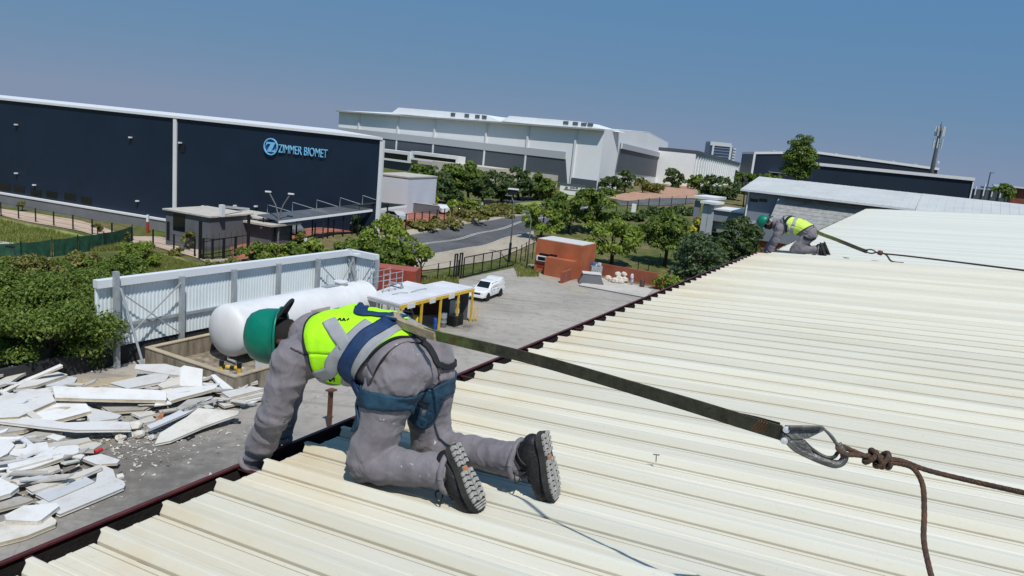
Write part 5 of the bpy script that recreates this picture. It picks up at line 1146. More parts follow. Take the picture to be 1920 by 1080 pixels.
# ---- street lamps
def street_lamp(px, py, ptop, label, arm=None, base_black=0.0, double=False):
    p = on_ground(px, py); dep = (p - CC).dot(CF); zt = (CC + ray(*ptop) * dep).z
    T = Part('street_lamp', label, 'street lamp', (p.x, p.y)); mt = M('lamp_pole_grey', (0.16, 0.165, 0.165), 0.5, var=0.2)
    z0 = zg(p.x, p.y)
    if base_black: mb = MB(); mb.tube([(p.x, p.y, z0), (p.x, p.y, z0 + base_black)], 0.17, 10); T(mb.build('base', MT_BLACK))
    if double:
        zc = z0 + (zt - z0) * 0.55; mb = MB(); mb.tube([(p.x, p.y, z0), (p.x, p.y, zc)], 0.12, 8); T(mb.build('pole', mt))
        for s in (-1, 1):
            q = [Vector((p.x, p.y, zc)), Vector((p.x + s * 0.5 * 0.9, p.y, zc + (zt - zc) * 0.5)), Vector((p.x + s * 1.3, p.y, zt))]; mb = MB(); mb.tube(q, 0.08, 8); am = T(mb.build('arm', mt)); mb = MB(); mb.box(q[-1] + Vector((s * 0.1, 0, 0.05)), (0.7, 0.3, 0.16)); o = mb.build('lamp_head', MT_LAMPW); o.parent = am; o.matrix_parent_inverse = Matrix()
    else:
        mb = MB(); mb.tube([(p.x, p.y, z0), (p.x, p.y, z0 + (zt - z0) * 0.7), (p.x - 0.1, p.y, z0 + (zt - z0) * 0.9), (p.x - 0.5, p.y, zt)], [0.1, 0.08, 0.06, 0.05], 8); T(mb.build('pole', mt, smooth=True)); mb = MB(); mb.box((p.x - 0.8, p.y, zt), (0.9, 0.3, 0.14)); T(mb.build('lamp_head', mt))
street_lamp(954, 492, (958, 365), 'tall street lamp on the pavement just behind the sliding gate', base_black=2.6)
street_lamp(521, 462, (523, 360), 'double armed street lamp in front of the navy warehouse carport', double=True)
street_lamp(987, 505, (990, 395), 'slim pale lamp post between the sliding gate and the gatehouse')
street_lamp(990, 378, (993, 340), 'far street lamp beside the cross road near the dark trees')
street_lamp(605, 447, (580, 397), 'dark lamp post leaning over the brick lot under the carport')
p = on_ground(40, 520); T = Part('street_lamp', 'dark leaning lamp post among the shrubs at the far left', 'street lamp', (p.x, p.y))
dep = (p - CC).dot(CF); q = CC + ray(25, 463) * dep; mb = MB(); mb.tube([p, p.lerp(q, 0.6), q], [0.09, 0.07, 0.06], 8); T(mb.build('pole', MT_BLACK)); mb = MB(); mb.box(q + Vector((-0.3, 0, 0)), (0.7, 0.3, 0.15)); T(mb.build('lamp_head', MT_BLACK))
# ---- carport with cars
n0, n1 = on_level(522, 415, 3.3), on_level(762, 385, 5.4); m0, m1 = on_level(482, 404, 3.7), on_level(712, 380, 5.8)
T = Part('carport', 'long dark carport roof on thin posts over the brick parking lot', 'carport', (n0.x, n0.y))
MT_CP = M('carport_sheet', (0.075, 0.085, 0.10), 0.5, var=0.12, vscale=0.5)
for k in range(8):
    a_, b_ = n0.lerp(n1, k / 8), n0.lerp(n1, (k + 0.985) / 8); c_, d_ = m0.lerp(m1, (k + 0.985) / 8), m0.lerp(m1, k / 8); mb = MB(); mb.prism([a_, b_, c_, d_], Vector((0, 0, 0.1))); T(mb.build('roof_panel', MT_CP))
mb = MB(); mb.bar(n0 + Vector((0.05, -0.05, -0.1)), n1 + Vector((0.05, -0.05, -0.1)), 0.12, 0.28); T(mb.build('front_fascia', MT_WTRIM))
for k in range(9):
    q = m0.lerp(m1, k / 8).lerp(n0.lerp(n1, k / 8), 0.3); mb = MB(); mb.box((q.x, q.y, (q.z + zg(q.x, q.y)) / 2 - 0.3), (0.14, 0.14, q.z - zg(q.x, q.y) + 0.5), rad(72)); T(mb.build('post', MT_BLACK))
for k in range(5):
    q = m0.lerp(m1, (k + 0.4) / 5.2); mb = MB(); mb.tube([q, q + Vector((0, 0, 1.2)), q + (n1 - n0).normalized() * 2.6 + Vector((0.5, -0.2, 0.15))], 0.05, 6); T(mb.build('stay_rod', MT_GALV))
def small_car(loc, heading, col, label):
    T = Part('parked_car', label, 'car', (loc.x, loc.y, loc.z)); Mx = Matrix.Translation(loc) @ Matrix.Rotation(heading, 4, 'Z'); tr = lambda p: Mx @ Vector(p)
    prof = [(2.1, 0.35), (2.15, 0.7), (1.2, 0.92), (0.55, 1.42), (-0.9, 1.46), (-1.7, 1.0), (-2.1, 0.92), (-2.15, 0.4)]
    mt = M('car_' + label.split()[0], col, 0.3, coat=0.4)
    mb = MB(); mb.prism([tr((x, -0.86, z)) for x, z in prof], Mx.to_3x3() @ Vector((0, 1.72, 0))); T(mb.build('body', mt))
    for s in (-1, 1):
        mb = MB(); mb.prism([tr((x, s * 0.862, z)) for x, z in ((1.05, 0.95), (0.5, 1.36), (-0.85, 1.4), (-1.5, 1.0))], Mx.to_3x3() @ Vector((0, s * 0.012, 0))); T(mb.build('side_window', MT_GLASS))
        for x in (1.35, -1.35): mb = MB(); mb.lathe([(0.05, -0.1), (0.31, -0.1), (0.31, 0.1), (0.2, 0.12), (0.02, 0.1)], tr((x, s * 0.82, 0.31)), Mx.to_3x3() @ Vector((0, s, 0)), n=16); T(mb.build('wheel', M('tyre_rubber', (0.012, 0.012, 0.012))))
    mb = MB(); mb.prism([tr((1.16, -0.7, 0.96)), tr((1.16, 0.7, 0.96)), tr((0.6, 0.62, 1.40)), tr((0.6, -0.62, 1.40))], Mx.to_3x3() @ Vector((0.02, 0, 0.02))); T(mb.build('windscreen', MT_GLASS))
for x, y, h_, c_, lb in ((738, 414, -0.3, (0.45, 0.48, 0.50), 'silver car parked at the far end under the carport'), (545, 440, -0.35, (0.14, 0.16, 0.18), 'dark grey car in the shade at the near end of the carport'), (822, 400, -0.5, (0.6, 0.61, 0.62), 'white car parked by the grey wall at the end of the brick lot')):
    p = on_ground(x, y); p.z = zg(p.x, p.y) + 0.1; small_car(p, rad(70) + math.pi / 2 + h_, c_, lb)
# grey lot wall, white and black totems, pale utility boxes
a_, b_ = on_ground(762, 398), on_ground(822, 404); T = Part('lot_wall', 'low dark grey wall with pale coping at the back of the brick lot', 'wall', (a_.x, a_.y))
mb = MB(); mb.bar((a_.x, a_.y, zg(a_.x, a_.y) + 0.8), (b_.x, b_.y, zg(b_.x, b_.y) + 0.6), 0.3, 1.8); T(mb.build('wall_section', MT_DGREY)); mb = MB(); mb.bar((a_.x, a_.y, zg(a_.x, a_.y) + 1.74), (b_.x, b_.y, zg(b_.x, b_.y) + 1.54), 0.4, 0.08); T(mb.build('coping', MT_KERB))
def totem(px, py, ytop, w_, col, label, cat='sign', nm='totem_sign', t_=0.35):
    p = on_ground(px, py); dep = (p - CC).dot(CF); zt = (CC + ray(px + 1, ytop) * dep).z; T = Part(nm, label, cat, (p.x, p.y)); wd = w_ / FOC * dep
    mb = MB(); mb.box((p.x, p.y, (zt + zg(p.x, p.y)) / 2), (wd, t_, zt - zg(p.x, p.y)), rad(-12)); T(mb.build('panel', M('totem_' + cat + str(col[0]), col, 0.6, var=0.06))); mb = MB(); mb.box((p.x, p.y, zg(p.x, p.y) + 0.1), (wd + 0.2, t_ + 0.2, 0.24), rad(-12)); T(mb.build('footing', MT_KERB))
totem(899, 403, 379, 10, (0.68, 0.69, 0.70), 'white totem sign standing at the bend of the road'); totem(911, 403, 376, 13, (0.02, 0.022, 0.03), 'black totem sign directly right of the white totem sign')
totem(576, 468, 447, 9, (0.60, 0.64, 0.68), 'pale utility box in front of the brick lot fence', 'cabinet', 'utility_box', 0.6)
totem(1187, 402, 382, 8, (0.70, 0.72, 0.74), 'white pillar at the end of the clipped hedge', 'pillar', 'gate_pillar', 0.8)
totem(835, 366, 350, 3, (0.55, 0.32, 0.03), 'slim yellow post sign in front of the dark trees'); 
p = on_ground(960, 384); T = Part('guard_booth', 'small dark booth with a pale flat roof beside the cross road', 'booth', (p.x, p.y))
z0 = zg(p.x, p.y); mb = MB(); mb.box((p.x, p.y, z0 + 1.2), (0.4, 0.4, 2.4)); T(mb.build('stem', MT_BLACK)); mb = MB(); mb.box((p.x, p.y, z0 + 2.6), (1.7, 1.4, 0.9)); T(mb.build('cabin', MT_BLACK)); mb = MB(); mb.box((p.x, p.y, z0 + 3.15), (2.2, 1.8, 0.18)); T(mb.build('roof', MT_WTRIM))
p = at_depth(801, 358, 130); T = Part('hanging_sign', 'small orange and white sign board among the dark trees', 'sign', (p.x, p.y, zg(p.x, p.y)))
mb = MB(); mb.box(p, (1.3, 0.08, 0.7), 0.1); T(mb.build('board', M('orange_board', (0.55, 0.16, 0.02), 0.5))); mb = MB(); mb.box(p + Vector((-0.15, -0.06, 0.2)), (0.5, 0.06, 0.4), 0.1); T(mb.build('white_panel', MT_WTRIM)); mb = MB(); mb.tube([(p.x, p.y + 0.1, zg(p.x, p.y)), (p.x, p.y + 0.1, p.z)], 0.06, 6); T(mb.build('pole', MT_BLACK))
# green shade net on posts, pale slab at the left edge
P_ = [on_ground(x, y) for x, y in ((-40, 492), (40, 490), (98, 482), (146, 475), (195, 467), (248, 452))]
T = Part('shade_net_fence', 'green shade net fence across the grass bank at the left', 'fence', (P_[0].x, P_[0].y)); mtn = M('green_shade_net', (0.022, 0.085, 0.05), 0.8, var=0.35, vscale=1.5)
for a_, b_ in zip(P_, P_[1:]):
    n_ = 10; vs = []
    for k in range(n_ + 1):
        q = a_.lerp(b_, k / n_); w_ = 0.12 * math.sin(k * 1.7 + a_.x)
        for j in range(5): vs.append((q.x + w_ * (1 - j / 4), q.y + w_, zg(q.x, q.y) + 1.9 * j / 4 - (0.1 * math.sin(k / n_ * math.pi) if j == 4 else 0)))
    mb = MB(); mb.add(vs, [(i*5+j, (i+1)*5+j, (i+1)*5+j+1, i*5+j+1) for i in range(n_) for j in range(4)]); T(mb.build('net', mtn, smooth=True))
for q in P_: mb = MB(); mb.tube([(q.x, q.y, zg(q.x, q.y)), (q.x, q.y, zg(q.x, q.y) + 2.1)], 0.05, 6); T(mb.build('post', MT_BLACK))
p = on_ground(12, 462); T = Part('concrete_block', 'pale flat concrete slab lying in the grass at the left edge', 'slab', (p.x, p.y)); mb = MB(); mb.box((p.x - 1.0, p.y, zg(p.x, p.y) + 0.2), (4.2, 1.6, 0.35), rad(-10)); T(mb.build('block', MT_SLAB)); mb = MB(); mb.box((p.x - 1.4, p.y, zg(p.x, p.y) + 0.43), (1.6, 0.8, 0.1), rad(-10)); T(mb.build('cover', MT_GALV))
p = on_ground(277, 437); T = Part('hydrant', 'white topped red hydrant post against the grey plinth', 'hydrant', (p.x, p.y)); z0 = zg(p.x, p.y); mb = MB(); mb.tube([(p.x, p.y, z0), (p.x, p.y, z0 + 1.6)], 0.2, 8); T(mb.build('body', M('hydrant_red', (0.35, 0.03, 0.02), 0.5))); mb = MB(); mb.box((p.x, p.y, z0 + 2.2), (0.3, 0.3, 1.0)); T(mb.build('post', MT_WTRIM))
# ================================================================ VEGETATION
def mat_leaf(name, a, b, c):
    t = NT(name); at_ = t.n('ShaderNodeAttribute'); at_.attribute_name = 'tint'
    col = t.ramp(at_.outputs['Fac'], [(0.0, a), (0.5, b), (1.0, c)])
    t.l(col, t.b.inputs['Base Color']); t.b.inputs['Roughness'].default_value = 0.55; t.b.inputs['Specular IOR Level'].default_value = 0.25
    tr = t.n('ShaderNodeBsdfTranslucent'); mx = t.n('ShaderNodeMixShader'); mx.inputs[0].default_value = 0.28
    br = t.mix(1.0, col, (1.3, 1.5, 0.6), 'MULTIPLY'); t.l(br, tr.inputs['Color'])
    t.l(t.b.outputs[0], mx.inputs[1]); t.l(tr.outputs[0], mx.inputs[2]); t.l(mx.outputs[0], t.t.nodes['Material Output'].inputs['Surface']); return t.m
LF = {'mid': mat_leaf('leaf_mid', (0.060, 0.101, 0.020), (0.124, 0.182, 0.034), (0.246, 0.286, 0.061)),
      'bright': mat_leaf('leaf_bright', (0.097, 0.148, 0.023), (0.183, 0.252, 0.038), (0.354, 0.364, 0.077)),
      'dark': mat_leaf('leaf_dark', (0.035, 0.063, 0.023), (0.073, 0.111, 0.036), (0.142, 0.180, 0.066)),
      'blue': mat_leaf('leaf_bluegreen', (0.047, 0.079, 0.041), (0.091, 0.136, 0.066), (0.167, 0.209, 0.099)),
      'yellow': mat_leaf('leaf_yellow', (0.214, 0.226, 0.023), (0.428, 0.416, 0.038), (0.685, 0.573, 0.097)),
      'olive': mat_leaf('leaf_olive', (0.097, 0.104, 0.028), (0.183, 0.182, 0.049), (0.322, 0.278, 0.097)),
      'grass': mat_leaf('grass_blade', (0.10, 0.13, 0.03), (0.20, 0.22, 0.06), (0.36, 0.33, 0.12))}
MT_BARK = M('bark', (0.055, 0.042, 0.032), 0.95, var=0.35, vscale=5, bump=0.5)
def leaf_mesh(name, pts, nrm, size, mat, r_, aspect=1.7):
    """many leaf shaped quads (diamonds) at the given points, roughly facing the given normals"""
    n = len(pts); d = r_.normal(size=(n, 3)); nn = nrm + r_.normal(size=(n, 3)) * 0.75; nn /= np.linalg.norm(nn, axis=1)[:, None] + 1e-9
    t = np.cross(nn, d); t /= np.linalg.norm(t, axis=1)[:, None] + 1e-9; b = np.cross(nn, t)
    s = size * r_.uniform(0.55, 1.35, n)[:, None]
    droop = np.array([0, 0, -0.25]) * s
    v = np.empty((n, 4, 3)); v[:, 0] = pts - t * s * 0.5 * aspect; v[:, 1] = pts + b * s * 0.5 + droop * 0.2; v[:, 2] = pts + t * s * 0.5 * aspect + droop; v[:, 3] = pts - b * s * 0.5 + droop * 0.2
    me = bpy.data.meshes.new(name); me.vertices.add(n * 4); me.loops.add(n * 4); me.polygons.add(n)
    me.vertices.foreach_set('co', v.reshape(-1)); me.loops.foreach_set('vertex_index', np.arange(n * 4, dtype=np.int32)); me.polygons.foreach_set('loop_start', np.arange(0, n * 4, 4, dtype=np.int32))
    me.update(calc_edges=True)
    at_ = me.attributes.new('tint', 'FLOAT', 'FACE'); at_.data.foreach_set('value', np.clip(r_.normal(0.48, 0.22, n), 0, 1).astype(np.float32))
    me.materials.append(mat); me.validate(); return me
def crown_points(r_, rx, ry, rz, n_leaf, clumps, irregular=0.35, flat_bottom=0.5):
    """leaf positions: shells of many overlapping clumps filling an uneven ellipsoid"""
    cs = []
    while len(cs) < clumps:
        p = r_.normal(size=3); p /= np.linalg.norm(p); p *= r_.uniform(0.35, 1.0) ** 0.6
        if p[2] < -0.75: continue
        cs.append(p)
    cs = np.array(cs) * np.array([rx, ry, rz]) * (1 - irregular * 0.4); rad_c = r_.uniform(0.17, 0.37, clumps) * (rx + ry + rz) / 3
    wgt = rad_c ** 2; idx = r_.choice(clumps, n_leaf, p=wgt / wgt.sum())
    d = r_.normal(size=(n_leaf, 3)); d /= np.linalg.norm(d, axis=1)[:, None]
    low = d[:, 2] < -0.3; d[low, 2] *= -0.6
    rr_ = rad_c[idx][:, None] * (r_.uniform(0.55, 1.08, n_leaf) ** 0.7)[:, None]
    return cs[idx] + d * rr_ * np.array([1, 1, 0.8]), d + np.array([0, 0, 0.35])
_tid = [0]
def tree(px, py_base, cx, cy, rpx, rpy, kind, label, leaf=None, name='tree', n=None, clumps=26, group=None, trunk=True, depth=None, cat='tree'):
    """tree whose foot stands on the ground at (px, py_base); crown centre and radii taken at that distance"""
    _tid[0] += 1; r_ = np.random.default_rng(100 + _tid[0])
    p = on_ground(px, py_base) if depth is None else at_depth(px, py_base, depth)
    z0 = zg(p.x, p.y); dep = (p - CC).dot(CF); c = CC + ray(cx, cy) * dep
    sc = dep / FOC * 1.3; rx, rz = rpx * sc, rpy * sc; sc = dep / FOC; ry = rx * r_.uniform(0.85, 1.05)
    c = Vector((c.x, c.y, max(c.z - rz * 0.08, z0 + rz * 0.55)))
    T = Part(name, label, cat, (p.x, p.y, z0), group)
    ls = leaf if leaf else max(0.11, 4.2 * sc)
    n_ = n if n else int(min(24000, max(900, 9.5 * (rx * rz * math.pi) / (ls * ls))))
    pts, nr = crown_points(r_, rx, ry, rz, n_, clumps)
    pts = pts + np.array(c)
    if not trunk: pts[:, 2] = np.maximum(pts[:, 2], z0 + 0.05)
    T(obj('crown', leaf_mesh('crown', pts, nr, ls, LF[kind], r_)))
    mb = MB(); top = c + Vector((0, 0, rz * 0.3)); tr = max(0.07, rx * 0.055)
    mid_ = Vector((p.x, p.y, z0)).lerp(top, 0.45) + Vector((r_.uniform(-.2, .2), r_.uniform(-.2, .2), 0)) * rx * 0.3
    mb.tube([(p.x, p.y, z0 - 0.1), mid_, top], [tr * 1.25, tr, tr * 0.35], 8)
    for k in range(5):
        an = k * 1.26 + r_.uniform(0, 1); q = c + Vector((math.cos(an) * rx * 0.6, math.sin(an) * ry * 0.6, r_.uniform(-0.15, 0.45) * rz)); st = mid_.lerp(top, r_.uniform(-0.3, 0.4))
        mb.tube([st, st.lerp(q, 0.55) + Vector((0, 0, 0.08 * rz)), q], [tr * 0.55, tr * 0.35, tr * 0.12], 6)
    T(mb.build('trunk', MT_BARK, smooth=True))
    return T
def shrub(px, py, cx, cy, rpx, rpy, kind, label, **kw): return tree(px, py, cx, cy, rpx, rpy, kind, label, name='shrub', cat='shrub', trunk=False, **kw)
# along the road behind the screen wall
tree(722, 505, 722, 445, 46, 32, 'bright', 'broad bright green tree behind the right end of the screen wall', clumps=34)
tree(740, 520, 730, 482, 48, 24, 'mid', 'lower leafy tree right behind the corner of the screen wall', clumps=30)
tree(790, 528, 791, 476, 25, 18, 'bright', 'small round bright tree beside the dark wire fence', clumps=16)
for i, (x, y, r1, r2, k) in enumerate(((478, 478, 28, 20, 'mid'), (515, 474, 30, 22, 'bright'), (552, 478, 26, 22, 'mid'), (590, 472, 28, 20, 'bright'), (628, 474, 28, 22, 'mid'), (662, 470, 24, 20, 'mid'), (440, 498, 26, 12, 'olive'), (402, 500, 22, 10, 'olive'), (566, 445, 12, 14, 'olive'), (668, 420, 12, 20, 'dark'), (690, 470, 26, 26, 'mid'))):
    shrub(x, y + r2 * 0.9, x, y, r1, r2, k, ('leafy shrub left of the carport lamp in the hedge behind the screen wall', 'bright leafy shrub under the double armed lamp', 'leafy shrub right of the double armed lamp', 'bright leafy shrub in front of the pale utility box', 'leafy shrub in the hedge behind the middle of the screen wall', 'leafy shrub left of the broad bright tree', 'olive shrub on the drive edge right of the low black gate', 'olive shrub below the low black gate', 'small olive shrub beside the utility box at the brick lot fence', 'slim dark shrub at the brick lot fence', 'leafy shrub at the foot of the broad bright tree')[i], clumps=18)
# mid distance trees round the gatehouse
tree(1012, 452, 1020, 408, 32, 24, 'bright', 'light green tree just behind the gatehouse', clumps=24)
tree(1070, 440, 1062, 390, 34, 28, 'mid', 'green tree behind the gatehouse, left of the fullest one', clumps=28)
tree(1124, 440, 1117, 388, 38, 33, 'mid', 'fullest green tree by the road behind the gatehouse', clumps=32)
tree(1146, 508, 1148, 446, 48, 30, 'bright', 'wide green tree right of the gatehouse above the enclosure wall', clumps=40)
tree(1246, 500, 1252, 432, 42, 36, 'mid', 'large round tree behind the end of the enclosure wall', clumps=40)
tree(1315, 470, 1316, 428, 20, 18, 'yellow', 'small yellow green tree in front of the glazed porch', clumps=16)
tree(1312, 545, 1312, 488, 44, 42, 'blue', 'large dark blue green bushy tree beside the roof gutter', clumps=60, leaf=0.26)
tree(1385, 520, 1388, 452, 36, 38, 'dark', 'dark leafy tree left of the distant worker', clumps=36)
tree(1352, 520, 1350, 482, 34, 26, 'dark', 'low dark tree under the glazed porch beside the gutter', clumps=30)
shrub(1250, 545, 1255, 528, 24, 14, 'bright', 'bright low shrub behind the orange pier', clumps=14)
for i, (x, y, r1, r2) in enumerate(((1225, 398, 30, 7), (1280, 396, 30, 7), (1190, 408, 22, 7))):
    shrub(x, y + 6, x, y, r1, r2, 'dark', ('clipped dark hedge below the side road, left half', 'clipped dark hedge below the side road, right half', 'low dark hedge beside the white pillar')[i], clumps=24)
# planting strip along the brick lot
for i, (x, y, r1, r2, k) in enumerate(((930, 398, 40, 10, 'olive'), (880, 408, 36, 9, 'olive'), (830, 418, 32, 7, 'olive'), (790, 424, 24, 6, 'olive'), (960, 393, 26, 9, 'mid'), (868, 390, 34, 15, 'bright'), (806, 380, 12, 10, 'yellow'), (775, 380, 8, 10, 'yellow'))):
    shrub(x, y + r2 * 0.7, x, y, r1, r2, k, ('olive verge shrub right of the black totem', 'olive verge shrub in front of the totem signs', 'olive verge shrub along the brick lot fence', 'leftmost olive verge shrub along the brick lot fence', 'green verge shrub nearest the cross road', 'rounded bright green bush at the end of the brick lot', 'yellow green bush behind the parked white car', 'small yellow green bush next to the white block')[i], clumps=22)
# dark row in front of the white warehouse
for i, (x, yb, y, r1, r2, k) in enumerate(((786, 378, 335, 24, 26, 'mid'), (815, 380, 342, 26, 30, 'dark'), (846, 376, 332, 26, 26, 'mid'), (878, 380, 335, 30, 28, 'mid'), (905, 384, 345, 26, 26, 'dark'), (940, 380, 350, 26, 22, 'dark'), (972, 376, 342, 32, 26, 'dark'), (1008, 376, 350, 26, 22, 'mid'), (1028, 374, 352, 18, 18, 'olive'), (848, 384, 366, 24, 16, 'dark'), (800, 384, 364, 26, 16, 'dark'))):
    tree(x, yb, x, y, r1, r2, k, ('leftmost green tree of the row beside the white block', 'dark tree behind the orange sign board', 'green tree in the row below the framed office windows', 'green tree in the row left of the cream parapet end', 'dark tree above the white totem sign', 'dark tree right of the black totem sign', 'broad dark tree behind the small booth', 'green tree left of the white sign wall', 'small olive tree touching the white sign wall', 'low dark tree in the row behind the rounded bush', 'low dark tree behind the yellow green bush')[i], clumps=30)
for i, (x, yb, y, r1, r2, k) in enumerate(((1148, 362, 342, 20, 14, 'dark'), (1172, 362, 338, 20, 16, 'dark'), (1205, 362, 346, 14, 10, 'olive'), (1225, 362, 352, 18, 7, 'olive'), (1265, 352, 334, 18, 16, 'dark'), (1312, 356, 340, 22, 14, 'mid'), (1355, 372, 352, 32, 20, 'dark'), (1383, 345, 330, 14, 10, 'dark'))):
    tree(x, yb, x, y, r1, r2, k, ('dark tree at the left foot of the slanted gable panel', 'second dark tree before the slanted gable panel', 'small olive tree in the flower bed before the gable', 'low olive shrubbery in the flower bed before the gable', 'dark tree in front of the peach office', 'green tree before the ribbed warehouse', 'dark tree in front of the white canopy', 'small dark tree at the end of the ribbed warehouse')[i], clumps=22)
tree(1497, 352, 1500, 296, 24, 40, 'mid', 'tall slender tree rising against the sky between the navy sheds', clumps=90, depth=150, leaf=0.26, n=9000)
tree(1887, 372, 1886, 360, 22, 11, 'mid', 'small tree in front of the red brick building at the right edge', clumps=16, depth=120)
for i, x in enumerate((1448, 1426, 1400)): tree(x, 345, x, 335 - i, 16, 8, 'mid', ('low tree right under the taller navy shed canopy', 'low tree at the corner of the taller navy shed', 'low tree beyond the end of the ribbed warehouse')[i], clumps=14, depth=210)
# left hand mass
for i, (x, yb, y, r1, r2, k, lf) in enumerate(((95, 700, 600, 95, 78, 'mid', .115), (20, 690, 590, 75, 80, 'mid', .115), (150, 690, 620, 48, 70, 'mid', .11), (60, 640, 540, 70, 55, 'olive', .13), (140, 610, 545, 60, 46, 'mid', .13), (-20, 640, 545, 60, 60, 'mid', .13), (200, 560, 510, 45, 34, 'mid', .14), (262, 505, 478, 34, 22, 'bright', .14), (245, 540, 510, 30, 26, 'mid', .14), (165, 530, 500, 40, 24, 'olive', .2), (300, 545, 530, 40, 14, 'olive', .18), (120, 470 + 55, 505, 34, 22, 'mid', .2), (60, 530, 512, 36, 20, 'mid', .2), (5, 525, 505, 30, 22, 'olive', .2))):
    tree(x, yb, x, y, r1, r2, k, ('big dense tree at the left end of the screen wall', 'big dark tree at the far left edge above the panel heap', 'leafy tree hanging over the end of the screen wall', 'olive tree in the upper left thicket', 'green tree in the thicket behind the big dense tree', 'green tree cut by the left picture edge', 'rounded tree above the left end of the screen wall', 'bright tree right of the shade net', 'leafy tree below the bright one near the shade net', 'olive tree below the shade net', 'low olive bushes along the top of the screen wall', 'green bush below the middle of the shade net', 'green bush left below the shade net', 'olive bush at the left edge below the shade net')[i], clumps=46, leaf=lf, n=None)
for i, (x, yb, y, r1, r2) in enumerate(((42, 396, 384, 7, 9), (183, 440, 424, 7, 10), (235, 456, 444, 8, 8), (355, 470, 447, 10, 18), (330, 480, 476, 14, 8))):
    tree(x, yb, x, y, r1, r2, 'olive', ('sapling by the path under the row of windows', 'sapling in the middle of the pinkish path', 'low sapling behind the post fence by the shade net', 'young tree in front of the guard house', 'dark weeds at the fence below the guard house')[i], clumps=10, leaf=0.22)
# grass on the banks
def grass(name, quads, n, hgt, wid, kind='grass'):
    r_ = np.random.default_rng(len(name) + n); V_, F_ = [], []
    a, b, c, d = [np.array(p) for p in quads]
    u = r_.random(n); v = r_.random(n); P_ = (a[None] * ((1-u)*(1-v))[:, None] + b[None] * (u*(1-v))[:, None] + c[None] * (u*v)[:, None] + d[None] * ((1-u)*v)[:, None])
    P_[:, 2] = zg_np(P_[:, 0], P_[:, 1]) + 0.05
    an = r_.uniform(0, 6.28, n); dx = np.stack([np.cos(an), np.sin(an), 0*an], 1) * wid; h = hgt * r_.uniform(0.5, 1.4, n); lean = r_.normal(size=(n, 3)) * 0.3 * hgt; lean[:, 2] = h
    vv = np.empty((n, 3, 3)); vv[:, 0] = P_ - dx; vv[:, 1] = P_ + dx; vv[:, 2] = P_ + lean
    me = bpy.data.meshes.new(name); me.vertices.add(n*3); me.loops.add(n*3); me.polygons.add(n); me.vertices.foreach_set('co', vv.reshape(-1)); me.loops.foreach_set('vertex_index', np.arange(n*3, dtype=np.int32)); me.polygons.foreach_set('loop_start', np.arange(0, n*3, 3, dtype=np.int32)); me.update(calc_edges=True)
    at_ = me.attributes.new('tint', 'FLOAT', 'FACE'); at_.data.foreach_set('value', np.clip(r_.normal(0.5, 0.25, n), 0, 1).astype(np.float32)); me.materials.append(LF[kind]); return me
def gq(*px): return [tuple(on_ground(x, y)) for x, y in px]
for nm, q, n_, h_, lb in (('tall_grass', ((-50, 400), (250, 462), (240, 470), (-50, 476)), 14000, 0.45, 'long yellow green grass on the bank beside the shade net'), ('dry_grass', ((262, 470), (385, 508), (380, 528), (228, 545)), 9000, 0.45, 'dry grass on the bank above the screen wall'), ('verge_grass', ((740, 528), (860, 517), (860, 535), (730, 560)), 4500, 0.3, 'weeds around the foot of the dark wire fence'), ('corner_grass', ((960, 492), (1010, 505), (1010, 520), (970, 520)), 1800, 0.3, 'weeds growing beside the gatehouse')):
    tag(obj(nm, grass(nm, gq(*q), n_, h_, 0.05)), lb, 'grass', kind='stuff')
# ================================================================ HEAPS OF BROKEN WHITE PANELS IN THE YARD
def mat_panel(name, base, dirt, amt):
    t = NT(name); p = t.pos(); n1 = t.noise(p, 0.9, 6, 0.65); n2 = t.noise(p, 7, 5, 0.7)
    oi = t.n('ShaderNodeObjectInfo'); rn = t.n('ShaderNodeMapRange'); rn.inputs[3].default_value = 0.80; rn.inputs[4].default_value = 1.05; t.l(oi.outputs['Random'], rn.inputs[0])
    c = t.mix(t.math('MULTIPLY', t.ramp(n1, [(0.48, (0, 0, 0)), (0.72, (1, 1, 1))]), amt), base, dirt)
    c = t.mix(t.math('MULTIPLY', t.ramp(n2, [(0.58, (0, 0, 0)), (0.70, (1, 1, 1))]), amt * 0.7), c, tuple(x * 0.5 for x in dirt))
    c = t.mix(1.0, c, rn.outputs[0], 'MULTIPLY'); t.l(c, t.b.inputs['Base Color']); t.b.inputs['Roughness'].default_value = 0.7; t.b.inputs['Specular IOR Level'].default_value = 0.25; t.bump(n2, 0.15, 0.03); return t.m
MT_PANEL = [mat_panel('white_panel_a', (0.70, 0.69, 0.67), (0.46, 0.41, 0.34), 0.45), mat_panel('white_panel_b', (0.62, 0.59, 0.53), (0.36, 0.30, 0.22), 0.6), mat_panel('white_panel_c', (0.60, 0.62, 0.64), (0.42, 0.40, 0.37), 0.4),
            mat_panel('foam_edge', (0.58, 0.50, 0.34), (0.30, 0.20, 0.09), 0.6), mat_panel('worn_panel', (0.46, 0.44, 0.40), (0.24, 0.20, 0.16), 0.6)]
rd = random.Random(11)
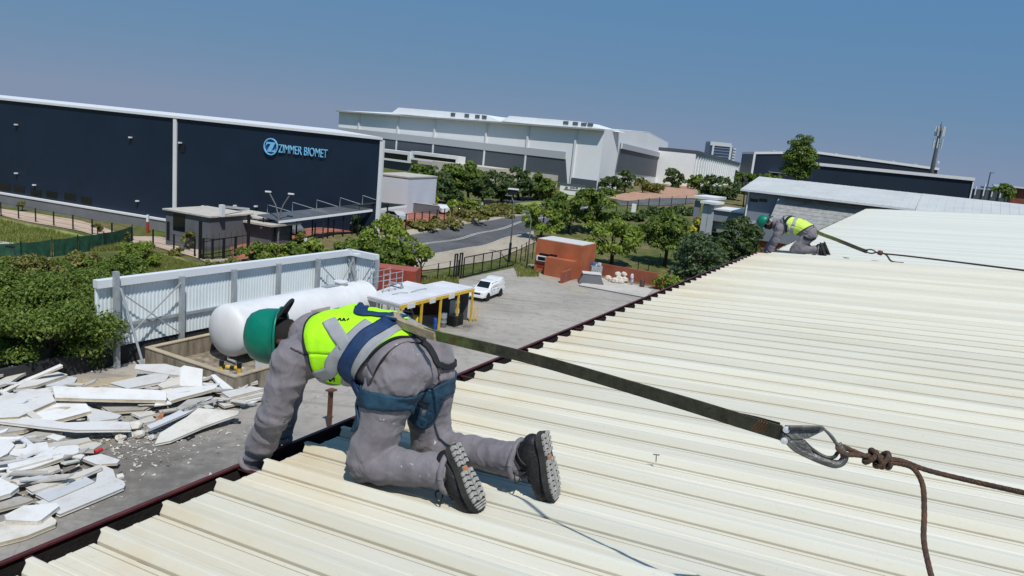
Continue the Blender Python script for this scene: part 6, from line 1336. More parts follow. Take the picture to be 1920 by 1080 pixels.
def panel(poly, z, th=0.16, label='', mat=0, edge=3, name='insulated_panel', group=None, skin=True):
    zs = z if hasattr(z, '__len__') else [z] * len(poly)
    top = [on_level(x, y, q) for (x, y), q in zip(poly, zs)]
    # light subdivision of the outline with ragged breaks
    pts = []
    for i, p in enumerate(top):
        q = top[(i + 1) % len(top)]; pts.append(p)
        if (q - p).length > 1.6 and rd.random() < 0.5:
            m = p.lerp(q, rd.uniform(0.3, 0.7)) + Vector((rd.uniform(-.05, .05), rd.uniform(-.05, .05), 0)); pts.append(m)
    c = sum(pts, Vector()) / len(pts)
    o = bpy.data.objects.new(name, None); COL.objects.link(o); o.location = (c.x, c.y, 0.05); o.empty_display_size = 0.2
    tag(o, label, 'panel', group)
    t1 = 0.028
    def part(nm, lo, hi, mt, shrink):
        mb = MB(); base = [p - c for p in pts]; base = [Vector((v.x * shrink, v.y * shrink, v.z)) for v in base]
        off = Vector((0, 0, c.z - 0.05)); mb.prism([v + off + Vector((0, 0, lo)) for v in base], Vector((0, 0, hi - lo))); ob = mb.build(nm, mt, o); return ob
    part('top_skin', -t1, 0, MT_PANEL[mat], 1.0); part('foam_core', -th + t1, -t1, MT_PANEL[edge] if rd.random() < 0.55 else MT_PANEL[1], 0.985); part('bottom_skin', -th, -th + t1, MT_PANEL[0], 1.0)
    return o
H1, H2, H3 = 'panels in the heap below the dense trees', 'panels in the nearest heap at the left edge', 'panels in the heap beside the bund wall'
big = [
 # left middle heap
 (((0, 742), (90, 727), (104, 751), (35, 781), (-40, 785), (-40, 750)), 0.75, 0.2, 'big flat white panel at the left edge, middle of the left heap', 0, H1),
 (((100, 752), (153, 747), (171, 770), (98, 789), (38, 784)), 0.55, 0.2, 'squarish white panel lying right of the big flat one', 0, H1),
 (((98, 724), (210, 727), (312, 732), (312, 750), (200, 748), (104, 745)), (0.95, 0.9, 0.8, 0.75, .85, .9), 0.18, 'long white beam with an orange rusty left end across the heap', 0, H1),
 (((-30, 772), (60, 784), (122, 792), (200, 789), (242, 791), (246, 805), (143, 806), (0, 790), (-30, 786)), 0.62, 0.14, 'long curved white strip lying along the front of the left heap', 0, H1),
 (((163, 780), (172, 765), (228, 778), (221, 784), (169, 791)), 0.38, 0.15, 'small tapered white panel right of the squarish one', 0, H1),
 (((0, 733), (47, 710), (113, 682), (118, 685), (52, 713), (3, 738)), (0.5, 0.8, 1.5, 1.5, .8, .5), 0.13, 'thin white board rising to the right at the top of the left heap', 0, H1),
 (((49, 711), (108, 697), (127, 702), (104, 710), (68, 722), (30, 728)), 0.8, 0.15, 'pale white board below the thin rising one', 0, H1),
 (((78, 716), (122, 704), (145, 708), (140, 716), (118, 722), (88, 724)), 0.62, 0.15, 'broken white board end left of the long beam', 2, H1),
 (((-20, 700), (24, 685), (26, 692), (4, 702), (-20, 710)), 1.0, 0.14, 'short white board at the very left top of the heap', 0, H1),
 (((0, 712), (44, 692), (50, 698), (20, 716), (-20, 728)), 0.8, 0.14, 'white board tip second from the left top', 1, H1),
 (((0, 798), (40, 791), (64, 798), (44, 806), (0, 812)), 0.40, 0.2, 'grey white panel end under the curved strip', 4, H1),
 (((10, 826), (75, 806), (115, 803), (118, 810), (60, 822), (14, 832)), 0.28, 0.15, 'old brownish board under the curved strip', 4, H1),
 # heap beside the bund
 (((0 + 255, 683), (310, 682), (360, 694), (352, 706), (300, 699), (252, 691)), 0.8, 0.18, 'pale white panel lying nearest the stay pole', 0, H3),
 (((337, 690), (345, 685), (380, 692), (379, 724), (337, 723)), (1.3, 1.35, 1.2, 0.6, .7), 0.12, 'upright square white panel leaning in the heap', 0, H3),
 (((205, 718), (290, 700), (318, 702), (310, 714), (240, 728)), 0.75, 0.16, 'wide white panel left of the leaning square one', 0, H3),
 (((310, 712), (338, 706), (338, 720), (306, 728), (296, 722)), 0.7, 0.14, 'white panel piece under the leaning square one', 1, H3),
 (((303, 728), (345, 724), (408, 722), (404, 728), (340, 745), (318, 752)), 0.6, 0.18, 'broad white panel below the leaning square one', 0, H3),
 (((395, 703), (428, 697), (451, 726), (420, 732)), (0.95, 1.0, 0.5, 0.45), 0.12, 'ribbed pale blue panel leaning beside the bund wall', 2, H3),
 (((438, 706), (475, 703), (484, 716), (455, 722)), (0.75, 0.75, 0.55, .5), 0.14, 'dark faced panel with a white frame beside the worker\'s arm', 4, H3),
 (((415, 735), (470, 724), (496, 728), (430, 745)), 0.62, 0.13, 'pale slat topmost in the stack at the right of the heap', 0, H3),
 (((412, 742), (480, 731), (498, 737), (426, 752)), 0.46, 0.12, 'pale slat second in the stack at the right of the heap', 1, H3),
 (((404, 752), (484, 740), (497, 745), (420, 762)), 0.30, 0.12, 'pale slat lowest in the stack at the right of the heap', 0, H3),
 (((330, 765), (352, 749), (398, 742), (400, 747), (370, 766), (345, 772)), 0.5, 0.1, 'worn grey panel in the middle of the right heap', 4, H3),
 (((275, 798), (335, 770), (398, 744), (400, 750), (350, 775), (282, 804)), 0.5, 0.11, 'narrow blue grey board crossing the right heap', 2, H3),
 (((290, 832), (300, 812), (350, 782), (372, 765), (448, 770), (446, 777), (380, 800), (320, 826)), (0.2, 0.25, 0.45, 0.6, 0.62, 0.6, .4, .25), 0.13, 'large tapered white panel raised off the ground at the front of the right heap', 1, H3),
 (((242, 792), (286, 780), (292, 788), (248, 798)), 0.25, 0.16, 'cream board piece left of the narrow blue grey board', 1, H3),
 (((245, 774), (284, 770), (292, 776), (262, 782)), 0.3, 0.1, 'small flat pinkish panel under the long beam', 1, H3),
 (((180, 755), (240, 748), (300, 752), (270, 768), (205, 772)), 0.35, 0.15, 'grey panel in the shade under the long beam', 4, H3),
 # nearest heap
 (((-20, 826), (12, 822), (28, 834), (14, 850), (-20, 868)), 0.7, 0.2, 'white panel corner at the left edge of the nearest heap', 0, H2),
 (((20, 838), (88, 828), (92, 842), (38, 856), (18, 852)), 0.6, 0.18, 'white panel at the back of the nearest heap', 0, H2),
 (((84, 832), (166, 820), (170, 826), (110, 842), (88, 842)), 0.52, 0.15, 'cream edged white board at the back right of the nearest heap', 1, H2),
 (((96, 838), (146, 834), (148, 848), (60, 878), (16, 886), (14, 878), (60, 858)), 0.62, 0.16, 'wide white panel across the middle of the nearest heap', 0, H2),
 (((14, 870), (98, 852), (99, 858), (18, 880)), 0.72, 0.12, 'thin pale slat on the middle of the nearest heap', 0, H2),
 (((12, 880), (140, 846), (148, 850), (14, 892)), 0.5, 0.12, 'long grey edged slat on the nearest heap', 2, H2),
 (((10, 896), (110, 871), (113, 879), (34, 906)), 0.48, 0.12, 'pale slat with an orange rusty edge on the nearest heap', 1, H2),
 (((48, 914), (150, 884), (190, 870), (192, 876), (160, 890), (60, 922)), 0.42, 0.14, 'cream slat with a red line on the nearest heap', 1, H2),
 (((66, 926), (158, 892), (178, 903), (92, 940)), 0.30, 0.12, 'pale blue sheet lying inside the white frame of the nearest heap', 2, H2),
 (((67, 941), (120, 925), (180, 903), (185, 868), (212, 880), (217, 895), (232, 902), (235, 908), (232, 914), (180, 936), (112, 964)), 0.24, 0.14, 'large white L shaped panel at the front right of the nearest heap', 0, H2),
 (((150, 858), (190, 851), (225, 862), (220, 868), (180, 870)), 0.36, 0.12, 'ragged white panel piece at the right of the nearest heap', 0, H2),
 (((8, 966), (44, 948), (106, 943), (112, 948), (78, 974), (70, 977), (12, 974)), 0.42, 0.16, 'white panel with a broken corner at the front of the nearest heap', 0, H2),
 (((-20, 985), (24, 972), (96, 968), (106, 975), (104, 982), (50, 1004), (-20, 1022)), 0.25, 0.17, 'nearest white panel of all, at the lower left', 1, H2),
 (((-20, 905), (0, 896), (36, 912), (20, 924), (-20, 936)), 0.6, 0.18, 'thick white panel end with dark holes at the left edge', 0, H2),
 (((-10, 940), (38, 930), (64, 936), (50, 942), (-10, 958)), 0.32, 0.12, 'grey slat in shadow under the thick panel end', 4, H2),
 (((146, 833), (178, 828), (192, 832), (176, 842), (150, 842)), 0.42, 0.2, 'rounded cream board end with red tape at the right of the nearest heap', 1, H2),
 (((218, 890), (230, 887), (233, 893), (220, 896)), 0.15, 0.1, 'small white scrap just right of the L shaped panel', 0, H2),
]
for poly, z, th, lb, mt, grp in big: panel(poly, z, th, lb, mt, 3, 'insulated_panel', grp)
# lumps of broken foam
def lump(px, py, r_, label, grp='white rubble lumps between the heaps'):
    p = on_ground(px, py); bm = bmesh.new(); bmesh.ops.create_icosphere(bm, subdivisions=2, radius=r_)
    for v in bm.verts: v.co = v.co * (1 + 0.45 * noise.noise(v.co * 4 / r_ * 0.4 + Vector((px, py, 0)))); v.co.z *= 0.65
    me = bpy.data.meshes.new('foam_lump'); bm.to_mesh(me); bm.free(); o = obj('foam_lump', me, MT_PANEL[1]); o.location = (p.x, p.y, 0.05 + r_ * 0.45); tag(o, label, 'rubble', grp)
for x, y, r_, lb in ((222, 818, 0.32, 'larger white foam lump between the two heaps'), (226, 828, 0.26, 'smaller white foam lump stacked just in front of the larger one'), (256, 806, 0.34, 'white foam lump against the narrow board'), (262, 822, 0.3, 'flat white foam lump in front of the tapered panel'), (285, 826, 0.2, 'small white foam lump at the tip of the tapered panel'), (248, 822, 0.2, 'small foam scrap left of the flat lump'), (455, 765, 0.15, 'tiny foam scrap beside the stacked slats')):
    lump(x, y, r_, lb)
# loose fillers: slats and shards too alike to tell apart
shapes = []
for k in range(6):
    L_, W_ = rd.uniform(0.6, 2.0), rd.uniform(0.14, 0.5); mb = MB(); th = rd.uniform(0.035, 0.09)
    mb.prism([(-L_/2, -W_/2, 0), (L_/2 * rd.uniform(.7, 1), -W_/2 * rd.uniform(.5, 1), 0), (L_/2, W_/2, 0), (-L_/2 * rd.uniform(.6, 1), W_/2 * rd.uniform(.6, 1), 0)], (0, 0, th)); me = mb.mesh('panel_shard'); me.materials.append(MT_PANEL[(0, 1, 2, 0, 4, 1)[k]]); shapes.append(me)
def scatter(cx, cy, sx, sy, n, zmax, lb, grp):
    for k in range(n):
        x, y = cx + max(-1.7, min(1.7, rd.gauss(0, 1))) * sx, cy + max(-1.5, min(1.6, rd.gauss(0, 1))) * sy; p = on_ground(x, y); o = obj('panel_shard', shapes[rd.randrange(6)]); z = 0.06 + rd.uniform(0, zmax)
        o.location = (p.x, p.y, z); o.rotation_euler = (rd.gauss(0, .16), rd.gauss(0, .16), YA - 0.75 + rd.gauss(0.0, 0.5)); tag(o, lb, 'shard', grp)
scatter(50, 880, 50, 26, 78, 0.55, 'loose white panel shard in the nearest heap at the left edge', 'loose shards in the nearest heap')
scatter(70, 762, 62, 28, 60, 0.6, 'loose white panel shard in the heap below the dense trees', 'loose shards in the heap below the trees')
scatter(365, 742, 50, 22, 84, 0.5, 'loose white panel shard in the heap beside the bund wall', 'loose shards in the heap beside the bund')
# red capped tube, rusty sheet, black bolts
p = on_ground(205, 846); mb = MB(); a_, b_ = on_level(185, 847, 0.35), on_level(190, 843, 0.38); mb.tube([on_level(178, 848, 0.34), on_level(191, 842, 0.38)], 0.10, 10); tb = mb.build('red_tube', M('red_plastic', (0.45, 0.03, 0.025), 0.5)); tag(tb, 'short red plastic tube end poking from the nearest heap', 'tube')
mb = MB(); q = [on_level(290, 790, 0.5), on_level(305, 770, 0.75), on_level(308, 774, 0.7), on_level(300, 796, 0.35)]; mb.prism(q, Vector((0, 0, -0.03))); tag(mb.build('rusty_sheet', M('rust_orange', (0.30, 0.13, 0.06), 0.9, var=0.3, vscale=5)), 'small rusty brown sheet sticking up in the right heap', 'sheet')
for i, (x, y) in enumerate(((440, 797), (358, 826), (348, 824))):
    p = on_ground(x, y); mb = MB(); mb.tube([(-0.25, 0, 0.05), (0.2, 0.05, 0.05)], 0.035, 6); mb.lathe([(0.02, 0), (0.09, 0.01), (0.09, 0.07), (0.02, 0.08)], (0.22, 0.06, 0.02), n=8); o = mb.build('steel_bolt', MT_BLACK); o.location = (p.x, p.y, 0.05); o.rotation_euler.z = 0.3 + i
    tag(o, ('dark bolt lying alone on the concrete left of the worker\'s sleeve', 'dark bolt in front of the tapered panel, right one', 'dark bolt in front of the tapered panel, left one')[i], 'bolt')

# dust and crumbs of foam around the heaps
def crumbs(cells, n):
    r_ = np.random.default_rng(5); V_, F_ = [], []
    for cx, cy, sx, sy in cells:
        for k in range(n):
            p = on_level(cx + r_.normal() * sx, cy + r_.normal() * sy, 0.05); s = float(r_.uniform(0.02, 0.085)); b_ = len(V_)
            for q in range(4): V_.append((p.x + float(r_.normal()) * s, p.y + float(r_.normal()) * s, 0.055 + (s * 0.9 if q == 3 else 0)))
            F_ += [(b_, b_ + 1, b_ + 3), (b_ + 1, b_ + 2, b_ + 3), (b_ + 2, b_, b_ + 3)]
    me = bpy.data.meshes.new('foam_crumbs'); me.from_pydata(V_, [], F_); return me
tag(obj('foam_crumbs', crumbs(((70, 880, 80, 40), (90, 790, 110, 40), (350, 770, 90, 40), (240, 830, 60, 25)), 420), MT_PANEL[1]), 'small white foam crumbs strewn over the concrete around the heaps', 'crumbs', kind='stuff')
# ================================================================ WORKERS
def mat_cloth():
    t = NT('grey_overall_cloth'); p = t.pos(obj=True)
    n1 = t.noise(p, 9, 5, 0.6); n2 = t.noise(p, 160, 3, 0.6); spl = t.noise(p, 26, 3, 0.75); area = t.noise(p, 4.5, 2, 0.5)
    c = t.ramp(n1, [(0.3, (0.145, 0.132, 0.148)), (0.5, (0.205, 0.188, 0.207)), (0.75, (0.250, 0.232, 0.246))])
    c = t.mix(t.math('MULTIPLY', n2, 0.25), c, (0.11, 0.10, 0.11))
    sp = t.math('MULTIPLY', t.ramp(spl, [(0.645, (0, 0, 0)), (0.67, (1, 1, 1))]), t.ramp(area, [(0.54, (0, 0, 0)), (0.60, (1, 1, 1))]))
    c = t.mix(t.math('MULTIPLY', sp, 0.8), c, (0.62, 0.62, 0.60))
    t.l(c, t.b.inputs['Base Color']); t.b.inputs['Roughness'].default_value = 0.85; t.b.inputs['Specular IOR Level'].default_value = 0.15; t.b.inputs['Sheen Weight'].default_value = 0.15
    wv = t.n('ShaderNodeVectorMath', operation='ADD'); dn = t.n('ShaderNodeTexNoise'); dn.inputs['Scale'].default_value = 5.0; t.l(p, dn.inputs['Vector'])
    ds = t.n('ShaderNodeVectorMath', operation='SCALE'); ds.inputs['Scale'].default_value = 0.28; t.l(dn.outputs['Color'], ds.inputs[0]); t.l(p, wv.inputs[0]); t.l(ds.outputs[0], wv.inputs[1])
    cr = t.noise(wv.outputs[0], 7.5, 2, 0.5); fold = t.math('ABSOLUTE', t.math('SUBTRACT', cr, 0.5)); fold = t.math('MULTIPLY', t.math('SUBTRACT', 0.22, fold), 2.2)
    t.bump(t.math('ADD', t.math('MULTIPLY', n2, 0.08), t.math('MULTIPLY', fold, 1.0)), 0.30, 0.035); return t.m
MT_CLOTH = mat_cloth()
MT_SEAM = M('dark_seam_thread', (0.05, 0.047, 0.055), 0.9)
MT_LIME = M('lime_vest_fabric', (0.42, 0.90, 0.02), 0.7, var=0.06, vscale=30, bump=0.15, bscale=200, spec=0.15)
MT_LIME2 = M('yellow_vest_fabric', (0.55, 0.74, 0.12), 0.7, var=0.08, vscale=30, spec=0.15)
MT_SILVER = M('reflective_tape', (0.30, 0.31, 0.325), 0.55, var=0.10, vscale=18, spec=0.4)
MT_BIND = M('dark_binding', (0.012, 0.014, 0.016), 0.85)
MT_NAVYWEB = M('navy_webbing', (0.008, 0.035, 0.105), 0.65, var=0.3, vscale=25, bump=0.3, bscale=260)
MT_NAVYWEB2 = M('worn_navy_webbing', (0.012, 0.050, 0.090), 0.7, var=0.4, vscale=20, bump=0.3, bscale=260)
MT_HELM = M('green_helmet_shell', (0.0, 0.150, 0.095), 0.34, coat=0.15, col2=(0.004, 0.185, 0.12), vscale=14, bump=0.08, bscale=60)
MT_SKIN = M('dark_brown_skin', (0.060, 0.028, 0.018), 0.55, var=0.15, vscale=20)
MT_BOOT = M('black_boot_leather', (0.012, 0.012, 0.013), 0.55, var=0.4, vscale=25, bump=0.3, bscale=90)
MT_SOLE = M('dusty_sole_rubber', (0.035, 0.034, 0.032), 0.9, var=0.3, vscale=30)
MT_LUG = M('dusty_tread_rubber', (0.33, 0.32, 0.30), 0.9, var=0.25, vscale=40, bump=0.2, bscale=150)
MT_GLOVE = M('dark_maroon_glove', (0.07, 0.018, 0.018), 0.8, var=0.3, vscale=20)

def remesh(mb, voxel, smooth, fac=0.5):
    me = mb.mesh('form'); o = bpy.data.objects.new('form', me); COL.objects.link(o)
    m = o.modifiers.new('r', 'REMESH'); m.mode = 'VOXEL'; m.voxel_size = voxel
    s = o.modifiers.new('s', 'SMOOTH'); s.factor = fac; s.iterations = smooth
    dg = bpy.context.evaluated_depsgraph_get(); dg.update(); r = bpy.data.meshes.new_from_object(o.evaluated_get(dg)); bpy.data.objects.remove(o)
    r.polygons.foreach_set('use_smooth', [True] * len(r.polygons)); return r
def bvh_of(me): return BVHTree.FromPolygons([v.co.copy() for v in me.vertices], [tuple(p.vertices) for p in me.polygons])
def wrinkle(me, bones, amp=0.0065):
    """cloth folds: broad slack, plus sharp stacked creases that gather at the joints"""
    nr = [v.normal.copy() for v in me.vertices]
    joints = [p for ab in bones for p in ab]
    for v, n in zip(me.vertices, nr):
        best = 9; bt = 0.5; bd = Vector((0, 1, 0)); ba = None; bl = 1
        for a, b in bones:
            ab = b - a; t = max(0, min(1, (v.co - a).dot(ab) / ab.length_squared)); d = (v.co - a - ab * t).length
            if d < best: best = d; bt = t; bd = ab.normalized(); ba = a; bl = ab.length
        along = (v.co - ba).dot(bd); q = v.co - bd * along
        e = min(abs(along), abs(bl - along)); near = math.exp(-(e / 0.085) ** 2)
        ph = noise.noise(q * 5 + ba * 5) * 0.11 + noise.noise(v.co * 11) * 0.03
        st = abs(((along + ph) / 0.060) % 1.0 - 0.5) * 2          # triangle wave across the limb
        crease = (1 - st) ** 1.6 - 0.35
        mask = 0.1 + 1.3 * max(0, noise.noise(v.co * 7 + Vector((7, 3, 1))) + 0.15)
        s1 = noise.noise(q * 4.0 + bd * along * 9); s2 = 1 - abs(noise.noise(q * 5 + bd * along * 13 + Vector((3, 1, 2)))) * 2.6
        v.co += n * (amp * (0.85 * s1 + 0.55 * (s2 - 0.3)) + amp * 0.85 * near * mask * crease + 0.006 * noise.noise(v.co * 5.0))
    me.update()

def catmull(pts, n):
    P_ = [pts[0]] + list(pts) + [pts[-1]]; o = []; m = len(pts) - 1
    for i in range(n):
        t = i / (n - 1) * m; k = min(int(t), m - 1); f = t - k; a, b, c, d = P_[k], P_[k+1], P_[k+2], P_[k+3]
        o.append(0.5 * ((2 * b) + (c - a) * f + (2 * a - 5 * b + 4 * c - d) * f * f + (3 * b - a - 3 * c + d) * f ** 3))
    return o
def surf_ribbon(bvh, pts, width, off, thick=0.003, n=48, cross=5, taper=None):
    """webbing strip laid over a surface along 3-D guide points"""
    C_ = catmull([Vector(p) for p in pts], n); S_ = []
    for p in C_:
        h, nn, _, _ = bvh.find_nearest(p); S_.append((h, nn))
    vs_t, vs_b = [], []
    for i, (h, nn) in enumerate(S_):
        t = (S_[min(i+1, n-1)][0] - S_[max(i-1, 0)][0]).normalized(); s = t.cross(nn).normalized()
        for j in range(cross):
            q = h + s * ((j / (cross - 1) - 0.5) * width); hh, n2, _, _ = bvh.find_nearest(q + nn * 0.01)
            if (hh - q).length > width * 0.9: hh, n2 = q, nn
            vs_t.append(hh + n2 * (off + thick)); vs_b.append(hh + n2 * (off - 0.004))
    mb = MB(); N_ = n * cross; F = [(i*cross+j, (i+1)*cross+j, (i+1)*cross+j+1, i*cross+j+1) for i in range(n-1) for j in range(cross-1)]
    F2 = [tuple(x + N_ for x in f[::-1]) for f in F]; E_ = []
    for i in range(n-1): E_ += [(i*cross, i*cross+N_, (i+1)*cross+N_, (i+1)*cross), (i*cross+cross-1, (i+1)*cross+cross-1, (i+1)*cross+cross-1+N_, i*cross+cross-1+N_)]
    for j in range(cross-1): E_ += [(j, j+1, j+1+N_, j+N_), ((n-1)*cross+j, (n-1)*cross+j+N_, (n-1)*cross+j+1+N_, (n-1)*cross+j+1)]
    mb.add(vs_t + vs_b, F + F2 + E_); return mb

def boot(root, toe, heel, nrm, ankle, shin_dir, detail=True):
    """boot: sole plane through toe and heel, outward normal nrm"""
    toe, heel, nrm = Vector(toe), Vector(heel), Vector(nrm).normalized(); u = (heel - toe); L_ = u.length; u.normalize(); nrm = (nrm - u * nrm.dot(u)).normalized(); w_ = u.cross(nrm)
    def P_(a, b, c): return toe + u * (a * L_) + w_ * b + nrm * c
    def hw(a):
        pts = ((0.0, 0.014), (0.03, 0.034), (0.09, 0.048), (0.2, 0.056), (0.32, 0.058), (0.45, 0.052), (0.6, 0.043), (0.72, 0.042), (0.84, 0.046), (0.93, 0.042), (0.98, 0.030), (1.0, 0.012))
        for (x0, y0), (x1, y1) in zip(pts, pts[1:]):
            if a <= x1: return y0 + (y1 - y0) * (a - x0) / (x1 - x0)
        return 0.01
    mb = MB()
    mb.capsule(P_(0.13, 0, -0.052), P_(0.5, 0, -0.066), 0.043, 0.048); mb.capsule(P_(0.5, 0, -0.062), P_(0.83, 0, -0.062), 0.048, 0.043)
    an = Vector(ankle); mb.capsule(P_(0.72, 0, -0.075), an, 0.05, 0.052); mb.capsule(an, an + Vector(shin_dir).normalized() * 0.06, 0.053, 0.056)
    me = remesh(mb, 0.008 if detail else 0.014, 3)
    for v in me.vertices: v.co += v.normal * (0.0025 * noise.noise(v.co * 26))
    b = obj('boot', me, MT_BOOT, root)
    # sole slab
    st = [i / 40 for i in range(41)]; out = [(a, hw(a)) for a in st] + [(a, -hw(a)) for a in reversed(st)]
    mb = MB(); mb.prism([P_(a, x, 0.0) for a, x in out], nrm * -0.026); mb.build('sole', MT_SOLE, b)
    if detail:
        mb = MB()
        # chevron lugs in three columns with a plain waist, clipped to the outline
        k = 0; a = 0.03
        while a < 0.97:
            waist = 0.56 < a < 0.67; da = 0.078
            if a < 0.12:
                W_ = hw(a + 0.02) - 0.006; mb.prism([P_(a, -W_, 0.0), P_(a + 0.022, -W_, 0.0), P_(a + 0.022, W_, 0.0), P_(a, W_, 0.0)], nrm * 0.006); a += 0.036; continue
            if waist:
                W_ = hw(a) * 0.35; mb.prism([P_(0.575, -W_, 0.0), P_(0.66, -W_, 0.0), P_(0.66, W_, 0.0), P_(0.575, W_, 0.0)], nrm * 0.004); a = 0.675; continue
            W_ = hw(a + 0.02) - 0.004
            for s in (-1, 1):
                x0, x1, x2 = 0.003 * s, W_ * 0.50 * s, W_ * s
                mb.prism([P_(a, x0, 0), P_(a + 0.024, x1 - 0.0015 * s, 0), P_(a + 0.024 + da * 0.70, x1 - 0.0015 * s, 0), P_(a + da * 0.70, x0, 0)], nrm * 0.0085)
                mb.prism([P_(a + 0.027, x1 + 0.0015 * s, 0), P_(a + 0.008, x2, 0), P_(a + 0.008 + da * 0.70, x2, 0), P_(a + 0.027 + da * 0.70, x1 + 0.0015 * s, 0)], nrm * 0.0085)
            a += da
        mb.build('tread', MT_LUG, b)
        mb = MB(); W_ = hw(0.62) * 0.34; mb.prism([P_(0.585, -W_, 0.0045), P_(0.65, -W_, 0.0045), P_(0.65, W_, 0.0045), P_(0.585, W_, 0.0045)], nrm * 0.002); mb.build('sole_badge', M('orange_badge', (0.45, 0.16, 0.05), 0.7), b)
        # laces and loop on the front (away from the sole)
        for q in range(3):
            a0 = 0.30 + q * 0.09; mb = MB(); mb.tube([P_(a0, -0.036, -0.092), P_(a0 + 0.02, 0, -0.112), P_(a0, 0.036, -0.092)], 0.0035, 6); mb.build('lace', MT_BIND, b)
        for s in (-1, 1):
            c = P_(0.45, 0.01 * s, -0.115); mb = MB(); mb.tube(catmull([c, c + w_ * 0.02 * s - nrm * 0.035 + u * 0.01, c + w_ * 0.035 * s - nrm * 0.03 - u * 0.04, c + w_ * 0.01 * s - nrm * 0.005], 14), 0.003, 6); mb.build('lace_loop', MT_BIND, b)
        for q in (0.25, 0.6, 0.9):
            c = an.lerp(P_(0.72, 0, -0.075), 1 - q); d_ = (an - P_(0.72, 0, -0.075)).normalized(); s_, u_, _ = frame_from(d_)
            mb = MB(); mb.tube([c + (s_ * math.cos(t) + u_ * math.sin(t)) * 0.0545 for t in [2 * math.pi * i / 20 for i in range(21)]], 0.003, 5, caps=False); mb.build('seam', MT_SEAM, b)
    return b

def hand(root, wrist, dirv, palm_n, mat, curl=0.7, scale=1.0):
    """palm, four fingers of different lengths and a thumb from the side of the palm"""
    d = Vector(dirv).normalized(); n = Vector(palm_n); n = (n - d * n.dot(d)).normalized(); s = d.cross(n); w0 = Vector(wrist); k = scale
    mb = MB(); mb.capsule(w0, w0 + d * 0.035 * k, 0.028 * k, 0.032 * k, flat=0.7, up=n); 
    for j in range(4): mb.capsule(w0 + d * 0.02 * k + s * (j - 1.5) * 0.010 * k, w0 + d * 0.088 * k + s * (j - 1.5) * 0.020 * k, 0.015 * k, 0.0125 * k)
    me = remesh(mb, 0.006, 3); palm = obj('hand', me, mat, root)
    for j, ln in enumerate((0.072, 0.083, 0.078, 0.060)):
        b = w0 + d * 0.085 * k + s * (j - 1.5) * 0.021 * k; p = [b]; a = 0.25
        for q, f in enumerate((0.45, 0.32, 0.23)):
            a += curl * (0.5 + 0.25 * q); p.append(p[-1] + (d * math.cos(a) + n * math.sin(a)) * ln * f * k)
        mb = MB(); mb.tube(catmull(p, 10), [0.0105 * k - 0.0003 * i for i in range(10)], 8); mb.build('finger', mat, palm, smooth=True)
    b = w0 + d * 0.03 * k - s * 0.03 * k; p = [b, b + (d * 0.6 - s * 0.7 + n * 0.2) * 0.038 * k, b + (d * 1.2 - s * 0.8 + n * 0.7) * 0.055 * k]
    mb = MB(); mb.tube(catmull(p, 8), [0.0125 * k - 0.0004 * i for i in range(8)], 8); mb.build('thumb', mat, palm, smooth=True)
    return palm

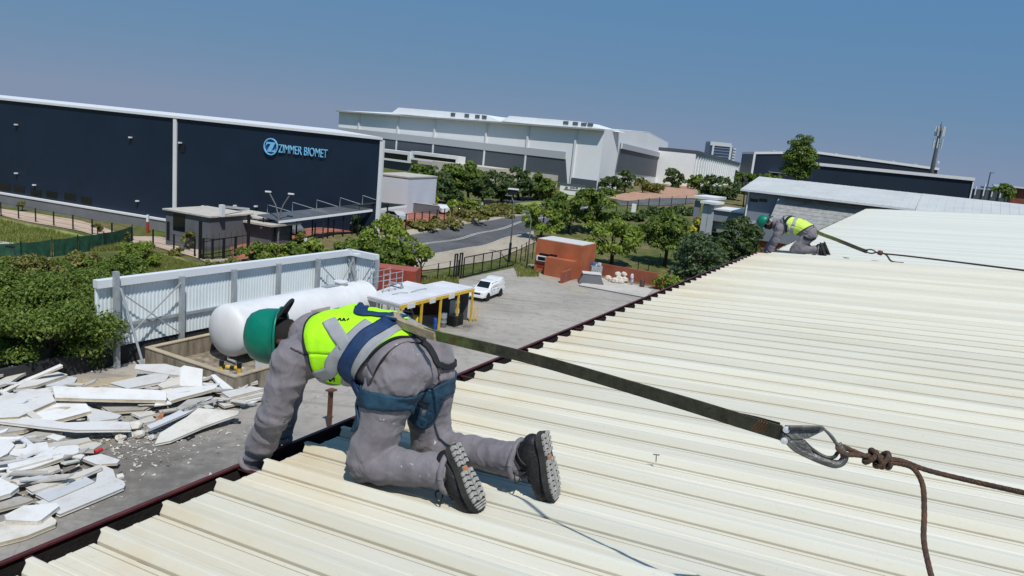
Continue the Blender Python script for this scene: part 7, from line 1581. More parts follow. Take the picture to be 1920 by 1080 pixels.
def make_worker(label, frame, J, detail=True, sole=None):
    root = thing('person', label, 'person', mat=frame); V = {k: Vector(v) for k, v in J.items()}
    vox = 0.0085 if detail else 0.018
    def limbs(mb):
        for s in 'LR':
            mb.capsule(V['hip' + s], V['knee' + s] + (V['hip' + s] - V['knee' + s]).normalized() * 0.03, 0.116, 0.092)
            mb.capsule(V['knee' + s], V['ank' + s], 0.080, 0.068); mb.capsule(V['hem' + s], V['ank' + s], 0.072, 0.078)
            mb.capsule(V['sh' + s], V['elb' + s], 0.088, 0.076); mb.capsule(V['elb' + s], V['wri' + s], 0.075, 0.057)
            mb.capsule(V['sh' + s], V['chest'], 0.085, 0.12)
    def trunk(mb):
        x = Vector((1, 0, 0)); c, wv, pv, up = V['chest'], V['waist'], V['pelvis'], V['upper']
        for s in (-1, 1):
            mb.capsule(pv + x * 0.055 * s, wv + x * 0.052 * s, 0.125, 0.130); mb.capsule(wv + x * 0.052 * s, c + x * 0.062 * s, 0.130, 0.145); mb.capsule(c + x * 0.062 * s, up + x * 0.055 * s, 0.145, 0.115)
        mb.capsule(V['hipL'] + Vector((-0.005, -0.018, 0.015)), V['hipL'] + Vector((0.0, -0.015, 0.06)), 0.112, 0.108); mb.capsule(V['hipR'] + Vector((0.0, -0.018, 0.015)), V['hipR'] + Vector((0.0, -0.015, 0.06)), 0.112, 0.108)
        mb.capsule(up, V['neck'], 0.095, 0.06)
    mbT = MB(); trunk(mbT); mt = remesh(mbT, 0.014, 6); tb = bvh_of(mt)
    mbB = MB(); trunk(mbB); limbs(mbB); me = remesh(mbB, vox, 5)
    bones = [(V['hip' + s], V['knee' + s]) for s in 'LR'] + [(V['knee' + s], V['ank' + s]) for s in 'LR'] + [(V['sh' + s], V['elb' + s]) for s in 'LR'] + [(V['elb' + s], V['wri' + s]) for s in 'LR'] + [(V['pelvis'], V['waist']), (V['waist'], V['chest']), (V['chest'], V['upper'])]
    wrinkle(me, bones, 0.0125 if detail else 0.011)
    body = obj('overall', me, MT_CLOTH, root); bb = bvh_of(me)
    # ---- cuffs at wrists and ankles
    for s in 'LR':
        for a_, b_, r_ in ((V['knee' + s], V['ank' + s], 0.079), (V['elb' + s], V['wri' + s], 0.057)):
            d_ = (b_ - a_).normalized(); s_, u_, _ = frame_from(d_); c_ = b_ + d_ * (r_ * 0.55)
            mb = MB(); mb.tube([c_ + (s_ * math.cos(t) + u_ * math.sin(t)) * (r_ + 0.004 * math.sin(3 * t + a_.x * 9)) + d_ * 0.006 * math.sin(2 * t) for t in [2 * math.pi * i / 28 for i in range(29)]], 0.012, 8, caps=False); mb.build('cuff', MT_CLOTH, root, smooth=True)
    # ---- head, neck
    hd = V['head']; hu = V['headup'].normalized(); hf = V['face']; hf = (hf - hu * hf.dot(hu)).normalized(); hs = hu.cross(hf)
    mb = MB(); mb.capsule(V['neck'] - (V['head'] - V['neck']) * 0.3, hd - hu * 0.05, 0.058, 0.056); mb.capsule(hd - hu * 0.03, hd + hu * 0.04, 0.076, 0.082); mb.capsule(hd - hu * 0.075 + hf * 0.035, hd - hu * 0.02 + hf * 0.02, 0.045, 0.068)
    mb.capsule(hd - hu * 0.03 + hf * 0.085, hd + hu * 0.0 + hf * 0.078, 0.016, 0.010)       # nose
    mb.capsule(hd - hu * 0.068 + hf * 0.075 - hs * 0.018, hd - hu * 0.068 + hf * 0.075 + hs * 0.018, 0.010, 0.010)   # lips
    for s in (-1, 1): mb.capsule(hd - hu * 0.03 + hs * 0.083 * s, hd + hu * 0.015 + hs * 0.085 * s, 0.014, 0.017)
    hm = obj('head', remesh(mb, 0.007, 2), MT_SKIN, root)
    for s in (-1, 1):
        mb = MB(); mb.lathe([(0.0, -0.011), (0.008, -0.008), (0.011, 0), (0.008, 0.008), (0.0, 0.011)], hd + hf * 0.072 + hs * 0.03 * s + hu * 0.005, hf, n=10); mb.build('eye', M('eye_white', (0.5, 0.48, 0.45), 0.3), hm, smooth=True)
    mb = MB(); mb.lathe([(0.0, -0.083), (0.05, -0.075), (0.083, -0.03), (0.089, 0.02), (0.075, 0.055), (0.0, 0.085)], hd + hu * 0.018, hu, n=20); me_h = mb.mesh('hair', True); 
    obj('hair', me_h, M('black_hair', (0.01, 0.009, 0.008), 0.9), hm)
    # ---- helmet: dome, ridge, brim, peak, cradle straps
    hb = hd + hu * 0.035; n = 40; rings = []
    mb = MB(); vs = []; prof = [(1.0, 0.0), (1.0, 0.03), (0.985, 0.06), (0.93, 0.095), (0.80, 0.128), (0.58, 0.150), (0.30, 0.162), (0.02, 0.166)]
    for r, h in prof:
        for j in range(n):
            a = 2 * math.pi * j / n; ridge = 0.004 * max(0, math.cos(a * 2)) ** 8 * (1 if r < 0.99 else 0) 
            vs.append(hb + hu * (h + ridge) + (hf * math.cos(a) * 0.132 + hs * math.sin(a) * 0.112) * (r + ridge * 2))
    m_ = len(prof); fs = [(i*n+j, i*n+(j+1) % n, (i+1)*n+(j+1) % n, (i+1)*n+j) for i in range(m_-1) for j in range(n)] + [tuple(range((m_-1)*n, m_*n))]
    b0 = len(vs); prof2 = [(0.965, 0.0), (0.965, 0.03), (0.945, 0.06), (0.89, 0.09), (0.76, 0.12), (0.54, 0.142), (0.02, 0.158)]
    for r, h in prof2:
        for j in range(n): a = 2 * math.pi * j / n; vs.append(hb + hu * h + (hf * math.cos(a) * 0.132 + hs * math.sin(a) * 0.112) * r)
    k_ = len(prof2); fs += [(b0+i*n+j, b0+(i+1)*n+j, b0+(i+1)*n+(j+1) % n, b0+i*n+(j+1) % n) for i in range(k_-1) for j in range(n)]; fs += [(j, (j+1) % n, b0+(j+1) % n, b0+j) for j in range(n)]
    mb.add(vs, fs); hel = mb.build('helmet', MT_HELM, root, smooth=True, fix=False)
    mb = MB(); vs = []
    for j in range(n):
        a = 2 * math.pi * j / n; ext = 0.012 + 0.055 * max(0, math.cos(a)) ** 1.5
        o_ = hf * math.cos(a) * (0.131 + ext) + hs * math.sin(a) * (0.111 + ext * 0.8); i_ = hf * math.cos(a) * 0.128 + hs * math.sin(a) * 0.108
        vs += [hb + i_ + hu * 0.012, hb + o_ + hu * (0.002 - ext * 0.25), hb + o_ - hu * (0.006 + ext * 0.25), hb + i_ - hu * 0.004]
    mb.add(vs, [(4*j+q, 4*j+(q+1) % 4, 4*((j+1) % n)+(q+1) % 4, 4*((j+1) % n)+q) for j in range(n) for q in range(4)]); mb.build('brim', MT_HELM, hel, smooth=True)
    mb = MB(); mb.tube(catmull([hb - hf * 0.11 + hs * 0.05, hb - hf * 0.135 - hu * 0.03, hb - hf * 0.11 - hs * 0.05], 12), 0.008, 6); mb.build('nape_strap', MT_BIND, hel)
    mb = MB(); mb.tube(catmull([hb - hf * 0.10 + hs * 0.07, hb - hf * 0.17 + hs * 0.02 - hu * 0.05, hb - hf * 0.16 - hs * 0.05 - hu * 0.045, hb - hf * 0.09 - hs * 0.085], 16), 0.009, 6); mb.build('cradle', MT_BIND, hel)
    # ---- collar
    mb = MB(); ax = (V['neck'] - V['upper']).normalized(); s_, u_, _ = frame_from(ax)
    mb.tube([V['neck'] + ax * 0.01 + (s_ * math.cos(t) + u_ * math.sin(t)) * (0.086 + 0.008 * math.sin(3 * t)) for t in [2 * math.pi * i / 24 for i in range(25)]], 0.034, 8, caps=False); mb.build('collar', MT_CLOTH, root, smooth=True)
    # ---- jacket and vest shells around the trunk
    sp = catmull([V['pelvis'], V['waist'], V['chest'], V['upper'], V['neck']], 60)
    def shell(u0f, u1f, off, nu, nv, v0=0.0, v1=1.0, rip=0.004, thick=0.004, seed=0.0):
        """u along the spine, v round the trunk (0 = left side, .25 = spine on top, .5 = right, .75 belly)"""
        vs = []; x = Vector((1, 0, 0))
        for j in range(nv + 1):
            v = v0 + (v1 - v0) * j / nv
            for i in range(nu + 1):
                u = u0f(v) + (u1f(v) - u0f(v)) * i / nu; k = max(0, min(58.999, u * 59)); a = sp[int(k)].lerp(sp[int(k) + 1], k - int(k)); t = (sp[min(59, int(k) + 2)] - sp[max(0, int(k) - 1)]).normalized()
                up_ = (Vector((0, 0, 1)) - t * t.z).normalized(); sd = x
                an = 2 * math.pi * v; d_ = -sd * math.cos(an) + up_ * math.sin(an)
                h, nn, _, _ = tb.ray_cast(a + d_ * 0.6, -d_)
                if h is None: h, nn = a + d_ * 0.15, d_
                w_ = noise.noise(Vector((u * 9 + seed, v * 7, seed))) * 0.6 + noise.noise(Vector((u * 22, v * 11 + seed, 3))) * 0.4
                vs.append(h + d_ * (off + rip * w_))
        m = nu + 1; mb = MB(); F = [(j*m+i, (j+1)*m+i, (j+1)*m+i+1, j*m+i+1) for j in range(nv) for i in range(nu)]
        mb.add(vs, F); o_me = mb.mesh('shell', True, fix=True); return o_me, vs, m
    def solid(name, me, mat, th, par):
        o = obj(name, me, mat, par); md = o.modifiers.new('thick', 'SOLIDIFY'); md.thickness = th; md.offset = -1; return o
    nu, nv = (34, 72) if detail else (20, 44)
    jk, _, _ = shell(lambda v: 0.001 + 0.055 * math.cos(2 * math.pi * v) ** 2 + 0.10 * max(0, -math.sin(2 * math.pi * v)), lambda v: 0.70, 0.016, nu, nv, rip=0.010, seed=4.0)
    solid('jacket_tail', jk, MT_CLOTH, 0.006, root)
    def vest0(v):
        s = math.sin(2 * math.pi * v)
        return 0.155 - 0.095 * max(0, s) if s > 0 else 0.155 + 0.08 * -s

    def vest1(v):
        s = math.sin(2 * math.pi * v)
        return 0.505 + 0.145 * max(0, s) ** 0.8 if s > 0 else 0.505
    vm, vv, mrow = shell(vest0, vest1, 0.027, nu + 10, nv + 24, rip=0.009, seed=9.0)
    vest = solid('safety_vest', vm, MT_LIME if detail else MT_LIME2, 0.005, root); vb = bvh_of(vm)
    nrows = nv + 24
    for edge in (0, mrow - 1):
        mb = MB(); pts = [vv[j * mrow + edge] for j in range(nrows + 1)]; mb.tube(pts, 0.0055 if detail else 0.009, 6, caps=False); mb.build('binding', MT_BIND, vest)
    def vp(u, v):
        j = v * nrows; j0 = int(j) % nrows; i = max(0, min(mrow - 1, (u - vest0(v)) / (vest1(v) - vest0(v)) * (mrow - 1))); return Vector(vv[j0 * mrow + int(i)])
    nn_ = 60 if detail else 30
    # lower band round the body, two bands over the shoulders meeting at the spine
    wd = 0.058
    for nm, path in () if detail else (('reflective_band', [(0.37, v / 20) for v in range(0, 21)]),
                     ('reflective_band', [(0.40, 0.18), (0.46, 0.20), (0.54, 0.17), (0.60, 0.10), (0.56, 0.04), (0.50, 0.0), (0.46, 0.95), (0.42, 0.90)]), ('reflective_band', [(0.56, 0.165), (0.62, 0.195), (0.70, 0.215), (0.78, 0.22)]),
                     ('reflective_band', [(0.40, 0.32), (0.46, 0.30), (0.54, 0.33), (0.60, 0.40), (0.56, 0.46), (0.50, 0.5), (0.46, 0.55), (0.42, 0.6)]), ('reflective_band', [(0.56, 0.335), (0.62, 0.305), (0.70, 0.285), (0.78, 0.28)])):
        surf_ribbon(vb, [vp(u, v % 1.0) for u, v in path], wd, 0.004, 0.0015, nn_, 6).build(nm, MT_SILVER, vest, smooth=True)
    return root, V, bb, tb, vb, vp, body, vest, jk
J1 = dict(pelvis=(0.14, 0.485, 0.485), waist=(0.14, 0.66, 0.548), chest=(0.14, 0.85, 0.540), upper=(0.14, 0.98, 0.525), neck=(0.135, 1.06, 0.55),
          hipL=(0.035, 0.495, 0.455), hipR=(0.24, 0.475, 0.455), kneeL=(-0.02, 0.60, 0.085), kneeR=(0.29, 0.49, 0.085), ankL=(0.0, 0.235, 0.125), ankR=(0.245, 0.045, 0.135), hemL=(0.0, 0.30, 0.12), hemR=(0.25, 0.11, 0.13),
          shL=(-0.045, 0.975, 0.50), shR=(0.31, 1.03, 0.47), elbL=(-0.10, 1.045, 0.255), wriL=(-0.075, 1.20, 0.005), elbR=(0.24, 1.27, 0.33), wriR=(0.20, 1.33, 0.02),
          head=(0.105, 1.165, 0.535), headup=(-0.48, 0.87, 0.02), face=(-0.05, 0.25, -1.0))
root1, V1, bb1, tb1, vb1, vp1, body1, vest1_, jk1 = make_worker('worker kneeling nearest on the roof edge in lime vest, green helmet and blue harness', ROOF, J1)
boot(root1, (0.0, 0.035, 0.012), (0.005, 0.178, 0.250), (0.10, -0.86, 0.51), (0.0, 0.205, 0.128), (0, 1, -0.05))
boot(root1, (0.238, -0.172, 0.012), (0.232, -0.106, 0.288), (0.10, -0.97, 0.24), (0.243, 0.015, 0.138), (0.02, 1, -0.05))
hand(root1, V1['wriL'] + Vector((0.005, 0.02, -0.03)), (0.05, 0.35, -0.9), (0.1, -0.9, -0.3), MT_GLOVE, 0.8); hand(root1, V1['wriR'] + Vector((0, 0.02, -0.03)), (-0.05, 0.3, -0.9), (0, -0.9, -0.3), MT_GLOVE, 0.8)
# ---- harness of the nearer worker: guide points are taken on the body where the photograph shows the straps
def on_body(px, py, bvh, back=0.0):
    o = ROOF_I @ CC; d = (ROOF_I.to_3x3() @ ray(px, py)).normalized(); h, n, _, _ = bvh.ray_cast(o, d)
    return h if h is not None else o + d * 3.2
allb = MB()
for src in (body1.data, vest1_.data, jk1):
    allb.add([tuple(v.co) for v in src.vertices], [tuple(p.vertices) for p in src.polygons])
hb_ = BVHTree.FromPolygons([Vector(v) for v in allb.v], allb.f)
hz = bpy.data.objects.new('harness', None); COL.objects.link(hz); hz.parent = root1
def strap(px_pts, width, nm='strap', mat=MT_NAVYWEB, extra=(), pre=(), off=0.008, n=50, bv=None):
    pts = [Vector(p) for p in pre] + [on_body(x, y, hb_) for x, y in px_pts] + [Vector(p) for p in extra]
    o = surf_ribbon(bv or hb_, pts, width, off, 0.003, n, 6).build(nm, mat, None, smooth=True); o.parent = hz; return o
# reflective bands of the vest, left side from the photograph, right side mirrored about the spine
def band(px_pts, extra=()):
    L_ = [on_body(x, y, vb1) for x, y in px_pts] + [Vector(q) for q in extra]
    surf_ribbon(vb1, L_, 0.062, 0.004, 0.0015, 40, 7).build('reflective_band', MT_SILVER, vest1_, smooth=True)
    surf_ribbon(vb1, [Vector((0.28 - q.x, q.y, q.z)) for q in L_], 0.062, 0.004, 0.0015, 40, 7).build('reflective_band', MT_SILVER, vest1_, smooth=True)
band([(616, 600), (628, 618), (641, 638), (648, 648)])
band([(694, 604), (662, 632), (638, 660), (622, 682), (614, 700)], [(0.0, 0.95, 0.44), (0.06, 0.93, 0.40)])
band([(752, 606), (720, 628), (690, 652), (668, 682), (656, 708)], [(0.02, 0.72, 0.42), (0.10, 0.72, 0.42)])
strap([(736, 602), (712, 614), (684, 632), (660, 662), (648, 692), (650, 724), (662, 746)], 0.062, 'shoulder_strap', extra=[(0.0, 0.66, 0.42)])
strap([(738, 600), (722, 594), (700, 590), (676, 586)], 0.06, 'shoulder_strap', extra=[(0.30, 0.88, 0.66), (0.33, 0.98, 0.60)])
strap([(760, 620), (785, 634), (806, 656), (822, 684)], 0.026, 'back_strap', mat=MT_BIND, extra=[(0.30, 0.44, 0.48)])
strap([(672, 742), (704, 752), (735, 756), (770, 752), (800, 744), (826, 734)], 0.072, 'seat_strap', mat=MT_NAVYWEB2, pre=[(-0.09, 0.60, 0.42)], extra=[(0.34, 0.46, 0.42)])
strap([(770, 754), (780, 775), (790, 792)], 0.06, 'leg_strap', mat=MT_NAVYWEB2, extra=[(0.16, 0.58, 0.33)])
strap([(826, 740), (814, 760), (800, 785)], 0.055, 'leg_strap', mat=MT_NAVYWEB2, extra=[(0.20, 0.55, 0.30)])
strap([(664, 748), (660, 770), (658, 795)], 0.055, 'leg_strap', mat=MT_NAVYWEB2, extra=[(0.0, 0.74, 0.25)])
dr = on_body(738, 600, hb_) + Vector((0, 0, 0.012))
mb = MB(); mb.tube([dr + Vector((math.cos(t) * 0.03, math.sin(t) * 0.035, 0.006)) for t in [2 * math.pi * i / 20 for i in range(21)]], 0.005, 6, caps=False); o = mb.build('back_ring', M('dull_steel', (0.25, 0.24, 0.22)), smooth=True); o.parent = hz
mb = MB(); mb.prism([dr + Vector(v) for v in ((-0.05, -0.04, 0.0), (0.05, -0.04, 0.0), (0.06, 0.05, 0.004), (-0.04, 0.06, 0.004))], Vector((0, 0, 0.006))); o = mb.build('back_pad', MT_NAVYWEB); o.parent = hz
# seams of the overall: back seat seam and pocket
for pts in ([(806, 655), (820, 690), (822, 720), (812, 745)],):
    strap(pts, 0.007, 'seam', mat=MT_SEAM, off=0.001, bv=bb1)
strap([(545, 652), (580, 672), (608, 700), (614, 716)], 0.006, 'seam', mat=MT_SEAM, off=0.001, bv=bb1)
# dark printed marks on the vest
for pts in ([(634, 601), (638, 598), (640, 602)], [(643, 602), (645, 598), (648, 602)], [(651, 601), (655, 598)], [(612, 712), (617, 709), (620, 714), (626, 708), (627, 714)]):
    o = surf_ribbon(vb1, [on_body(x, y, vb1) for x, y in pts], 0.005, 0.004, 0.001, 24, 3).build('print_mark', MT_BIND, vest1_, smooth=True)

# ---- the farther worker
F2 = ROOF @ Matrix.Translation((13.75, 0.16, DROP + 0.0)) @ Matrix.Scale(1.09, 4)
J2 = dict(pelvis=(0.12, 0.47, 0.42), waist=(0.12, 0.66, 0.52), chest=(0.12, 0.87, 0.56), upper=(0.12, 1.00, 0.55), neck=(0.12, 1.11, 0.55),
          hipL=(0.02, 0.47, 0.38), hipR=(0.22, 0.47, 0.38), kneeL=(-0.02, 0.72, 0.09), kneeR=(0.26, 0.70, 0.09), ankL=(0.0, 0.34, 0.12), ankR=(0.24, 0.30, 0.12), hemL=(0.0, 0.40, 0.12), hemR=(0.24, 0.36, 0.12),
          shL=(-0.06, 1.00, 0.50), shR=(0.31, 1.0, 0.50), elbL=(-0.08, 1.05, 0.26), wriL=(-0.06, 1.14, 0.05), elbR=(0.32, 1.12, 0.27), wriR=(0.26, 1.26, 0.03),
          head=(0.11, 1.26, 0.55), headup=(-0.10, 0.86, 0.42), face=(0.0, 0.45, -0.9))
root2, V2, bb2, tb2, vb2, vp2, body2, vest2_, jk2 = make_worker('distant worker kneeling at the far roof edge in yellow vest and green helmet', F2, J2, detail=False)
for s, x in (('L', 0.0), ('R', 0.24)):
    boot(root2, (x, V2['ank' + s].y - 0.20, 0.02), (x, V2['ank' + s].y - 0.08, 0.27), (0.05, -0.9, 0.4), V2['ank' + s] + Vector((0, -0.02, 0)), (0, 1, 0), detail=False)
hand(root2, V2['wriL'] + Vector((0, 0.01, -0.03)), (0, 0.4, -0.8), (0, -0.8, -0.4), MT_SKIN, 0.6); hand(root2, V2['wriR'] + Vector((0, 0.01, -0.03)), (0, 0.4, -0.8), (0, -0.8, -0.4), MT_SKIN, 0.6)
h2 = bpy.data.objects.new('harness', None); COL.objects.link(h2); h2.parent = root2
for pts, wd, bv in (([vp2(0.84, 0.22), vp2(0.70, 0.23), vp2(0.52, 0.25)], 0.05, vb2), ([vp2(0.60, 0.03), vp2(0.50, 0.12), vp2(0.42, 0.25)], 0.05, vb2), ([vp2(0.55, 0.0), vp2(0.57, 0.95), vp2(0.52, 0.9)], 0.06, vb2)):
    o = surf_ribbon(bv, pts, wd, 0.010, 0.004, 24, 4).build('strap', MT_BIND, None, smooth=True); o.parent = h2
o = surf_ribbon(bb2, [(-0.12, 0.56, 0.36), (-0.10, 0.42, 0.30), (0.0, 0.33, 0.30), (0.10, 0.36, 0.28)], 0.05, 0.008, 0.004, 24, 4).build('leg_strap', MT_BIND, None, smooth=True); o.parent = h2
# ================================================================ LANYARD, HOOK AND ROPES
def mat_web():
    t = NT('olive_webbing'); p = t.pos(obj=True); sx = t.n('ShaderNodeSeparateXYZ'); t.l(p, sx.inputs[0])
    n = t.noise(p, 22, 5, 0.7); f = t.noise(p, 300, 2, 0.5)
    a = t.ramp(n, [(0.3, (0.045, 0.043, 0.030)), (0.7, (0.115, 0.105, 0.075))]); g = t.ramp(n, [(0.3, (0.10, 0.13, 0.035)), (0.7, (0.24, 0.28, 0.09))])
    c = t.mix(t.ramp(t.math('ADD', sx.outputs['Y'], t.math('MULTIPLY', n, 0.3)), [(0.10, (0, 0, 0)), (0.45, (1, 1, 1))]), a, g); c = t.mix(t.math('MULTIPLY', f, 0.3), c, (0.02, 0.02, 0.015))
    t.l(c, t.b.inputs['Base Color']); t.b.inputs['Roughness'].default_value = 0.95; t.b.inputs['Specular IOR Level'].default_value = 0.1; t.bump(f, 0.5, 0.002); return t.m
MT_WEB = mat_web()
MT_WEBG = M('green_webbing', (0.10, 0.15, 0.035), 0.9, var=0.35, vscale=20, bump=0.5, bscale=320)
MT_STITCH = M('brown_stitching', (0.16, 0.075, 0.03), 0.9)
MT_PACK = M('tan_absorber_cover', (0.38, 0.30, 0.19), 0.9, var=0.25, vscale=25, bump=0.6, bscale=120)
MT_STEEL = M('worn_zinc_steel', (0.125, 0.125, 0.12), 0.5, metal=0.6, var=0.45, vscale=40, bump=0.25, bscale=150)
MT_STEELD = M('dark_worn_steel', (0.06, 0.06, 0.058), 0.5, metal=0.6, var=0.4, vscale=40)
MT_ROPE = M('brown_rope', (0.17, 0.085, 0.050), 0.9, col2=(0.065, 0.052, 0.042), vscale=45, bump=0.8, bscale=260)
hn0 = Vector((0, 0, 1))
KD = 1.97                               # distance of the snap hook from the eye
def RL(px, py, d): return ROOF_I @ at_depth(px, py, d)
a0 = dr + Vector((0.0, -0.01, 0.012)); D_A = (ROOF @ a0 - CC).dot(CF)
def LD(px): return 1 / (1 / D_A + (1 / KD - 1 / D_A) * (px - 738) / (1466 - 738))
hookp = RL(1466, 812, KD)
ly = thing('lanyard', 'dirty olive webbing lanyard with steel snap hook running from the nearer worker\'s back', 'lanyard', mat=ROOF)
def web(pts, width, nm, mat, sidehint, n=60, thick=0.004, twist=0.0):
    C_ = catmull([Vector(p) for p in pts], n); vs = []; mb = MB()
    for i, p in enumerate(C_):
        t = (C_[min(i+1, n-1)] - C_[max(i-1, 0)]).normalized(); s = Vector(sidehint); s = (s - t * s.dot(t)).normalized(); nn = t.cross(s)
        tw = twist * i / (n - 1) + 0.03 * math.sin(i * 0.21); s2 = s * math.cos(tw) + nn * math.sin(tw); n2 = t.cross(s2)
        for x, z in ((-1, -1), (1, -1), (1, 1), (-1, 1)): vs.append(p + s2 * x * width / 2 + n2 * z * thick / 2)
    mb.add(vs, [(4*i+q, 4*i+(q+1) % 4, 4*i+4+(q+1) % 4, 4*i+4+q) for i in range(n-1) for q in range(4)] + [(0, 1, 2, 3), (4*n-1, 4*n-2, 4*n-3, 4*n-4)]); return mb.build(nm, mat, ly)
side = ROOF_I.to_3x3() @ (SUN + Vector((0.10, 0.05, 0)))       # the strap hangs edge up
mid1, mid2 = RL(1010, 676, LD(1010)), RL(1250, 746, LD(1250))
pk0, pk1 = RL(745, 603, LD(745)), RL(818, 630, LD(818))
web([a0, pk0.lerp(pk1, 0.1), pk1], 0.034, 'absorber_pack', MT_PACK, side, 24, 0.026)
web([pk1 - (pk1 - pk0) * 0.3, pk1 + Vector((0, 0, 0.006)), RL(850, 637, LD(850))], 0.034, 'green_webbing', MT_WEBG, side, 16, 0.008)
web([pk1, RL(850, 637, LD(850)), mid1, mid2, RL(1380, 786, LD(1380)), hookp], 0.043, 'webbing', MT_WEB, side, 70, 0.005, 0.0)
web([RL(1330, 768, LD(1330)) + hn0 * -0.004, RL(1400, 780, LD(1400)) + hn0 * -0.006, RL(1462, 800, LD(1462))], 0.022, 'webbing_fold', MT_BIND, side, 20, 0.005)
def stitches(px0, py0, px1, py1, d, nrow):
    for k in range(nrow):
        t = k / max(1, nrow - 1); p = RL(px0 + (px1 - px0) * t, py0 + (py1 - py0) * t, d - 0.012); mb = MB(); mb.bar(p - side.normalized() * 0.019, p + side.normalized() * 0.019, 0.003, 0.003); mb.build('stitching', MT_STITCH, ly)
stitches(842, 637, 858, 641, LD(850), 5); stitches(1416, 797, 1436, 803, LD(1426), 5)
# snap hook: drawn in its own plane facing the viewer, real thickness
hx = (RL(1585, 852, KD - 0.03) - RL(1470, 812, KD)); hl = hx.length; hx.normalize(); hn = (ROOF_I @ CC - hookp).normalized(); hn = (hn - hx * hn.dot(hx)).normalized(); hy = hn.cross(hx)
hy = hy if (ROOF.to_3x3() @ hy).dot(CU) > 0 else -hy
def HP(px, py, out=0.0): 
    o = ROOF_I @ CC; d = (ROOF_I.to_3x3() @ ray(px, py)); t = (hookp - o).dot(hn) / d.dot(hn); return o + d * t + hn * out
hk = bpy.data.objects.new('snap_hook', None); COL.objects.link(hk); hk.parent = ly
def plate(pts, nm, mat, th, z=0.0):
    mb = MB(); mb.prism([HP(x, y, z - th / 2) for x, y in pts], hn * th); ob = mb.build(nm, mat, hk)
    bv = ob.modifiers.new('bevel', 'BEVEL'); bv.width = 0.0018; bv.segments = 2; return ob
mb = MB(); body_pts = [(1474, 818), (1490, 838), (1520, 854), (1552, 867), (1572, 870), (1583, 860), (1580, 845), (1572, 832)]
mb.tube(catmull([HP(x, y) for x, y in body_pts], 40), [0.0112] * 22 + [0.0104] * 10 + [0.0084] * 8, 10); mb.build('hook_body', MT_STEEL, hk, smooth=True)
mb = MB(); mb.tube(catmull([HP(x, y, 0.004) for x, y in ((1505, 826), (1522, 842), (1545, 856), (1562, 857), (1570, 848))], 24), 0.005, 8); mb.build('inner_edge', MT_STEELD, hk, smooth=True)
plate([(1466, 800), (1478, 802), (1500, 818), (1520, 842), (1527, 860), (1518, 862), (1488, 845), (1464, 824)], 'sleeve', MT_STEEL, 0.021)
plate([(1472, 797), (1540, 798), (1545, 802), (1541, 808), (1512, 822), (1484, 824), (1470, 812)], 'latch_cover', MT_STEEL, 0.018, 0.005)
plate([(1476, 799), (1534, 798), (1538, 801), (1534, 805), (1478, 806)], 'latch_lever', MT_STEELD, 0.006, 0.022)
for off in (-0.007, 0.008):
    mb = MB(); mb.tube(catmull([HP(1541, 801 + off * 200, off), HP(1556, 815, off), HP(1570, 834, off), HP(1580, 848, off)], 16), 0.0035, 8); mb.build('gate_bar', MT_STEEL, hk, smooth=True)
for x, y in ((1472, 805), (1468, 826)): mb = MB(); c = HP(x, y, 0.012); mb.lathe([(0.0, 0), (0.009, 0.0), (0.009, 0.006), (0.0, 0.007)], c, hn, n=12); mb.build('rivet', M('bright_worn_edge', (0.6, 0.6, 0.6), 0.4, metal=0.5), hk)
mb = MB(); mb.tube([HP(1468, 803, -0.01), HP(1466, 815, 0.012), HP(1468, 827, -0.01)], 0.006, 8); mb.build('eye_bar', MT_STEELD, hk, smooth=True)
# rope through the hook, knot, long line to the right and hanging tail
rp = thing('safety_rope', 'brown anchor rope tied to the snap hook, with a knot and a hanging tail', 'rope', mat=ROOF)
def rope(pts, r, nm, n=80, parent=None):
    C_ = catmull([Vector(p) for p in pts], n)
    mb = MB(); mb.tube(C_, [r * (1 + 0.05 * math.sin(i * 2.1)) for i in range(n)], 10); return mb.build(nm, MT_ROPE, parent or rp, smooth=True)
rr0 = 0.0066
def HQ(px, py, o=0.0, d=2.05): return RL(px, py, d - o)
hp = HP(1578, 850)
dk = ((ROOF @ hp) - CC).dot(CF)
rope([HQ(1628, 856, 0, dk), HQ(1605, 853, 0, dk), HQ(1586, 852, 0.014, dk), HQ(1574, 845, 0.012, dk), HQ(1571, 838, 0, dk), HQ(1577, 836, -0.014, dk), HQ(1600, 846, -0.006, dk), HQ(1630, 858, 0, dk)], rr0, 'eye_loop', 50)
# figure of eight knot: several wraps
kc = HQ(1645, 860, 0, dk); kx = (HQ(1670, 866, 0, dk) - HQ(1620, 855, 0, dk)).normalized(); kn = (ROOF_I @ CC - kc).normalized(); kn = (kn - kx * kn.dot(kx)).normalized(); ky = kn.cross(kx)
def wrapk(x0, tilt, rad_, nm):
    rope([kc + kx * (x0 + tilt * math.cos(t)) + (ky * math.cos(t) + kn * math.sin(t)) * rad_ for t in [2 * math.pi * i / 14 for i in range(15)]], rr0, nm, 40)
wrapk(-0.018, 0.012, 0.016, 'knot_turn'); wrapk(-0.002, -0.016, 0.019, 'knot_turn'); wrapk(0.012, 0.012, 0.020, 'knot_turn'); wrapk(0.026, -0.004, 0.017, 'knot_turn')
rope([kc - kx * 0.03, kc + kx * 0.0 + ky * 0.004, kc + kx * 0.04], rr0 * 1.2, 'knot_core', 16)
rope([HQ(1655, 860, 0, dk), HQ(1690, 864, 0, dk - 0.01), HQ(1740, 882, 0, dk - 0.03), HQ(1830, 904, 0, dk - 0.10), HQ(1920, 924, 0, dk - 0.20), HQ(2100, 962, 0, dk - 0.36)], rr0, 'line', 90)
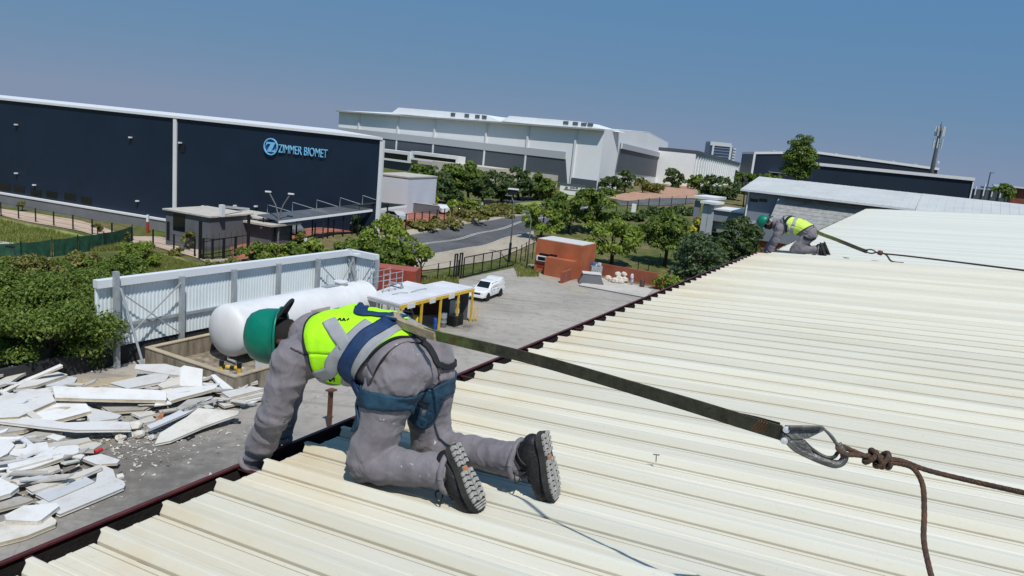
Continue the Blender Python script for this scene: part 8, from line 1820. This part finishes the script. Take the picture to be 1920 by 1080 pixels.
rope([HQ(1655, 866, 0, dk), HQ(1690, 870, 0.01, dk), HQ(1714, 880, 0.012, dk - 0.02), HQ(1730, 910, 0, dk - 0.03), HQ(1733, 960, 0, dk - 0.06), HQ(1732, 1010, 0, dk - 0.12), HQ(1740, 1055, 0, dk - 0.2), HQ(1752, 1095, 0, dk - 0.26), HQ(1780, 1140, 0, dk - 0.32)], rr0, 'tail', 90)
# the farther worker's lanyard and rope
ly2 = thing('lanyard', 'dark thin lanyard running from behind the distant worker across the pale roof', 'lanyard', mat=ROOF)
D0 = ((F2 @ Vector((0.12, 0.62, 0.66))) - CC).dot(CF)
_ly = ly; ly = ly2
web([ROOF_I @ (F2 @ Vector((0.12, 0.64, 0.655))), RL(1530, 434, D0 - 0.1), RL(1570, 450, D0 - 0.45), RL(1612, 467, D0 - 0.8), RL(1626, 472, D0 - 0.9)], 0.07, 'webbing', MT_WEB, (0.2, 0, 1), 30, 0.02)
mb = MB(); mb.tube(catmull([RL(1622, 469, D0 - 0.9), RL(1634, 468, D0 - 0.95), RL(1642, 473, D0 - 1.0), RL(1632, 475, D0 - 0.95), RL(1622, 471, D0 - 0.9)], 20), 0.014, 6); mb.build('snap_hook', MT_STEELD, ly2, smooth=True)
rp2 = thing('safety_rope', 'thin brown rope lying across the pale far roof beyond the distant worker\'s lanyard', 'rope', mat=ROOF)
mb = MB(); mb.tube(catmull([RL(1640, 472, D0 - 1.0), RL(1652, 475, D0 - 1.1), RL(1700, 480, D0 - 1.8), RL(1800, 492, D0 - 2.9), RL(1960, 512, D0 - 4.4)], 40), 0.016, 6); mb.build('line', MT_ROPE, rp2, smooth=True)
mb = MB(); mb.tube(catmull([RL(1650, 473, D0 - 1.1), RL(1662, 478, D0 - 1.2), RL(1672, 490, D0 - 1.35), RL(1694, 493, D0 - 1.4)], 20), 0.016, 6); mb.build('tail', MT_ROPE, rp2, smooth=True)
mb = MB(); mb.lathe([(0.01, -0.05), (0.045, -0.03), (0.05, 0.03), (0.01, 0.05)], RL(1650, 474, D0 - 1.1), kx, n=10); mb.build('knot', MT_ROPE, rp2, smooth=True)
ly = _ly
